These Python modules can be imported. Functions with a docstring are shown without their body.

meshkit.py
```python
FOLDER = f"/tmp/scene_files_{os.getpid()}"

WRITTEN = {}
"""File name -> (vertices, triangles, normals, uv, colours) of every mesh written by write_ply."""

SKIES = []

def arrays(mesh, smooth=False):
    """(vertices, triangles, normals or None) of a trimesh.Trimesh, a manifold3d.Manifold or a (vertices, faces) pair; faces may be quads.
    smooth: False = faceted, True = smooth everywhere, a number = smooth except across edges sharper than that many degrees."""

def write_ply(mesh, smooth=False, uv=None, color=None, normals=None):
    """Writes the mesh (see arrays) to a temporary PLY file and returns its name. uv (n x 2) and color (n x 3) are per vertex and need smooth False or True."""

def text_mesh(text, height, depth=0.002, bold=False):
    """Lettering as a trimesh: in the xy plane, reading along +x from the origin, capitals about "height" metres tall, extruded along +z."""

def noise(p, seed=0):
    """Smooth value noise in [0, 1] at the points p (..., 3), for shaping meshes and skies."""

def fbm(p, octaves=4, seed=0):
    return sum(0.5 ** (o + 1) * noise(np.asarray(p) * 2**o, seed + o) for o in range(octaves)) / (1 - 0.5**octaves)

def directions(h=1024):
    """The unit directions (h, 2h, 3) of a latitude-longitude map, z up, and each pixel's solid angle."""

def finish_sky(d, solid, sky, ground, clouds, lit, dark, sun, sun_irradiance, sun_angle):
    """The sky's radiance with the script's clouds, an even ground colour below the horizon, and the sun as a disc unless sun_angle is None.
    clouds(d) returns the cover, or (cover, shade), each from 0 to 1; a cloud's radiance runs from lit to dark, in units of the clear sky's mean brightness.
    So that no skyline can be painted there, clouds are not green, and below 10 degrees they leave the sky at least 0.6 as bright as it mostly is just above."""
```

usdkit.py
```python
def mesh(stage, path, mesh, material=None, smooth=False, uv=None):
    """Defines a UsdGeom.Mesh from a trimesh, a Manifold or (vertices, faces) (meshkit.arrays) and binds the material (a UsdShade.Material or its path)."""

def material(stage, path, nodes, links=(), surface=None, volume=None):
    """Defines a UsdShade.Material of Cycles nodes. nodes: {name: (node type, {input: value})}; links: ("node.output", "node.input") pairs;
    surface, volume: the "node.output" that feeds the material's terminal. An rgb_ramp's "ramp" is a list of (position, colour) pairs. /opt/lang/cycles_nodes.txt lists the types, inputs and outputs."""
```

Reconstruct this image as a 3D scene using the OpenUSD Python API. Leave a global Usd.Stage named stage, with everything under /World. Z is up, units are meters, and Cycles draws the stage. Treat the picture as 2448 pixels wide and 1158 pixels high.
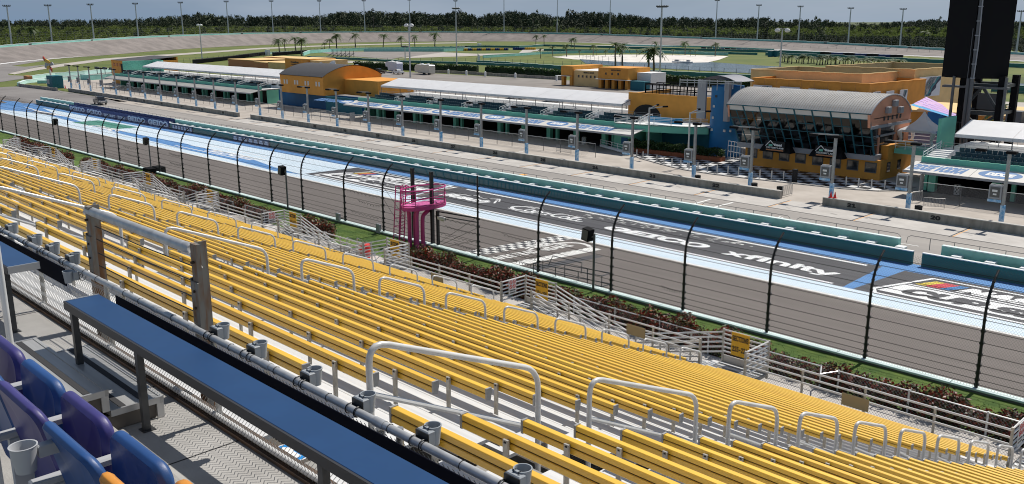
import math, random
import numpy as np
import trimesh, shapely.geometry as sg
from shapely.ops import unary_union
import meshkit, usdkit
from pxr import Usd, UsdGeom, UsdLux, UsdShade, Gf, Vt, Sdf

stage = Usd.Stage.CreateInMemory()
UsdGeom.SetStageUpAxis(stage, "Z")
UsdGeom.SetStageMetersPerUnit(stage, 1.0)
world = UsdGeom.Xform.Define(stage, "/World")
stage.SetDefaultPrim(world.GetPrim())
UsdGeom.Scope.Define(stage, "/World/Looks")
PI = math.pi

# ---------------------------------------------------------------- camera, sky, sun, exposure
CAM = np.array([0.0, 0.0, 18.5])
FPX, YAW, PITCH, ROLL = 2147.65, math.radians(135.3917), math.radians(13.7675), math.radians(-0.1525)
EXPOSURE = 0.0
SUN_DIR = np.array([0.05, 1.0, 0.0]); SUN_EL = math.radians(54.0)
SUN_ROT = math.atan2(SUN_DIR[0], SUN_DIR[1])
SUN_I, SKY_S = 1.25, 0.06
_F = np.array([math.cos(YAW)*math.cos(PITCH), math.sin(YAW)*math.cos(PITCH), -math.sin(PITCH)])
_r = np.cross(_F, [0, 0, 1]); _r /= np.linalg.norm(_r); _u = np.cross(_r, _F)
_c, _s = math.cos(ROLL), math.sin(ROLL)
RIGHT, UP = _c*_r + _s*_u, -_s*_r + _c*_u
cam = UsdGeom.Camera.Define(stage, "/World/camera")
cam.CreateHorizontalApertureAttr(36.0)
cam.CreateFocalLengthAttr(36.0*FPX/2448.0)
cam.CreateClippingRangeAttr(Gf.Vec2f(0.05, 60000))
cam.CreateExposureAttr(EXPOSURE)
UsdGeom.Xformable(cam).AddTransformOp().Set(Gf.Matrix4d(*[float(q) for row in (list(RIGHT)+[0], list(UP)+[0], list(-_F)+[0], list(CAM)+[1]) for q in row]))

dome = UsdLux.DomeLight.Define(stage, "/World/sky")
dome.GetPrim().SetCustomDataByKey("kind", "structure")
skymat = usdkit.material(stage, "/World/Looks/sky_look", {
    "sky": ("sky_texture", {"sky_type": "single_scattering", "sun_disc": False, "sun_elevation": SUN_EL, "sun_rotation": SUN_ROT, "air_density": 1.2, "aerosol_density": 0.6, "ozone_density": 2.0}),
    "tc": ("texture_coordinate", {}),
    "mp": ("mapping", {"scale": (1.0, 1.0, 5.0)}),
    "n": ("noise_texture", {"scale": 3.0, "detail": 7.0, "roughness": 0.55}),
    "rng": ("map_range", {"from_min": 0.45, "from_max": 0.75, "to_min": 0.0, "to_max": 0.75, "clamp": True}),
    "sx": ("separate_xyz", {}),
    "low": ("map_range", {"from_min": 0.0, "from_max": 0.30, "to_min": 0.93, "to_max": 0.0, "clamp": True}),
    "hue": ("map_range", {"from_min": 0.15, "from_max": 1.0, "to_min": 0.0, "to_max": 1.0, "clamp": True}), "low_hue": ("mix", {"color1": (2.9, 4.5, 6.9), "color2": (5.0, 6.4, 8.2)}), "bank": ("mix", {}),
    "cl": ("mix", {"color2": (6.4, 7.4, 8.8)}),
    "bg": ("background_shader", {"strength": SKY_S})},
    [("tc.generated", "mp.vector"), ("mp.vector", "n.vector"), ("n.fac", "rng.value"), ("tc.generated", "sx.vector"), ("sx.z", "low.value"),
     ("sx.y", "hue.value"), ("hue.result", "low_hue.fac"), ("low_hue.color", "bank.color2"), ("sky.color", "bank.color1"), ("low.result", "bank.fac"), ("bank.color", "cl.color1"), ("rng.result", "cl.fac"), ("cl.color", "bg.color")], surface="bg.background")
UsdShade.MaterialBindingAPI.Apply(dome.GetPrim()).Bind(skymat)
sun = UsdLux.DistantLight.Define(stage, "/World/sun")
sun.CreateIntensityAttr(SUN_I); sun.CreateAngleAttr(0.53); sun.CreateColorAttr(Gf.Vec3f(1.0, 0.95, 0.87))
sun.GetPrim().CreateAttribute("inputs:normalize", Sdf.ValueTypeNames.Bool).Set(True)
_d = SUN_DIR/np.linalg.norm(SUN_DIR)*math.cos(SUN_EL) + np.array([0, 0, math.sin(SUN_EL)])
_x = np.cross([0, 0, 1], _d); _x /= np.linalg.norm(_x); _y = np.cross(_d, _x)
UsdGeom.Xformable(sun).AddTransformOp().Set(Gf.Matrix4d(*[float(q) for row in (list(_x)+[0], list(_y)+[0], list(_d)+[0], [0, 0, 60, 1]) for q in row]))

# ---------------------------------------------------------------- surveying: where a sight line from the seat meets a level / a plane
def ray(u, v):
    return (u-1224.0)/FPX*RIGHT - (v-579.0)/FPX*UP + _F
def at(u, v, z=0.0):
    d = ray(u, v); return CAM + d*((z-CAM[2])/d[2])
def aty(u, v, y):
    d = ray(u, v); return CAM + d*(y/d[1])
def atd(u, dist, z=0.0):
    d = ray(u, 60.0); h = math.hypot(d[0], d[1]); return np.array([d[0]/h*dist, d[1]/h*dist, z])

# ---------------------------------------------------------------- helpers
_used = {}
def path(parent, name):
    base = parent + "/" + name
    n = _used.get(base, 0); _used[base] = n+1
    return base if n == 0 else f"{base}_{n:03d}"
def tag(p, label=None, cat=None, group=None, kind=None):
    p = p.GetPrim() if hasattr(p, "GetPrim") else p
    for k, v in (("label", label), ("category", cat), ("group", group), ("kind", kind)):
        if v: p.SetCustomDataByKey(k, v)
    return p
class Thing:
    def __init__(s, path, loc): s.path, s.loc = path, np.array(loc, float)
def xf(prim, loc, rz=0.0, sc=None):
    x = UsdGeom.Xformable(prim)
    x.AddTranslateOp().Set(Gf.Vec3d(*[float(q) for q in loc])); x.AddRotateZOp().Set(float(math.degrees(rz)))
    if sc is not None: x.AddScaleOp().Set(Gf.Vec3f(*[float(q) for q in (sc if np.ndim(sc) else (sc, sc, sc))]))
def thing(name, label, cat, loc=(0, 0, 0), rz=0.0, group=None, sc=None, kind=None):
    x = UsdGeom.Xform.Define(stage, path("/World", name)); xf(x, loc, rz, sc); tag(x, label, cat, group, kind)
    t = Thing(str(x.GetPath()), loc); t.prim = x.GetPrim(); return t
def dup(src, loc, rz=0.0, label=None, group=None, sc=None):
    name = src.path.rsplit("/", 1)[1].rstrip("0123456789").rstrip("_")
    x = UsdGeom.Xform.Define(stage, path("/World", name)); p = x.GetPrim()
    p.GetReferences().AddInternalReference(src.path)
    for op, val in (("xformOp:translate", Gf.Vec3d(*[float(q) for q in loc])), ("xformOp:rotateZ", float(math.degrees(rz)))):
        p.CreateAttribute(op, Sdf.ValueTypeNames.Double3 if "trans" in op else Sdf.ValueTypeNames.Float).Set(val)
    order = ["xformOp:translate", "xformOp:rotateZ"]
    if sc is not None:
        p.CreateAttribute("xformOp:scale", Sdf.ValueTypeNames.Float3).Set(Gf.Vec3f(*[float(q) for q in (sc if np.ndim(sc) else (sc, sc, sc))])); order.append("xformOp:scale")
    p.CreateAttribute("xformOpOrder", Sdf.ValueTypeNames.TokenArray).Set(order)
    p.SetInstanceable(True); tag(p, label, None, group); t = Thing(str(x.GetPath()), loc); t.prim = p; return t
def place(src, first, loc, rz=0.0, label=None, group=None, sc=None):
    """the first call moves the prototype itself, later ones copy it"""
    if first:
        p = src.prim; p.GetAttribute("xformOp:translate").Set(Gf.Vec3d(*[float(q) for q in loc])); p.GetAttribute("xformOp:rotateZ").Set(float(math.degrees(rz)))
        if sc is not None:
            UsdGeom.Xformable(p).AddScaleOp().Set(Gf.Vec3f(*[float(q) for q in (sc if np.ndim(sc) else (sc, sc, sc))]))
        tag(p, label, None, group); return src
    return dup(src, loc, rz, label, group, sc)

class MB:
    """collects boxes, bars, tubes, prisms into one mesh"""
    def __init__(s): s.v, s.f, s.n = [], [], 0
    def add(s, v, f):
        v = np.asarray(v, float); f = np.asarray(f, int)
        if f.shape[1] == 4: f = np.vstack([f[:, [0, 1, 2]], f[:, [0, 2, 3]]])
        s.v.append(v); s.f.append(f+s.n); s.n += len(v); return s
    def tm(s, m): return s.add(m.vertices, m.faces)
    def box(s, x0, y0, z0, x1, y1, z1):
        v = [(x, y, z) for x in (x0, x1) for y in (y0, y1) for z in (z0, z1)]
        return s.add(v, [(0, 1, 3, 2), (4, 6, 7, 5), (0, 4, 5, 1), (2, 3, 7, 6), (0, 2, 6, 4), (1, 5, 7, 3)])
    def bev(s, x0, y0, z0, x1, y1, z1, b=0.01):
        v = []
        for z, e in ((z0, b), (z0+b, 0), (z1-b, 0), (z1, b)):
            v += [(x0+e, y0+e, z), (x1-e, y0+e, z), (x1-e, y1-e, z), (x0+e, y1-e, z)]
        f = [(3, 2, 1, 0), (12, 13, 14, 15)]
        for k in range(3):
            for i in range(4): j = (i+1) % 4; f.append((4*k+i, 4*k+j, 4*k+4+j, 4*k+4+i))
        return s.add(v, f)
    def bar(s, a, b, w, h=None, up=(0, 0, 1)):
        """rectangular bar from a to b, w wide sideways, h high"""
        a, b = np.asarray(a, float), np.asarray(b, float); h = w if h is None else h
        d = b-a; d /= np.linalg.norm(d); x = np.cross(d, up)
        if np.linalg.norm(x) < 1e-6: x = np.cross(d, (1, 0, 0))
        x /= np.linalg.norm(x); z = np.cross(x, d)
        v = [p+sx*x*w/2+sz*z*h/2 for p in (a, b) for sx in (-1, 1) for sz in (-1, 1)]
        return s.add(v, [(0, 1, 3, 2), (4, 6, 7, 5), (0, 4, 5, 1), (2, 3, 7, 6), (0, 2, 6, 4), (1, 5, 7, 3)])
    def tube(s, pts, r, n=8, cap=True):
        p = np.asarray(pts, float); t = np.gradient(p, axis=0); t /= np.linalg.norm(t, axis=1, keepdims=True)+1e-12
        ref = np.array([0, 0, 1.0]) if abs(t[:, 2]).max() < 0.95 else (np.array([1.0, 0, 0]) if abs(t[:, 0]).max() < 0.95 else np.array([0.3, 1.0, 0.2]))
        a = np.cross(t, ref); a /= np.linalg.norm(a, axis=1, keepdims=True)+1e-12; b = np.cross(t, a)
        rr = np.broadcast_to(r, (len(p),))[:, None, None]; g = np.arange(n)*2*PI/n
        v = (p[:, None]+rr*(np.cos(g)[None, :, None]*a[:, None]+np.sin(g)[None, :, None]*b[:, None])).reshape(-1, 3)
        f = []
        for i in range(len(p)-1):
            for j in range(n): k = (j+1) % n; f.append((i*n+j, i*n+k, (i+1)*n+k, (i+1)*n+j))
        s.add(v, f)
        if cap:
            for o in (0, (len(p)-1)*n):
                ids = [o+j for j in range(n)]; base = s.n-len(v)
                s.f.append(np.array([(base+ids[0], base+ids[j], base+ids[j+1]) for j in range(1, n-1)]))
        return s
    def cyl(s, x, y, z0, z1, r, n=12, r1=None): return s.tube([(x, y, z0), (x, y, z1)], [r, r if r1 is None else r1], n)
    def wires(s, A, B, w):
        """many thin straight three-sided wires A[i]-B[i]"""
        A, B = np.asarray(A, float), np.asarray(B, float); d = B-A; d /= np.linalg.norm(d, axis=1, keepdims=True)+1e-12
        ref = np.where(np.abs(d[:, 2:]) < 0.9, [0, 0, 1.0], [1.0, 0, 0]); a = np.cross(d, ref); a /= np.linalg.norm(a, axis=1, keepdims=True); b = np.cross(d, a)
        g = np.arange(3)*2*PI/3; off = w/2*(np.cos(g)[None, :, None]*a[:, None]+np.sin(g)[None, :, None]*b[:, None])
        v = np.concatenate([A[:, None]+off, B[:, None]+off], 1).reshape(-1, 3); m = len(A); o = np.arange(m)[:, None]*6
        f = np.concatenate([o+np.array([[i, (i+1) % 3, 3+(i+1) % 3, 3+i]]) for i in range(3)], 0)
        return s.add(v, f)
    def poly(s, pts, h=0.0):
        """flat polygon of 3-D points (ear cut in plan), thickened downwards by h"""
        p = np.asarray(pts, float); g = sg.Polygon(p[:, :2])
        if not g.is_valid: g = g.buffer(0)
        if not g.exterior.is_ccw: p = p[::-1]
        v2, f = trimesh.creation.triangulate_polygon(sg.Polygon(p[:, :2]), engine="earcut")
        d = ((v2[:, None]-p[None, :, :2])**2).sum(2).argmin(1); top = p[d]
        s.add(top, f)
        if h > 0:
            n = len(p); low = p-[0, 0, h]
            s.add(np.vstack([p, low]), [(i, n+i, n+(i+1) % n, (i+1) % n) for i in range(n)]); s.add(low[d if len(d) == n else d], np.asarray(f)[:, ::-1])
        return s
    def prism(s, prof, a, b, axis="x"):
        """profile polygon (two numbers per point) pushed along an axis from a to b; axis x: (y,z); y: (x,z); z: (x,y)"""
        g = sg.Polygon(prof); g = g if g.exterior.is_ccw else sg.Polygon(list(prof)[::-1])
        m = trimesh.creation.extrude_polygon(g, 1.0, engine="earcut"); q = np.array(m.vertices); t = a+(b-a)*q[:, 2]
        v = {"x": np.stack([t, q[:, 0], q[:, 1]], 1), "y": np.stack([q[:, 0], t, q[:, 1]], 1), "z": np.stack([q[:, 0], q[:, 1], t], 1)}[axis]
        f = np.array(m.faces); return s.add(v, f if axis != "y" else f[:, ::-1])
    def quad(s, a, b, c, d): return s.add([a, b, c, d], [(0, 1, 2, 3)])
    def rev(s, prof, x=0, y=0, z=0, n=20):
        prof = np.asarray(prof, float); g = np.arange(n)*2*PI/n; m = len(prof)
        v = np.stack([x+prof[:, None, 0]*np.cos(g), y+prof[:, None, 0]*np.sin(g), z+np.broadcast_to(prof[:, None, 1], (m, n))], 2).reshape(-1, 3)
        f = [(i*n+j, i*n+(j+1) % n, (i+1)*n+(j+1) % n, (i+1)*n+j) for i in range(m-1) for j in range(n)]
        return s.add(v, f)
    def text(s, txt, h, o, ex, ey, width=None, bold=2, depth=0.004, shear=0.0, center=False):
        """lettering h high at o, running along ex, upright along ey"""
        m = meshkit.text_mesh(txt, 1.0, depth, bold); v = np.array(m.vertices); v[:, 0] -= v[:, 0].min(); v[:, 1] -= v[:, 1].min()
        sx = h if width is None else width/np.ptp(v[:, 0]); hh = h/np.ptp(v[:, 1]); v[:, 0] *= sx; v[:, 1] *= hh; v[:, 0] += shear*v[:, 1]
        if center: v[:, 0] -= v[:, 0].max()/2
        ex, ey = np.asarray(ex, float), np.asarray(ey, float); ez = np.cross(ex, ey); ez /= np.linalg.norm(ez); s.add(np.asarray(o, float)+v[:, :1]*ex+v[:, 1:2]*ey+v[:, 2:3]*ez, m.faces); return s
    def stroke(s, pts, w, o, ex, ey, depth=0.004):
        """a painted stroke: polyline widened to w, in the plane (o, ex, ey)"""
        g = sg.LineString(pts).buffer(w/2) if len(pts) > 1 else sg.Point(pts[0]).buffer(w/2)
        return s.shape(g, o, ex, ey, depth)
    def shape(s, g, o, ex, ey, depth=0.004):
        ex, ey = np.asarray(ex, float), np.asarray(ey, float); ez = np.cross(ex, ey); ez /= np.linalg.norm(ez)
        for q in getattr(g, "geoms", [g]):
            if q.is_empty: continue
            m = trimesh.creation.extrude_polygon(q, depth, engine="earcut"); v = np.array(m.vertices); s.add(np.asarray(o, float)+v[:, :1]*ex+v[:, 1:2]*ey+v[:, 2:3]*ez, m.faces)
        return s
    def mesh(s, loc=(0, 0, 0)): return trimesh.Trimesh(np.concatenate(s.v)-np.asarray(loc, float), np.concatenate(s.f), process=False)
def obj(name, mb, mat, parent=None, smooth=False, label=None, local=False, kind=None):
    """ONE mesh prim, under a thing (or under a part given as a path) or at the top level; world coordinates unless local"""
    pp = "/World" if parent is None else (parent.path if isinstance(parent, Thing) else parent)
    loc = parent.loc if isinstance(parent, Thing) and not local else (0, 0, 0)
    m = usdkit.mesh(stage, path(pp, name), mb.mesh(loc) if isinstance(mb, MB) else mb, M[mat] if isinstance(mat, str) else mat, smooth)
    if label or kind: tag(m, label, None, None, kind)
    t = Thing(str(m.GetPath()), loc); t.prim = m.GetPrim(); return t
GROUPED = {"track_markings": "edge_line pale_band blue_band pale_field logo_field blue_gap series_field logo_line painted_letters emblem_frame emblem_bar emblem_letters emblem_rule emblem_stripe blue_wedge green_panel panel_letters panel_rule painted_bird finish_line chequer track_letters name_bar painted_palm sponsor_bar".split(),
           "pit_markings": "stall_line stall_edge speed_line lane_dash pit_mark".split(), "pit_lane": ["pit_stall"]}
def struct(name, mb, mat, smooth=False, kind="structure", label=None, cat=None):
    """a piece of the setting; paint and slabs are pieces of the surface they lie on"""
    for gname, members in GROUPED.items():
        if name in members:
            if not stage.GetPrimAtPath("/World/"+gname): tag(UsdGeom.Xform.Define(stage, "/World/"+gname), None, None, None, "structure")
            return obj(name, mb, mat, "/World/"+gname, smooth)
    p = obj(name, mb, mat, None, smooth); tag(p.prim, label, cat, None, kind); return p
def single(name, mb, mat, label, cat, group=None, smooth=False, kind=None, base=None):
    """a thing that is one mesh"""
    v = np.concatenate(mb.v); loc = np.array([v[:, 0].mean(), v[:, 1].mean(), v[:, 2].min()]) if base is None else np.asarray(base, float)
    m = usdkit.mesh(stage, path("/World", name), mb.mesh(loc), M[mat], smooth); xf(m, loc); tag(m, label, cat, group, kind)
    t = Thing(str(m.GetPath()), loc); t.prim = m.GetPrim(); return t

# ---------------------------------------------------------------- materials
M = {}
def mat(name, col, rough=0.6, var=0.0, scale=3.0, metal=0.0, bump=0.0, bscale=30.0, col2=None, spec=0.5, detail=5.0, stretch=None, rnd=0.0, trans=0.0):
    """a plain procedural surface: base colour, broken by noise (var or col2), with fine relief"""
    nodes = {"p": ("principled_bsdf", {"base_color": col, "roughness": rough, "metallic": metal, "specular_ior_level": spec})}; links = []
    if var or col2 is not None:
        c2 = col2 if col2 is not None else tuple(c*(1-var) for c in col); c1 = col if col2 is not None else tuple(min(1, c*(1+var*.6)) for c in col)
        nodes["tc"] = ("geometry", {}); nodes["mp"] = ("mapping", {"scale": stretch or (1, 1, 1)}); nodes["n"] = ("noise_texture", {"scale": scale, "detail": detail, "roughness": 0.6})
        nodes["r"] = ("rgb_ramp", {"ramp": [(0.0, c1), (0.36, c1), (0.64, c2), (1.0, c2)]})
        links += [("tc.position", "mp.vector"), ("mp.vector", "n.vector"), ("n.fac", "r.fac"), ("r.color", "p.base_color")]
        last = "r.color"
        if rnd:
            nodes["oi"] = ("object_info", {}); nodes["rm"] = ("map_range", {"to_min": 1-rnd, "to_max": 1+rnd}); nodes["hv"] = ("hsv", {})
            links = links[:-1]+[("oi.random", "rm.value"), ("rm.result", "hv.value"), ("r.color", "hv.color"), ("hv.color", "p.base_color")]
    if bump:
        nodes.setdefault("tc", ("geometry", {})); nodes["bn"] = ("noise_texture", {"scale": bscale, "detail": 4.0}); nodes["b"] = ("bump", {"strength": bump, "distance": 0.02})
        links += [("tc.position", "bn.vector"), ("bn.fac", "b.height"), ("b.normal", "p.normal")]
    surf = "p.BSDF"
    if trans:
        nodes["t"] = ("translucent_bsdf", {"color": tuple(min(1, c*1.6) for c in col)}); nodes["mx"] = ("mix_closure", {"fac": trans}); links += [("p.BSDF", "mx.closure1"), ("t.BSDF", "mx.closure2")]; surf = "mx.closure"
    M[name] = usdkit.material(stage, "/World/Looks/"+name, nodes, links, surface=surf); return M[name]
def S(r, g, b):
    """an sRGB paint value (0-255) as a linear base colour"""
    return tuple(((c/255)/12.92 if c <= 10 else ((c/255+0.055)/1.055)**2.4) for c in (r, g, b))
mat("scrub_ground", (0.05, 0.075, 0.025), 0.95, col2=(0.085, 0.10, 0.035), scale=0.02)
mat("infield_grass", (0.075, 0.11, 0.018), 0.95, col2=(0.135, 0.15, 0.03), scale=0.035, bump=0.3, bscale=2.0)
mat("verge_grass", (0.045, 0.10, 0.010), 0.9, col2=(0.105, 0.165, 0.022), scale=0.9, bump=0.9, bscale=14.0, detail=9)
mat("track_asphalt", (0.155, 0.135, 0.125), 0.85, col2=(0.125, 0.108, 0.100), scale=0.35, bump=0.35, bscale=22.0, stretch=(0.12, 1, 1))
mat("bank_asphalt", (0.23, 0.20, 0.185), 0.85, col2=(0.155, 0.135, 0.125), scale=0.12, stretch=(1, 1, 1))
mat("apron_asphalt", (0.23, 0.215, 0.205), 0.9, col2=(0.17, 0.155, 0.15), scale=0.05)
mat("pit_asphalt", (0.335, 0.31, 0.285), 0.85, col2=(0.26, 0.24, 0.225), scale=0.3, stretch=(0.1, 1, 1), bump=0.15)
mat("pit_concrete", (0.50, 0.475, 0.445), 0.85, col2=(0.40, 0.375, 0.35), scale=0.35, bump=0.1)
mat("plaza_concrete", (0.45, 0.405, 0.36), 0.85, col2=(0.35, 0.31, 0.27), scale=0.25, bump=0.1)
mat("lot_asphalt", (0.26, 0.235, 0.215), 0.9, col2=(0.19, 0.17, 0.155), scale=0.1)
mat("road_concrete", (0.46, 0.42, 0.38), 0.9, col2=(0.36, 0.33, 0.30), scale=0.1)
mat("white_sand", (0.74, 0.70, 0.65), 0.95, col2=(0.58, 0.54, 0.49), scale=0.2, bump=0.6, bscale=1.2)
mat("marsh_green", (0.05, 0.08, 0.02), 0.95, col2=(0.09, 0.10, 0.03), scale=0.1)
mat("white_paint", (0.78, 0.79, 0.80), 0.7, var=0.10, scale=1.5, stretch=(0.2, 1, 1))
mat("line_paint", (0.72, 0.72, 0.70), 0.7, var=0.22, scale=2.5)
mat("pale_blue_paint", (0.53, 0.65, 0.75), 0.75, col2=(0.60, 0.69, 0.77), scale=1.1, stretch=(0.1, 1.2, 1))
mat("blue_paint", (0.065, 0.20, 0.46), 0.8, col2=(0.095, 0.25, 0.52), scale=1.2, stretch=(0.1, 1, 1))
mat("black_paint", (0.040, 0.040, 0.047), 0.75, col2=(0.066, 0.066, 0.075), scale=0.9, stretch=(0.08, 1.5, 1))
mat("green_paint", (0.05, 0.22, 0.17), 0.8)
mat("yellow_stripe", S(214, 190, 60), 0.7); mat("red_stripe", S(205, 60, 75), 0.7); mat("blue_stripe", S(50, 120, 180), 0.7)
mat("orange_paint", S(222, 160, 80), 0.75)
mat("black_number", (0.012, 0.012, 0.013), 0.7)
mat("teal_wall", (0.26, 0.56, 0.50), 0.7, var=0.12, scale=0.6)
mat("teal_dark", (0.040, 0.17, 0.155), 0.8, var=0.15, scale=0.5, stretch=(0.3, 1, 3))
mat("teal_pale", (0.50, 0.74, 0.69), 0.7, var=0.1, scale=0.3)
mat("teal_cap", (0.66, 0.80, 0.78), 0.6, var=0.1, scale=1.0)
mat("white_steel", (0.74, 0.76, 0.76), 0.5)
mat("banner_blue", S(22, 42, 100), 0.6, var=0.1); mat("banner_white", (0.62, 0.66, 0.74), 0.6); mat("banner_grey", S(52, 66, 90), 0.6)
mat("wall_concrete", (0.34, 0.31, 0.275), 0.9, col2=(0.19, 0.175, 0.155), scale=1.1, bump=0.4, stretch=(1, 1, 0.25))
mat("concrete_top", (0.46, 0.44, 0.41), 0.9, var=0.15)
mat("grey_steel", (0.33, 0.33, 0.335), 0.45, metal=0.6, var=0.15, scale=2)
mat("galvanised", (0.50, 0.51, 0.52), 0.42, metal=0.75, var=0.15, scale=6)
mat("dark_steel", (0.045, 0.050, 0.055), 0.45, metal=0.3)
mat("black_steel", (0.006, 0.006, 0.007), 0.8, spec=0.15)
mat("mid_steel", (0.11, 0.115, 0.125), 0.5, metal=0.4)
mat("tread_black", (0.008, 0.008, 0.009), 0.85)
mat("orange_wall", S(214, 148, 62), 0.8, var=0.10, scale=0.5, bump=0.1)
mat("cream_wall", S(222, 188, 130), 0.8, var=0.08, scale=0.4)
mat("peach_wall", S(214, 150, 120), 0.8, var=0.08, scale=0.4)
mat("terracotta", S(190, 128, 88), 0.85, var=0.1)
mat("blue_wall", S(20, 110, 165), 0.6, var=0.12, scale=0.6)
mat("deep_blue_wall", S(16, 88, 136), 0.6, var=0.12, scale=0.6)
mat("teal_building", S(110, 188, 165), 0.7, var=0.08, scale=0.4)
mat("dark_teal_wall", S(20, 96, 110), 0.7, var=0.1)
mat("teal_seat", S(28, 66, 78), 0.5, var=0.12)
mat("roof_grey", S(165, 163, 158), 0.55, var=0.12, scale=0.6, metal=0.2)
mat("roof_dark", S(70, 70, 74), 0.85, var=0.12)
mat("tent_white", (0.80, 0.80, 0.82), 0.55, var=0.05, scale=0.5, trans=0.25)
mat("canvas_white", (0.74, 0.74, 0.73), 0.7, var=0.06)
mat("dixie_blue", S(82, 120, 168), 0.7)
mat("metal_roof", (0.40, 0.395, 0.385), 0.5, var=0.12, scale=0.6, metal=0.2)
mat("dark_room", (0.018, 0.017, 0.016), 0.9); mat("shutter_dark", (0.05, 0.048, 0.045), 0.8, var=0.2)
mat("door_grey", (0.10, 0.10, 0.10), 0.6)
mat("frame_teal", S(38, 92, 104), 0.45, metal=0.3)
mat("panel_grey", S(150, 152, 158), 0.5, metal=0.2); mat("panel_white", (0.62, 0.60, 0.57), 0.6)
mat("lilac_canvas", S(196, 165, 220), 0.7, trans=0.2); mat("sky_canvas", S(30, 140, 190), 0.7)
mat("mural_white", (0.62, 0.64, 0.68), 0.6); mat("mural_teal", S(40, 120, 130), 0.6); mat("mural_navy", S(30, 38, 66), 0.6)
mat("hedge_leaf", (0.035, 0.075, 0.016), 0.6, rnd=0.3, var=0.4, scale=6, trans=0.2)
mat("tyre_yellow", S(205, 160, 40), 0.7, var=0.15); mat("tyre_blue", S(28, 50, 110), 0.7, var=0.15)
mat("cone_red", S(205, 50, 45), 0.6)
mat("clay_planter", S(140, 78, 48), 0.85, var=0.15)
mat("tile_white", (0.66, 0.655, 0.65), 0.45, var=0.12, scale=1.0); mat("tile_black", (0.016, 0.017, 0.022), 0.45, var=0.3, scale=1.0)
M["window_glass"] = usdkit.material(stage, "/World/Looks/window_glass", {"t": ("transparent_bsdf", {"color": (0.13, 0.145, 0.145)}), "g": ("glossy_bsdf", {"roughness": 0.04, "color": (0.9, 0.9, 0.9)}), "f": ("fresnel", {"IOR": 1.5}), "m": ("mix_closure", {})},
    [("f.fac", "m.fac"), ("t.BSDF", "m.closure1"), ("g.BSDF", "m.closure2")], surface="m.closure")
mat("dark_glass", (0.012, 0.014, 0.016), 0.08, spec=0.8)
M["lake_water"] = usdkit.material(stage, "/World/Looks/lake_water", {"p": ("principled_bsdf", {"base_color": (0.05, 0.075, 0.10), "roughness": 0.12, "specular_ior_level": 0.6}), "g": ("geometry", {}), "mp": ("mapping", {"scale": (0.5, 1.2, 1)}),
    "n": ("noise_texture", {"scale": 0.9, "detail": 4.0}), "b": ("bump", {"strength": 0.35, "distance": 0.25})}, [("g.position", "mp.vector"), ("mp.vector", "n.vector"), ("n.fac", "b.height"), ("b.normal", "p.normal")], surface="p.BSDF")

# ---------------------------------------------------------------- ground and track
RNG = np.random.default_rng(7)
g = MB().quad((-14000, -3000, -0.6), (9000, -3000, -0.6), (9000, 14000, -0.6), (-14000, 14000, -0.6)); struct("ground", g, "scrub_ground")
struct("infield", MB().quad((-760, 60, -0.06), (120, 60, -0.06), (120, 690, -0.06), (-760, 690, -0.06)), "infield_grass", kind="stuff", label="green infield grass inside the speedway oval", cat="grass")
def catmull(P, n=12):
    P = np.asarray(P, float); Q = np.vstack([2*P[0]-P[1], P, 2*P[-1]-P[-2]]); out = []
    for i in range(1, len(Q)-2):
        for t in np.linspace(0, 1, n, endpoint=False):
            a, b, c, d = Q[i-1:i+3]; out.append(0.5*(2*b+(c-a)*t+(2*a-5*b+4*c-d)*t*t+(3*b-3*c+d-a)*t**3))
    return np.array(out+[P[-1]])
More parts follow.
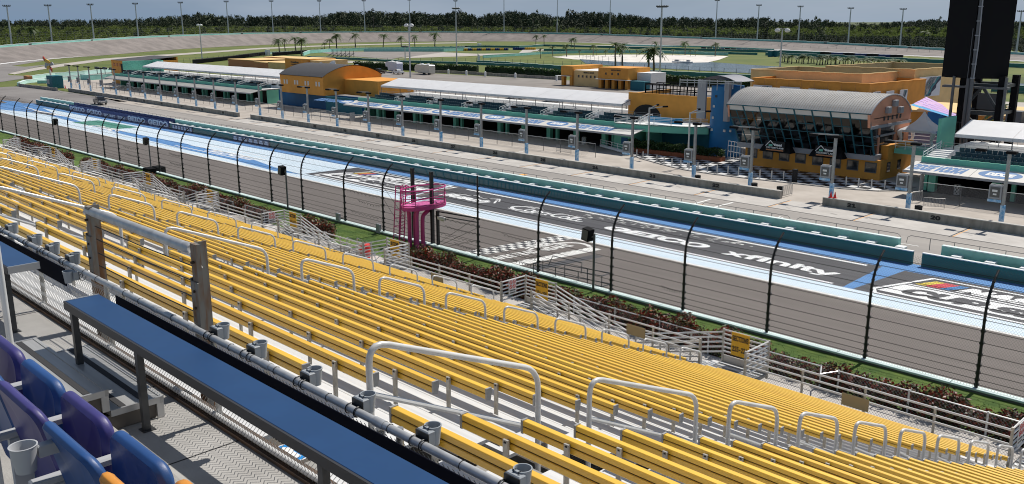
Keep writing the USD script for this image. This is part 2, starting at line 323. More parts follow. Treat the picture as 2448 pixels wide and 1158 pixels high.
# the inner edge of the turn and back stretch, surveyed at ground level, and the height of the top of the outer wall
bank_px = [(0, 153, 6.0), (130, 140, 7.4), (260, 130.5, 8.4), (440, 116.5, 9.3), (620, 107.5, 9.9), (760, 103, 10.0), (900, 100.3, 10.0), (1040, 99, 9.6), (1160, 98.6, 9.0), (1300, 99.5, 8.2), (1500, 105, 7.0), (1820, 117, 5.6), (2050, 127, 4.4), (2250, 136, 3.4), (2448, 146, 2.8), (2700, 160, 2.5)]
inner = [np.array([-300, 78, 1.6]), np.array([-395, 98, 4.2])]+[np.array([*at(u, v, 0.3)[:2], h]) for u, v, h in bank_px]
inner = catmull(inner, 10)
tn = np.gradient(inner[:, :2], axis=0); tn /= np.linalg.norm(tn, axis=1, keepdims=True); nrm = np.stack([tn[:, 1], -tn[:, 0]], 1)
ctr = np.array([-400, 330.0]); nrm *= np.sign(((inner[:, :2]-ctr)*nrm).sum(1))[:, None]
for _ in range(30): nrm = np.vstack([nrm[:1], (nrm[:-2]+2*nrm[1:-1]+nrm[2:])/4, nrm[-1:]])
nrm /= np.linalg.norm(nrm, axis=1, keepdims=True)
WB = 24.0
outer = inner[:, :2]+nrm*WB; ztop = inner[:, 2]
def ribbon(a, za, b, zb):
    m = MB(); n = len(a); v = np.vstack([np.column_stack([a, np.broadcast_to(za, n)]), np.column_stack([b, np.broadcast_to(zb, n)])])
    return m.add(v, [(i, i+1, n+i+1, n+i) for i in range(n-1)])
struct("banked_turn", ribbon(inner[:, :2], 0.02, outer, ztop-1.1), "bank_asphalt")
struct("turn_edge_line", ribbon(inner[:, :2]+nrm*0.2, 0.06, inner[:, :2]+nrm*0.75, 0.24), "white_paint")
struct("turn_embankment", ribbon(outer+nrm*0.6, ztop-0.4, outer+nrm*30, -0.6), "scrub_ground")
tw = thing("turn_wall", "long teal barrier wall round the top of the far banked turn", "wall", (*outer[60], 0))
m = MB(); cap = MB(); n = len(outer)
for z0, z1, o0, o1, mm in ((-1.12, -0.12, 0.0, 0.5, m), (-0.117, 0.06, -0.12, 0.62, cap)):
    a, b = outer+nrm*o0, outer+nrm*o1
    v = np.vstack([np.column_stack([a, ztop+z0]), np.column_stack([a, ztop+z1]), np.column_stack([b, ztop+z1]), np.column_stack([b, ztop+z0])])
    mm.add(v, [(k*n+i, k*n+i+1, (k+1)*n+i+1, (k+1)*n+i) for k in range(3) for i in range(n-1)])
obj("wall_face", m, "teal_wall", tw); obj("wall_cap", cap, "teal_cap", tw)
mk = MB()
for i in range(25, n-3, 9):
    p = outer[i]-nrm[i]*0.06; mk.bar((*(p-tn[i]*1.4), ztop[i]-0.55), (*(p+tn[i]*1.4), ztop[i]-0.55), 0.12, 0.6)
obj("wall_marker", mk, "dark_steel", tw)
# catch fence above the turn wall
fm = MB(); A = []; B = []
for i in range(20, n, 1):
    p = outer[i]+nrm[i]*0.3; fm.bar((*p, ztop[i]), (*p, ztop[i]+5.2), 0.14); q = p-nrm[i]*1.1; fm.bar((*p, ztop[i]+5.2), (*q, ztop[i]+6.0), 0.12)
ff = thing("far_catch_fence", "dark post-and-cable fence standing on the far turn wall", "fence", (*outer[60], 0)); obj("posts", fm, "mid_steel", ff, kind="stuff")
for h in (1.2, 2.6, 4.0, 5.2):
    for i in range(20, n-1): A.append((*(outer[i]+nrm[i]*0.3), ztop[i]+h)); B.append((*(outer[i+1]+nrm[i+1]*0.3), ztop[i+1]+h))
obj("cables", MB().wires(A, B, 0.05), "mid_steel", ff, kind="stuff")

# front stretch: banked towards the inside
def tz(y): return 0.3+0.05*(68.0-y)
def strip(x0, x1, y0, y1, lift): return MB().quad((x0, y0, tz(y0)+lift), (x1, y0, tz(y0)+lift), (x1, y1, tz(y1)+lift), (x0, y1, tz(y1)+lift))
def tpoly(pts, lift): return MB().poly([(x, y, tz(y)+lift) for x, y in pts])
def on_track(u, v):
    d = ray(u, v); n = np.array([0, 0.05, 1.0]); c = 0.3+0.05*68-CAM[2]; return (CAM+d*(c/n.dot(d)))[:2]
struct("front_stretch", MB().add(strip(-300, 40, 41.0, 69.2, 0).v[0], [(0, 1, 2, 3)]), "track_asphalt")
struct("far_apron", MB().poly([(x, y, 0.0) for x, y in ((-300, 41), (-300, 90), (-222, 88), (-222, 69.2), (-299.9, 69.2))]), "apron_asphalt")
L0 = 0.006
struct("edge_line", strip(-300, 40, 54.62, 54.98, L0), "line_paint")
struct("pale_band", strip(-72.9, 40, 54.99, 57.5, L0), "pale_blue_paint")
struct("blue_band", strip(-230, 40, 66.2, 69.1, L0), "blue_paint")
struct("pale_field", tpoly([(-232, 54.99), (-72.905, 54.99), (-72.905, 57.2), (-76.5, 66.19), (-232, 66.19)], L0), "pale_blue_paint")
struct("logo_field", tpoly([(-72.4, 57.51), (-26.1, 57.51), (-27.1, 66.19), (-75.4, 66.19)], L0), "black_paint")
struct("blue_gap", tpoly([(-26.09, 57.51), (-25.4, 57.51), (-25.4, 66.19), (-27.08, 66.19)], L0), "blue_paint")
struct("series_field", strip(-25.39, 40, 57.51, 66.19, L0), "black_paint")
def flat(name, mb, m, lift=None): struct(name, mb, m)
EX, EY = np.array([1.0, 0, 0]), np.array([0, 1.0, -0.05])
def TP(x, y, lift=0.012): return (x, y, tz(y)+lift)
struct("logo_line", strip(-72.0, -27.0, 57.75, 58.05, 0.010), "white_paint"); struct("logo_line", strip(-73.6, -28.0, 65.35, 65.75, 0.010), "white_paint")
def lettering(name, mb, m="white_paint"): return struct(name, mb, m)
lettering("painted_letters", MB().text("GEICO", 1.75, TP(-50.0, 60.25), EX, EY, width=10.6, bold=3, shear=0.15))
lettering("painted_letters", MB().text("xfinity", 2.35, TP(-37.2, 59.35), EX, EY, width=9.4, bold=2, shear=-0.1))
# the beer name in heavy slanted script with a mountain line above
bm = MB().text("Busch", 1.75, TP(-72.6, 60.5), EX, EY, width=6.6, bold=3, shear=0.35)
lettering("painted_letters", bm)
pk = MB()
for a, b in (((-71.4, 62.6), (-69.9, 62.85)), ((-69.9, 62.85), (-69.4, 63.5)), ((-69.4, 63.5), (-68.5, 62.8)), ((-68.5, 62.8), (-67.3, 62.9)), ((-67.3, 62.9), (-66.6, 63.9)), ((-66.6, 63.9), (-65.4, 62.7)), ((-66.4, 63.4), (-65.0, 61.6))):
    pk.stroke([(a[0], a[1]-60), (b[0], b[1]-60)], 0.2, TP(0, 60), EX, EY)
lettering("painted_letters", pk)
# the cola name: flowing script drawn as strokes
ck = MB()
def arc(cx, cy, rx, ry, a0, a1, n=14): return [(cx+rx*math.cos(math.radians(a)), cy+ry*math.sin(math.radians(a))) for a in np.linspace(a0, a1, n)]
strokes = [(arc(1.5, 1.35, 1.45, 1.0, 60, 300), .34), ([(1.9, 2.25), (3.2, 2.6), (2.2, 2.75), (0.6, 2.5)], .2), (arc(3.0, .95, .48, .55, 0, 360), .26), (arc(4.15, .95, .5, .55, 30, 330), .26), (arc(5.2, .95, .46, .52, 0, 360), .26), ([(5.62, 1.5), (5.66, .7), (6.0, .45)], .24),
   ([(6.0, 1.0), (6.5, 1.05)], .2), (arc(7.2, 1.45, .85, .95, 50, 310), .3), ([(7.5, 2.3), (9.0, 2.2), (10.4, 2.55)], .2), (arc(8.25, .95, .45, .52, 0, 360), .25), ([(8.75, .5), (9.3, 2.1), (9.05, 2.2), (8.9, .75), (9.3, .45)], .2), (arc(9.75, .95, .42, .5, 0, 360), .25), ([(10.15, 1.45), (10.2, .65), (10.5, .45), (11.0, .7)], .22), ([(0.4, .25), (2.2, -.15), (4.4, .1), (3.0, -.3)], .16)]
for p, w in strokes: ck.stroke([(x*.86, y) for x, y in p], w, TP(-62.4, 60.5), EX, EY)
lettering("painted_letters", ck)
# the two series emblems
def emblem(x0, x1, y0, y1, tagx=""):
    o = TP(0, 0, 0.012); o = (0, 0, tz(0)+0.012)
    fr = MB(); W = x1-x0; sl = 0.9
    outerp = sg.Polygon([(x0+.6, y0), (x1-1.4, y0), (x1, y1), (x0+1.6, y1), (x0, y0+1.2)]); fr.shape(outerp.difference(outerp.buffer(-.28)), o, EX, EY)
    struct("emblem_frame", fr, "white_paint")
    struct("emblem_bar", MB().shape(sg.Polygon([(x0+.5, y0+1.0), (x1-1.2, y0+1.0), (x1-.7, y0+4.05), (x0+1.1, y0+4.05)]), (0, 0, tz(0)+0.013), EX, EY), "white_paint")
    struct("emblem_letters", MB().text("CUP SERIES", 2.2, (x0+1.5, y0+1.4, tz(y0+1.4)+0.017), EX, EY, width=14.2, bold=4, shear=.25, depth=.004), "black_paint")
    struct("emblem_letters", MB().text("NASCAR", 2.0, (x0+4.1, y0+4.9, tz(y0+4.9)+0.016), EX, EY, width=9.0, bold=4, shear=.3), "white_paint")
    struct("emblem_rule", MB().shape(sg.Polygon([(x0+1.2, y0+4.3), (x1-.8, y0+4.3), (x1-.75, y0+4.55), (x0+1.25, y0+4.55)]), (0, 0, tz(0)+0.014), EX, EY), "white_paint")
    for i, mm in enumerate(("yellow_stripe", "yellow_stripe", "red_stripe", "red_stripe", "red_stripe", "blue_stripe", "blue_stripe")):
        xx = x0+1.5+i*.33; struct("emblem_stripe", MB().shape(sg.Polygon([(xx, y0+4.9), (xx+.27, y0+4.9), (xx+.27+.7, y0+6.9), (xx+.7, y0+6.9)]), (0, 0, tz(0)+0.015), EX, EY), mm)
struct("series_field", tpoly([(-93.5, 57.3), (-73.6, 57.3), (-77.0, 66.0), (-95.2, 66.0)], 0.010), "black_paint")
emblem(-92.6, -75.0, 57.6, 65.4); emblem(-24.7, -6.8, 57.7, 65.5)
# pale field: blue wedge, green panel, race logos on the left
struct("blue_wedge", tpoly([on_track(*p) for p in ((0, 240), (60, 262), (170, 290), (250, 311), (380, 342), (470, 364), (560, 384), (655, 409), (720, 418), (655, 400), (600, 380), (520, 362), (440, 343), (330, 322), (232, 303), (120, 268), (40, 243))], 0.010), "blue_paint")
struct("blue_wedge", tpoly([on_track(*p) for p in ((0, 247), (0, 262), (60, 268), (130, 272), (100, 258), (40, 246))], 0.011), "blue_paint")
struct("green_panel", tpoly([on_track(*p) for p in ((172, 293), (235, 288), (332, 305), (268, 310))], 0.011), "green_paint")
gp = on_track(190, 297); struct("panel_letters", MB().text("JOHNS", 2.6, TP(gp[0]+2.2, gp[1]-.6, 0.016), EX, EY, width=14.0, bold=2, shear=.2), "white_paint")
gp = on_track(425, 352); lg = MB().text("MIAMI", 2.2, TP(gp[0]+6, gp[1]+1.0, 0.016), EX, EY, width=13, bold=1, shear=.3); struct("panel_letters", lg, "white_paint")
lg = MB(); gp = on_track(415, 348)
for k in range(3): lg.shape(sg.Polygon([(gp[0]+k*.6, gp[1]+k*2.1), (gp[0]+19, gp[1]+k*2.1), (gp[0]+19.4, gp[1]+k*2.1+.28), (gp[0]+k*.6+.3, gp[1]+k*2.1+.28)]), (0, 0, tz(0)+0.016), EX, EY)
struct("panel_rule", lg, "white_paint")
gp = on_track(30, 258); sp = MB().shape(sg.Polygon([(gp[0]+2, gp[1]), (gp[0]+26, gp[1]+.2), (gp[0]+20, gp[1]+1.7)]), (0, 0, tz(0)+0.018), EX, EY).shape(sg.Polygon([(gp[0]+12, gp[1]-1), (gp[0]+30, gp[1]+.5), (gp[0]+18, gp[1]+.2)]), (0, 0, tz(0)+0.018), EX, EY); struct("painted_bird", sp, "black_paint")
struct("painted_bird", MB().shape(sg.Polygon([(gp[0]-4, gp[1]+3.2), (gp[0]+18, gp[1]+.4), (gp[0]+30, gp[1]+1.6), (gp[0]+26, gp[1]+2.4), (gp[0]+10, gp[1]+2.2)]), (0, 0, tz(0)+0.017), EX, EY), "white_paint")
# start and finish line with its chequers, and the track name beside it
struct("finish_line", strip(-49.75, -48.05, 43.2, 54.6, L0), "line_paint")
for j in range(24):
    for i in range(3):
        if (i+j) % 2 == 0: struct("chequer", strip(-49.72+i*.56, -49.72+i*.56+.54, 43.4+j*.46, 43.4+j*.46+.45, 0.011), "black_paint")
EXN, EYN = np.array([0, 1.0, -0.05]), np.array([-1.0, 0, 0])
struct("track_letters", MB().text("HOMESTEAD", 1.05, (-46.1, 43.0, tz(43.0)+0.012), EXN, EYN, width=5.6, bold=2).text("MIAMI", 1.05, (-46.1, 49.2, tz(49.2)+0.012), EXN, EYN, width=3.3, bold=2), "line_paint")
struct("track_letters", MB().text("SPEEDWAY", .62, (-44.9, 44.2, tz(44.2)+0.016), EXN, EYN, width=8.4, bold=2), "track_asphalt")
struct("name_bar", strip(-45.05, -43.95, 43.0, 53.3, L0), "line_paint")
pl = MB()
for a in (20, 55, 90, 125, 160, -10, 190): pl.stroke([(0, 0), (1.0*math.cos(math.radians(a)), .75*math.sin(math.radians(a))+.25), (1.75*math.cos(math.radians(a)), .9*math.sin(math.radians(a)))], .24, (-48.0+.55, 50.3, tz(50.3)+.012), EXN, EYN)
pl.stroke(arc(1.2, -1.3, 1.5, 1.35, 100, -40), .4, (-47.45, 51.0, tz(51.0)+.012), EXN, EYN)
struct("painted_palm", pl, "line_paint")
struct("sponsor_bar", strip(-43.1, -42.2, 43.6, 51.4, L0), "black_paint")
# tyre scuffs and flaked paint
sc = MB()
for k in range(90):
    x = -50+RNG.uniform(-8, 10)+ (RNG.uniform(0, 4)); y = 64.4+RNG.normal(0, .55)
    if y > 65.2 or y < 63: continue
    w, h = RNG.uniform(.1, .7), RNG.uniform(.05, .22); sc.shape(sg.Polygon([(x, y), (x+w, y+RNG.uniform(-.1, .1)), (x+w*.8, y+h), (x+w*.2, y+h*.8)]), (0, 0, tz(0)+0.012), EX, EY)
struct("paint_flakes", sc, "line_paint", kind="stuff", label="white flaked paint specks on the dark logo strip", cat="paint specks")

# inside wall: steel barrier, taller concrete wall behind, brackets, hoop railing
GX = [(-226.0, -26.4), (-24.9, 30.0)]
for gi, (x0, x1) in enumerate(((-226.0, -25.9), (-25.2, 30.0))):
    w = thing("inside_wall", ("long" if gi == 0 else "short right-hand")+" teal inside wall with steel barrier between track and pit road, "+("left" if gi == 0 else "right")+" of its gap", "wall", ((x0+x1)/2, 69, 0))
    obj("barrier_face", MB().box(x0, 68.75, .2, x1, 68.98, 1.28), "teal_dark", w); obj("barrier_cap", MB().box(x0, 68.72, 1.283, x1, 69.02, 1.345), "white_steel", w)
    xr = -27.4 if gi == 0 else -24.2
    obj("concrete_wall", MB().box(min(x0, xr) if gi == 0 else xr, 69.75, 0, xr if gi == 0 else x1, 70.05, 1.86), "teal_wall", w); obj("wall_cap", MB().box(x0 if gi == 0 else xr, 69.72, 1.863, xr if gi == 0 else x1, 70.09, 1.93), "teal_cap", w)
    x = x1-1.2
    k = 0
    while x > x0 and k < 110:
        obj("bracket", MB().bev(x-.35, 69.02, 1.2, x+.35, 69.74, 1.42, .03), "white_steel", w); x -= 2.35 if x > -80 else 2.9; k += 1
    x = x1-.4 if gi else -27.6
    rl = MB()
    while x > max(x0, -215):
        L = 9.0; rl.tube([(x, 70.5, 1.5), (x-.06, 70.5, 1.95), (x-.3, 70.5, 2.12), (x-L+.3, 70.5, 2.12), (x-L+.06, 70.5, 1.95), (x-L, 70.5, 1.5)], .022, 4, cap=False)
        for q in range(1, 5): rl.bar((x-q*L/5, 70.5, 1.2), (x-q*L/5, 70.5, 2.12), .04)
        x -= L+.55
    if rl.v: obj("hoop_railing", rl, "mid_steel", w)
# banners on the barrier
bn = thing("wall_banner", "long navy banner with big pale lettering along the inside wall", "banner", (-188, 68.6, 0))
xa, xb = aty(166, 262, 68.6)[0], aty(404, 300, 68.6)[0]
obj("banner_sheet", MB().box(xa, 68.60, .3, xb, 68.68, 1.62), "banner_blue", bn); obj("banner_edge", MB().box(xa, 69.66, 1.0, xb, 69.72, 2.0), "banner_blue", bn)
lw = xb-xa
for tx, a, b, h in (("GEICO", .0, .175, .95), ("GEICO", .20, .36, .95), ("RESTART", .385, .50, .6), ("ZONE", .525, .60, .6), ("GEICO", .625, .785, 1.0), ("GEICO", .815, .985, 1.05)):
    obj("banner_letters", MB().text(tx, h, (xa+a*lw+.3, 68.595, .42), (1, 0, 0), (0, 0, 1), width=(b-a)*lw, bold=3), "banner_white", bn)
for u0, u1, lb in ((412, 462, "dark grey banner with pale emblems just right of the long navy banner"), (555, 643, "dark grey banner with small pale blocks further right on the inside wall")):
    xa, xb = aty(u0, 310, 68.6)[0], aty(u1, 340, 68.6)[0]; b2 = thing("wall_banner", lb, "banner", ((xa+xb)/2, 68.6, 0)); obj("banner_sheet", MB().box(xa, 68.60, .3, xb, 68.68, 1.25), "banner_grey", b2)
    nn = 7; wd = (xb-xa)/nn
    for k in range(nn): obj("emblem", MB().box(xa+wd*(k+.15), 68.575, .5, xa+wd*(k+.85), 68.598, .78).box(xa+wd*(k+.25), 68.575, .84, xa+wd*(k+.75), 68.598, 1.05), "banner_white", b2)

# pit road
struct("pit_road", MB().quad((-222, 69.2, 0.0), (60, 69.2, 0.0), (60, 82.2, 0.0), (-222, 85.5, 0.0)), "pit_asphalt")
struct("pit_apron", MB().quad((-222, 85.5, 0.0), (60, 82.2, 0.0), (60, 120, 0.0), (-222, 120, 0.0)), "plaza_concrete")
struct("garage_yard", MB().quad((-300, 120, 0.0), (60, 120, 0.0), (60, 235, 0.0), (-300, 215, 0.0)), "lot_asphalt")
struct("left_yard", MB().poly([(-330, 100, 0.0), (-222, 86, 0.0), (-222, 120, 0.0), (-300, 120, 0.0), (-300, 160, 0.0)]), "plaza_concrete")
def wy(x): return 86.75+(-x-42.0)*0.0148          # front face of the pit wall
def ly(x): return wy(x)-4.75                      # outer line of the stalls
stall_x = [-23.2-9.12*k for k in range(-2, 16)]
DIG = [20+k for k in range(-2, 16)]
for k, x in enumerate(stall_x):
    a, b = x-9.12/2, x+9.12/2
    y0a, y0b, y1a, y1b = ly(a), ly(b), wy(a)-.02, wy(b)-.02
    if -41.5 > x > -43: continue
    e = .07
    struct("pit_stall", MB().add([(a+e, y0a, .012), (b-e, y0b, .012), (b-e, y1b, .012), (a+e, y1a, .012)], [(0, 1, 2, 3)]), "pit_concrete")
    struct("stall_line", MB().bar((a, y0a-.3, .016), (a, y1a, .016), .10, .003), "black_paint"); struct("stall_line", MB().bar((a+.2, y0a-.1, .016), (a+.2, y1a, .016), .10, .003), "orange_paint")
struct("stall_edge", MB().bar((-222, ly(-222)-.05, .017), (40, ly(40)-.05, .017), .12, .003), "roof_dark")
for p, q in (((1622, 497.5), (1700, 476.5)), ((1672, 505), (1752, 484.5))): struct("speed_line", MB().bar(at(*p, .012), at(*q, .012), .28, .004), "line_paint")
for p, q in (((1240, 364), (1254, 361)), ((1382, 444), (1394, 440)), ((1855, 523), (1866, 518)), ((1862, 524.5), (1872, 520)), ((2304, 604), (2315, 599))): struct("speed_line", MB().bar(at(*p, .012), at(*q, .012), .16, .004), "line_paint")
for u0, v0, u1, v1 in ((1580, 484, 1656, 500), (1828, 524, 1896, 537), (1962, 556, 2041, 574), (2113, 575, 2196, 589), (2274, 604, 2366, 620), (1272, 428, 1330, 439), (1372, 452, 1418, 461), (1110, 396, 1150, 402), (900, 358, 940, 364)): struct("lane_dash", MB().bar(at(u0, v0, .012), at(u1, v1, .012), .13, .004), "line_paint")
for u, v in ((2070, 558), (1674, 491), (1252, 418), (1120, 406)): p = at(u, v, .012); struct("pit_mark", MB().box(p[0]-.5, p[1]-.35, .004, p[0]+.4, p[1]+.35, .012), "orange_paint")
# oil and rubber stains in the stalls
st = MB()
for k in range(60):
    x = RNG.uniform(-160, 5); y = RNG.uniform(ly(x)+.5, wy(x)-.6); w = RNG.uniform(.2, 1.4); g_ = sg.Point(0, 0).buffer(RNG.uniform(.03, .09), 4); st.shape(g_, (x, y, .018), (w*6, 0, 0), (0, 1.2, 0), .001)
struct("stall_stains", st, "lot_asphalt", kind="stuff", label="small dark stains on the pale pit stalls", cat="stains")
# pit walls with stall numbers
def uw(u, v=300): return aty(u, v, 87.3)[0]
walls = [(-230.0, aty(558, 282, 87.6)[0], "left"), (aty(588, 282, 87.6)[0], aty(1866, 470, 86.9)[0], "middle"), (aty(1967, 490, 86.9)[0], 30.0, "right")]
walls[0] = (aty(153, 224, 88.9)[0], walls[0][1], "left")
names = {"left": "stained concrete pit wall at the left, ending behind the dark pickup truck", "middle": "longest stained concrete pit wall, numbered 22 at its right end", "right": "stained concrete pit wall at the right bearing numbers 21 and 20"}
wt = {}
for a, b, nm in walls:
    w = thing("pit_wall", names[nm], "wall", ((a+b)/2, wy((a+b)/2), 0)); wt[nm] = w
    obj("wall_body", MB().add([(x, wy(x)+dy, z) for x in (a, b) for dy, z in ((0, 0), (0, .80), (.42, .80), (.42, 0))], [(0, 4, 5, 1), (1, 5, 6, 2), (2, 6, 7, 3), (0, 1, 2, 3), (4, 7, 6, 5)]), "wall_concrete", w)
    obj("wall_top", MB().add([(x, wy(x)+dy, z) for x in (a, b) for dy, z in ((-.03, .803), (-.03, .88), (.45, .88), (.45, .803))], [(0, 4, 5, 1), (1, 5, 6, 2), (2, 6, 7, 3), (0, 1, 2, 3), (4, 7, 6, 5)]), "concrete_top", w)
num_px = [(2268, 20), (2059, 21), (1723, 22), (1567, 23), (1426, 24), (1298, 25), (1181, 26), (1078, 27), (982, 28), (895, 29), (815, 30), (742, 31), (676, 32), (615, 33)]
for u, nn in num_px+[(520, 35), (470, 36), (420, 37), (372, 38), (330, 39), (290, 40)]:
    x = aty(u, 300, 87.3)[0]; nm = "right" if nn < 22 else ("middle" if nn < 35 else "left"); obj("stall_number", MB().text(str(nn), .42, (x, wy(x)-.012, .24), (1, -.0148, 0), (0, 0, 1), width=.92, bold=4, depth=.008, center=True), "black_number", wt[nm])
t = thing("pit_wall", "short concrete pit wall with a red cone at the far left, below the teal booth", "wall", at(95, 213)); p, q = at(46, 207), at(137, 218); obj("wall_body", MB().bar(p+[0, 0, .42], q+[0, 0, .42], .4, .84), "wall_concrete", t)
# ---------------------------------------------------------------- garages with covered terraces above
def garage(label, x0, x1, yc, cols, lit, seatx, dixie, tent, tentlabel, gable_right=True, roofmat="panel_white", texts=(), ovals=(), stairs=()):
    t = thing("garage_building", label, "building", ((x0+x1)/2, yc, 0))
    L = yc-4.2
    obj("floor", MB().box(x0, yc-.5, .004, x1, yc+11, .05), "roof_dark", t)
    obj("side_wall", MB().box(x0, yc+.4, .05, x0+.3, yc+11, 3.3), "teal_building", t); obj("side_wall", MB().box(x1-.3, yc+.4, .05, x1, yc+11, 3.3), "teal_building", t)
    for k, c in enumerate(cols):
        obj("column", MB().bev(c-.38, yc-.1, 0.0, c+.38, yc+.6, 3.15, .03), "teal_building", t)
        if k % 2: obj("column", MB().bev(c+1.5, yc, 0.0, c+1.9, yc+.5, 3.15, .03), "teal_building", t)
        obj("partition", MB().box(c-.08, yc+.61, .05, c+.08, yc+10.6, 3.2), "shutter_dark", t)
    cc = [x0]+list(cols)+[x1]
    for a, b in zip(cc[:-1], cc[1:]):
        m = (a+b)/2
        if any(a < q < b for q in lit):
            obj("back_wall", MB().box(a, yc+10.7, .05, m-1.1, yc+10.9, 3.2).box(m+1.1, yc+10.7, .05, b, yc+10.9, 3.2).box(m-1.1, yc+10.7, 2.4, m+1.1, yc+10.9, 3.2), "shutter_dark", t)
        else: obj("back_wall", MB().box(a, yc+10.7, .05, b, yc+10.9, 3.2), "shutter_dark", t)
    obj("deck", MB().box(x0, yc-.9, 3.2, x1, yc+4.2, 3.45).box(x0, yc+4.2, 3.2, x1, yc+14.5, 4.25), "canvas_white", t)
    obj("parapet", MB().box(x0, yc-1.1, 3.3, x1, yc-.92, 4.0), "teal_building", t)
    # the sloping canopy in panels
    n = max(3, int((x1-x0)/6.2)); dx = (x1-x0+1.2)/n
    for k in range(n):
        a = x0-.6+k*dx; b = a+dx-.04
        obj("canopy_panel", MB().add([(a, L, 2.78), (b, L, 2.78), (b, yc-1.0, 3.42), (a, yc-1.0, 3.42), (a, L, 2.70), (b, L, 2.70), (b, yc-1.0, 3.34), (a, yc-1.0, 3.34)], [(0, 1, 2, 3), (7, 6, 5, 4), (0, 4, 5, 1), (3, 2, 6, 7), (0, 3, 7, 4), (1, 5, 6, 2)]), roofmat, t)
    obj("canopy_edge", MB().box(x0-.65, L-.05, 2.56, x1+.65, L-.004, 2.82), "panel_grey", t)
    sl = (3.42-2.78)/(yc-1.0-L); ey = np.array([0, 1, sl])/math.hypot(1, sl)
    for x, w in texts: obj("canopy_letters", MB().text("DIXIE VODKA", 1.85, (x-w/2-.3, L+.55, 2.78+.55*sl+.006), (1, 0, 0), ey, width=w, bold=4, shear=.3), "dixie_blue", t)
    for x in ovals:
        e = sg.Point(0, 0).buffer(1, 16); o = (x, L+1.6, 2.78+1.6*sl+.006)
        obj("canopy_oval", MB().shape(sg.Polygon([(2.1*math.cos(a), 1.15*math.sin(a)) for a in np.linspace(0, 2*PI, 28)]), o, (1, 0, 0), ey), "dixie_blue", t)
        obj("canopy_letters", MB().text("DIXIE", .95, np.array(o)+[-1.35, -.45, -.45*sl+.006], (1, 0, 0), ey, width=2.6, bold=4, shear=.2), "canvas_white", t)
    # seat rows on the terrace, in blocks between small stairs
    for bi, (a, b) in enumerate(seatx):
        for r in range(3):
            y, z = yc-.55+r*1.15, 3.5+.34*r; m = MB(); obj("tier", MB().box(a-.4, y-.25, 3.45, b+.4, y+.9, z), "teal_seat" if roofmat == "roof_grey" else "panel_grey", t)
            x = a
            while x+.5 < b:
                m.bev(x, y+.25, z+.02, x+.5, y+.7, z+.40, .04); m.bev(x, y+.02, z+.1, x+.5, y+.12, z+.80, .03); x += .56
            obj("seat_row", m, "teal_seat", t, kind="stuff")
        xs = b+.9; h = MB()
        for q in (-.35, .35):
            h.tube([(xs+q, yc-.5, 3.5), (xs+q, yc-.5, 4.5), (xs+q, yc+2.6, 5.2), (xs+q, yc+2.6, 4.3)], .035, 5, cap=False); h.bar((xs+q, yc-.5, 4.05), (xs+q, yc+2.6, 4.75), .05)
        obj("stair_rail", h, "white_steel", t)
    rl = MB(); ra, rb = x0+.3, x1-.3; yr = yc+4.0
    for z in (4.55, 4.82, 5.1): rl.bar((ra, yr, z), (rb, yr, z), .03)
    for x in np.arange(ra, rb, 2.4): rl.bar((x, yr, 4.25), (x, yr, 5.12), .05)
    for z in (4.55, 4.82, 5.1): rl.bar((ra, yc+14, z), (rb, yc+14, z), .03)
    for x in np.arange(ra, rb, 2.4): rl.bar((x, yc+14, 4.25), (x, yc+14, 5.12), .05)
    obj("terrace_railing", rl, "grey_steel", t)
    # furniture on the terrace: bins and high tables
    rr = np.random.default_rng(int(abs(x0)*10))
    for q in range(int((x1-x0)/9)):
        x = rr.uniform(x0+3, x1-3); y = yc+rr.uniform(6, 12)
        single("terrace_table", MB().cyl(x, y, 4.25, 5.2, .05, 6).rev([(0, 0), (.4, 0), (.4, .04), (0, .04)], x, y, 5.2, 10).rev([(0, 0), (.3, 0), (.3, .03), (0, .03)], x, y, 4.252, 10), "panel_grey", "pale high table standing on a garage terrace under the white roof", "table", "high tables on the garage terraces")
    # white tent roof
    a, b = tent; ye, yr, yb = yc+5.0, yc+9.6, yc+14.2; ze, zr = 6.05, 7.30
    tt = thing("tent_roof", tentlabel, "tent", ((a+b)/2, ye, 4.25))
    n = max(2, round((b-a)/6.0)); dx = (b-a)/n
    for k in range(n):
        p, q = a+k*dx+.01, a+(k+1)*dx-.01
        obj("roof_panel", MB().add([(p, ye, ze), (q, ye, ze), (q, yr, zr), (p, yr, zr), (p, yb, ze), (q, yb, ze)], [(0, 1, 2, 3), (3, 2, 5, 4)]), "tent_white", tt)
        obj("valance", MB().box(p, ye-.03, ze-.38, q, ye, ze), "tent_white", tt)
    for x in (a, b): obj("gable", MB().add([(x, ye, ze), (x, yr, zr-.02), (x, yb, ze), (x, ye, ze-.3), (x, yb, ze-.3)], [(0, 1, 2, 2), (0, 2, 4, 3)]), "tent_white", tt)
    for k in range(n+1):
        x = a+k*dx
        for y in (ye+.06, yb-.06): obj("tent_pole", MB().cyl(x, y, 4.25, ze-.02, .06, 6), "mid_steel", tt)
        obj("rafter", MB().bar((x, ye+.1, ze-.08), (x, yr, zr-.1), .07).bar((x, yr, zr-.1), (x, yb-.1, ze-.08), .07), "mid_steel", tt)
    return t
def X(u, y, v=280): return aty(u, v, y)[0]
YM = 106.1
mt = [(X(u, YM-2.6), 8.2) for u in (1419, 1255, 1113, 994, 882, 790)]; mo = [X(u, YM-2.6) for u in (1333, 1183, 1054, 934, 830)]
GX0, GX1 = -150.0, -79.6
cols = [GX1-2.2-5.75*k for k in range(12)]
garage("middle garage row with a white canopy lettered DIXIE VODKA below teal seats", GX0, GX1, YM, cols, [c+3 for i, c in enumerate(cols) if i in (1, 3, 5, 6, 9)], [(GX1-9.5-k*9.6, GX1-2.2-k*9.6) for k in range(7)],
       True, (-150.5, -88.2), "long white tent roof over the middle garage terrace", texts=mt, ovals=mo)
YL = 107.6; LX0, LX1 = -276.0, -190.5
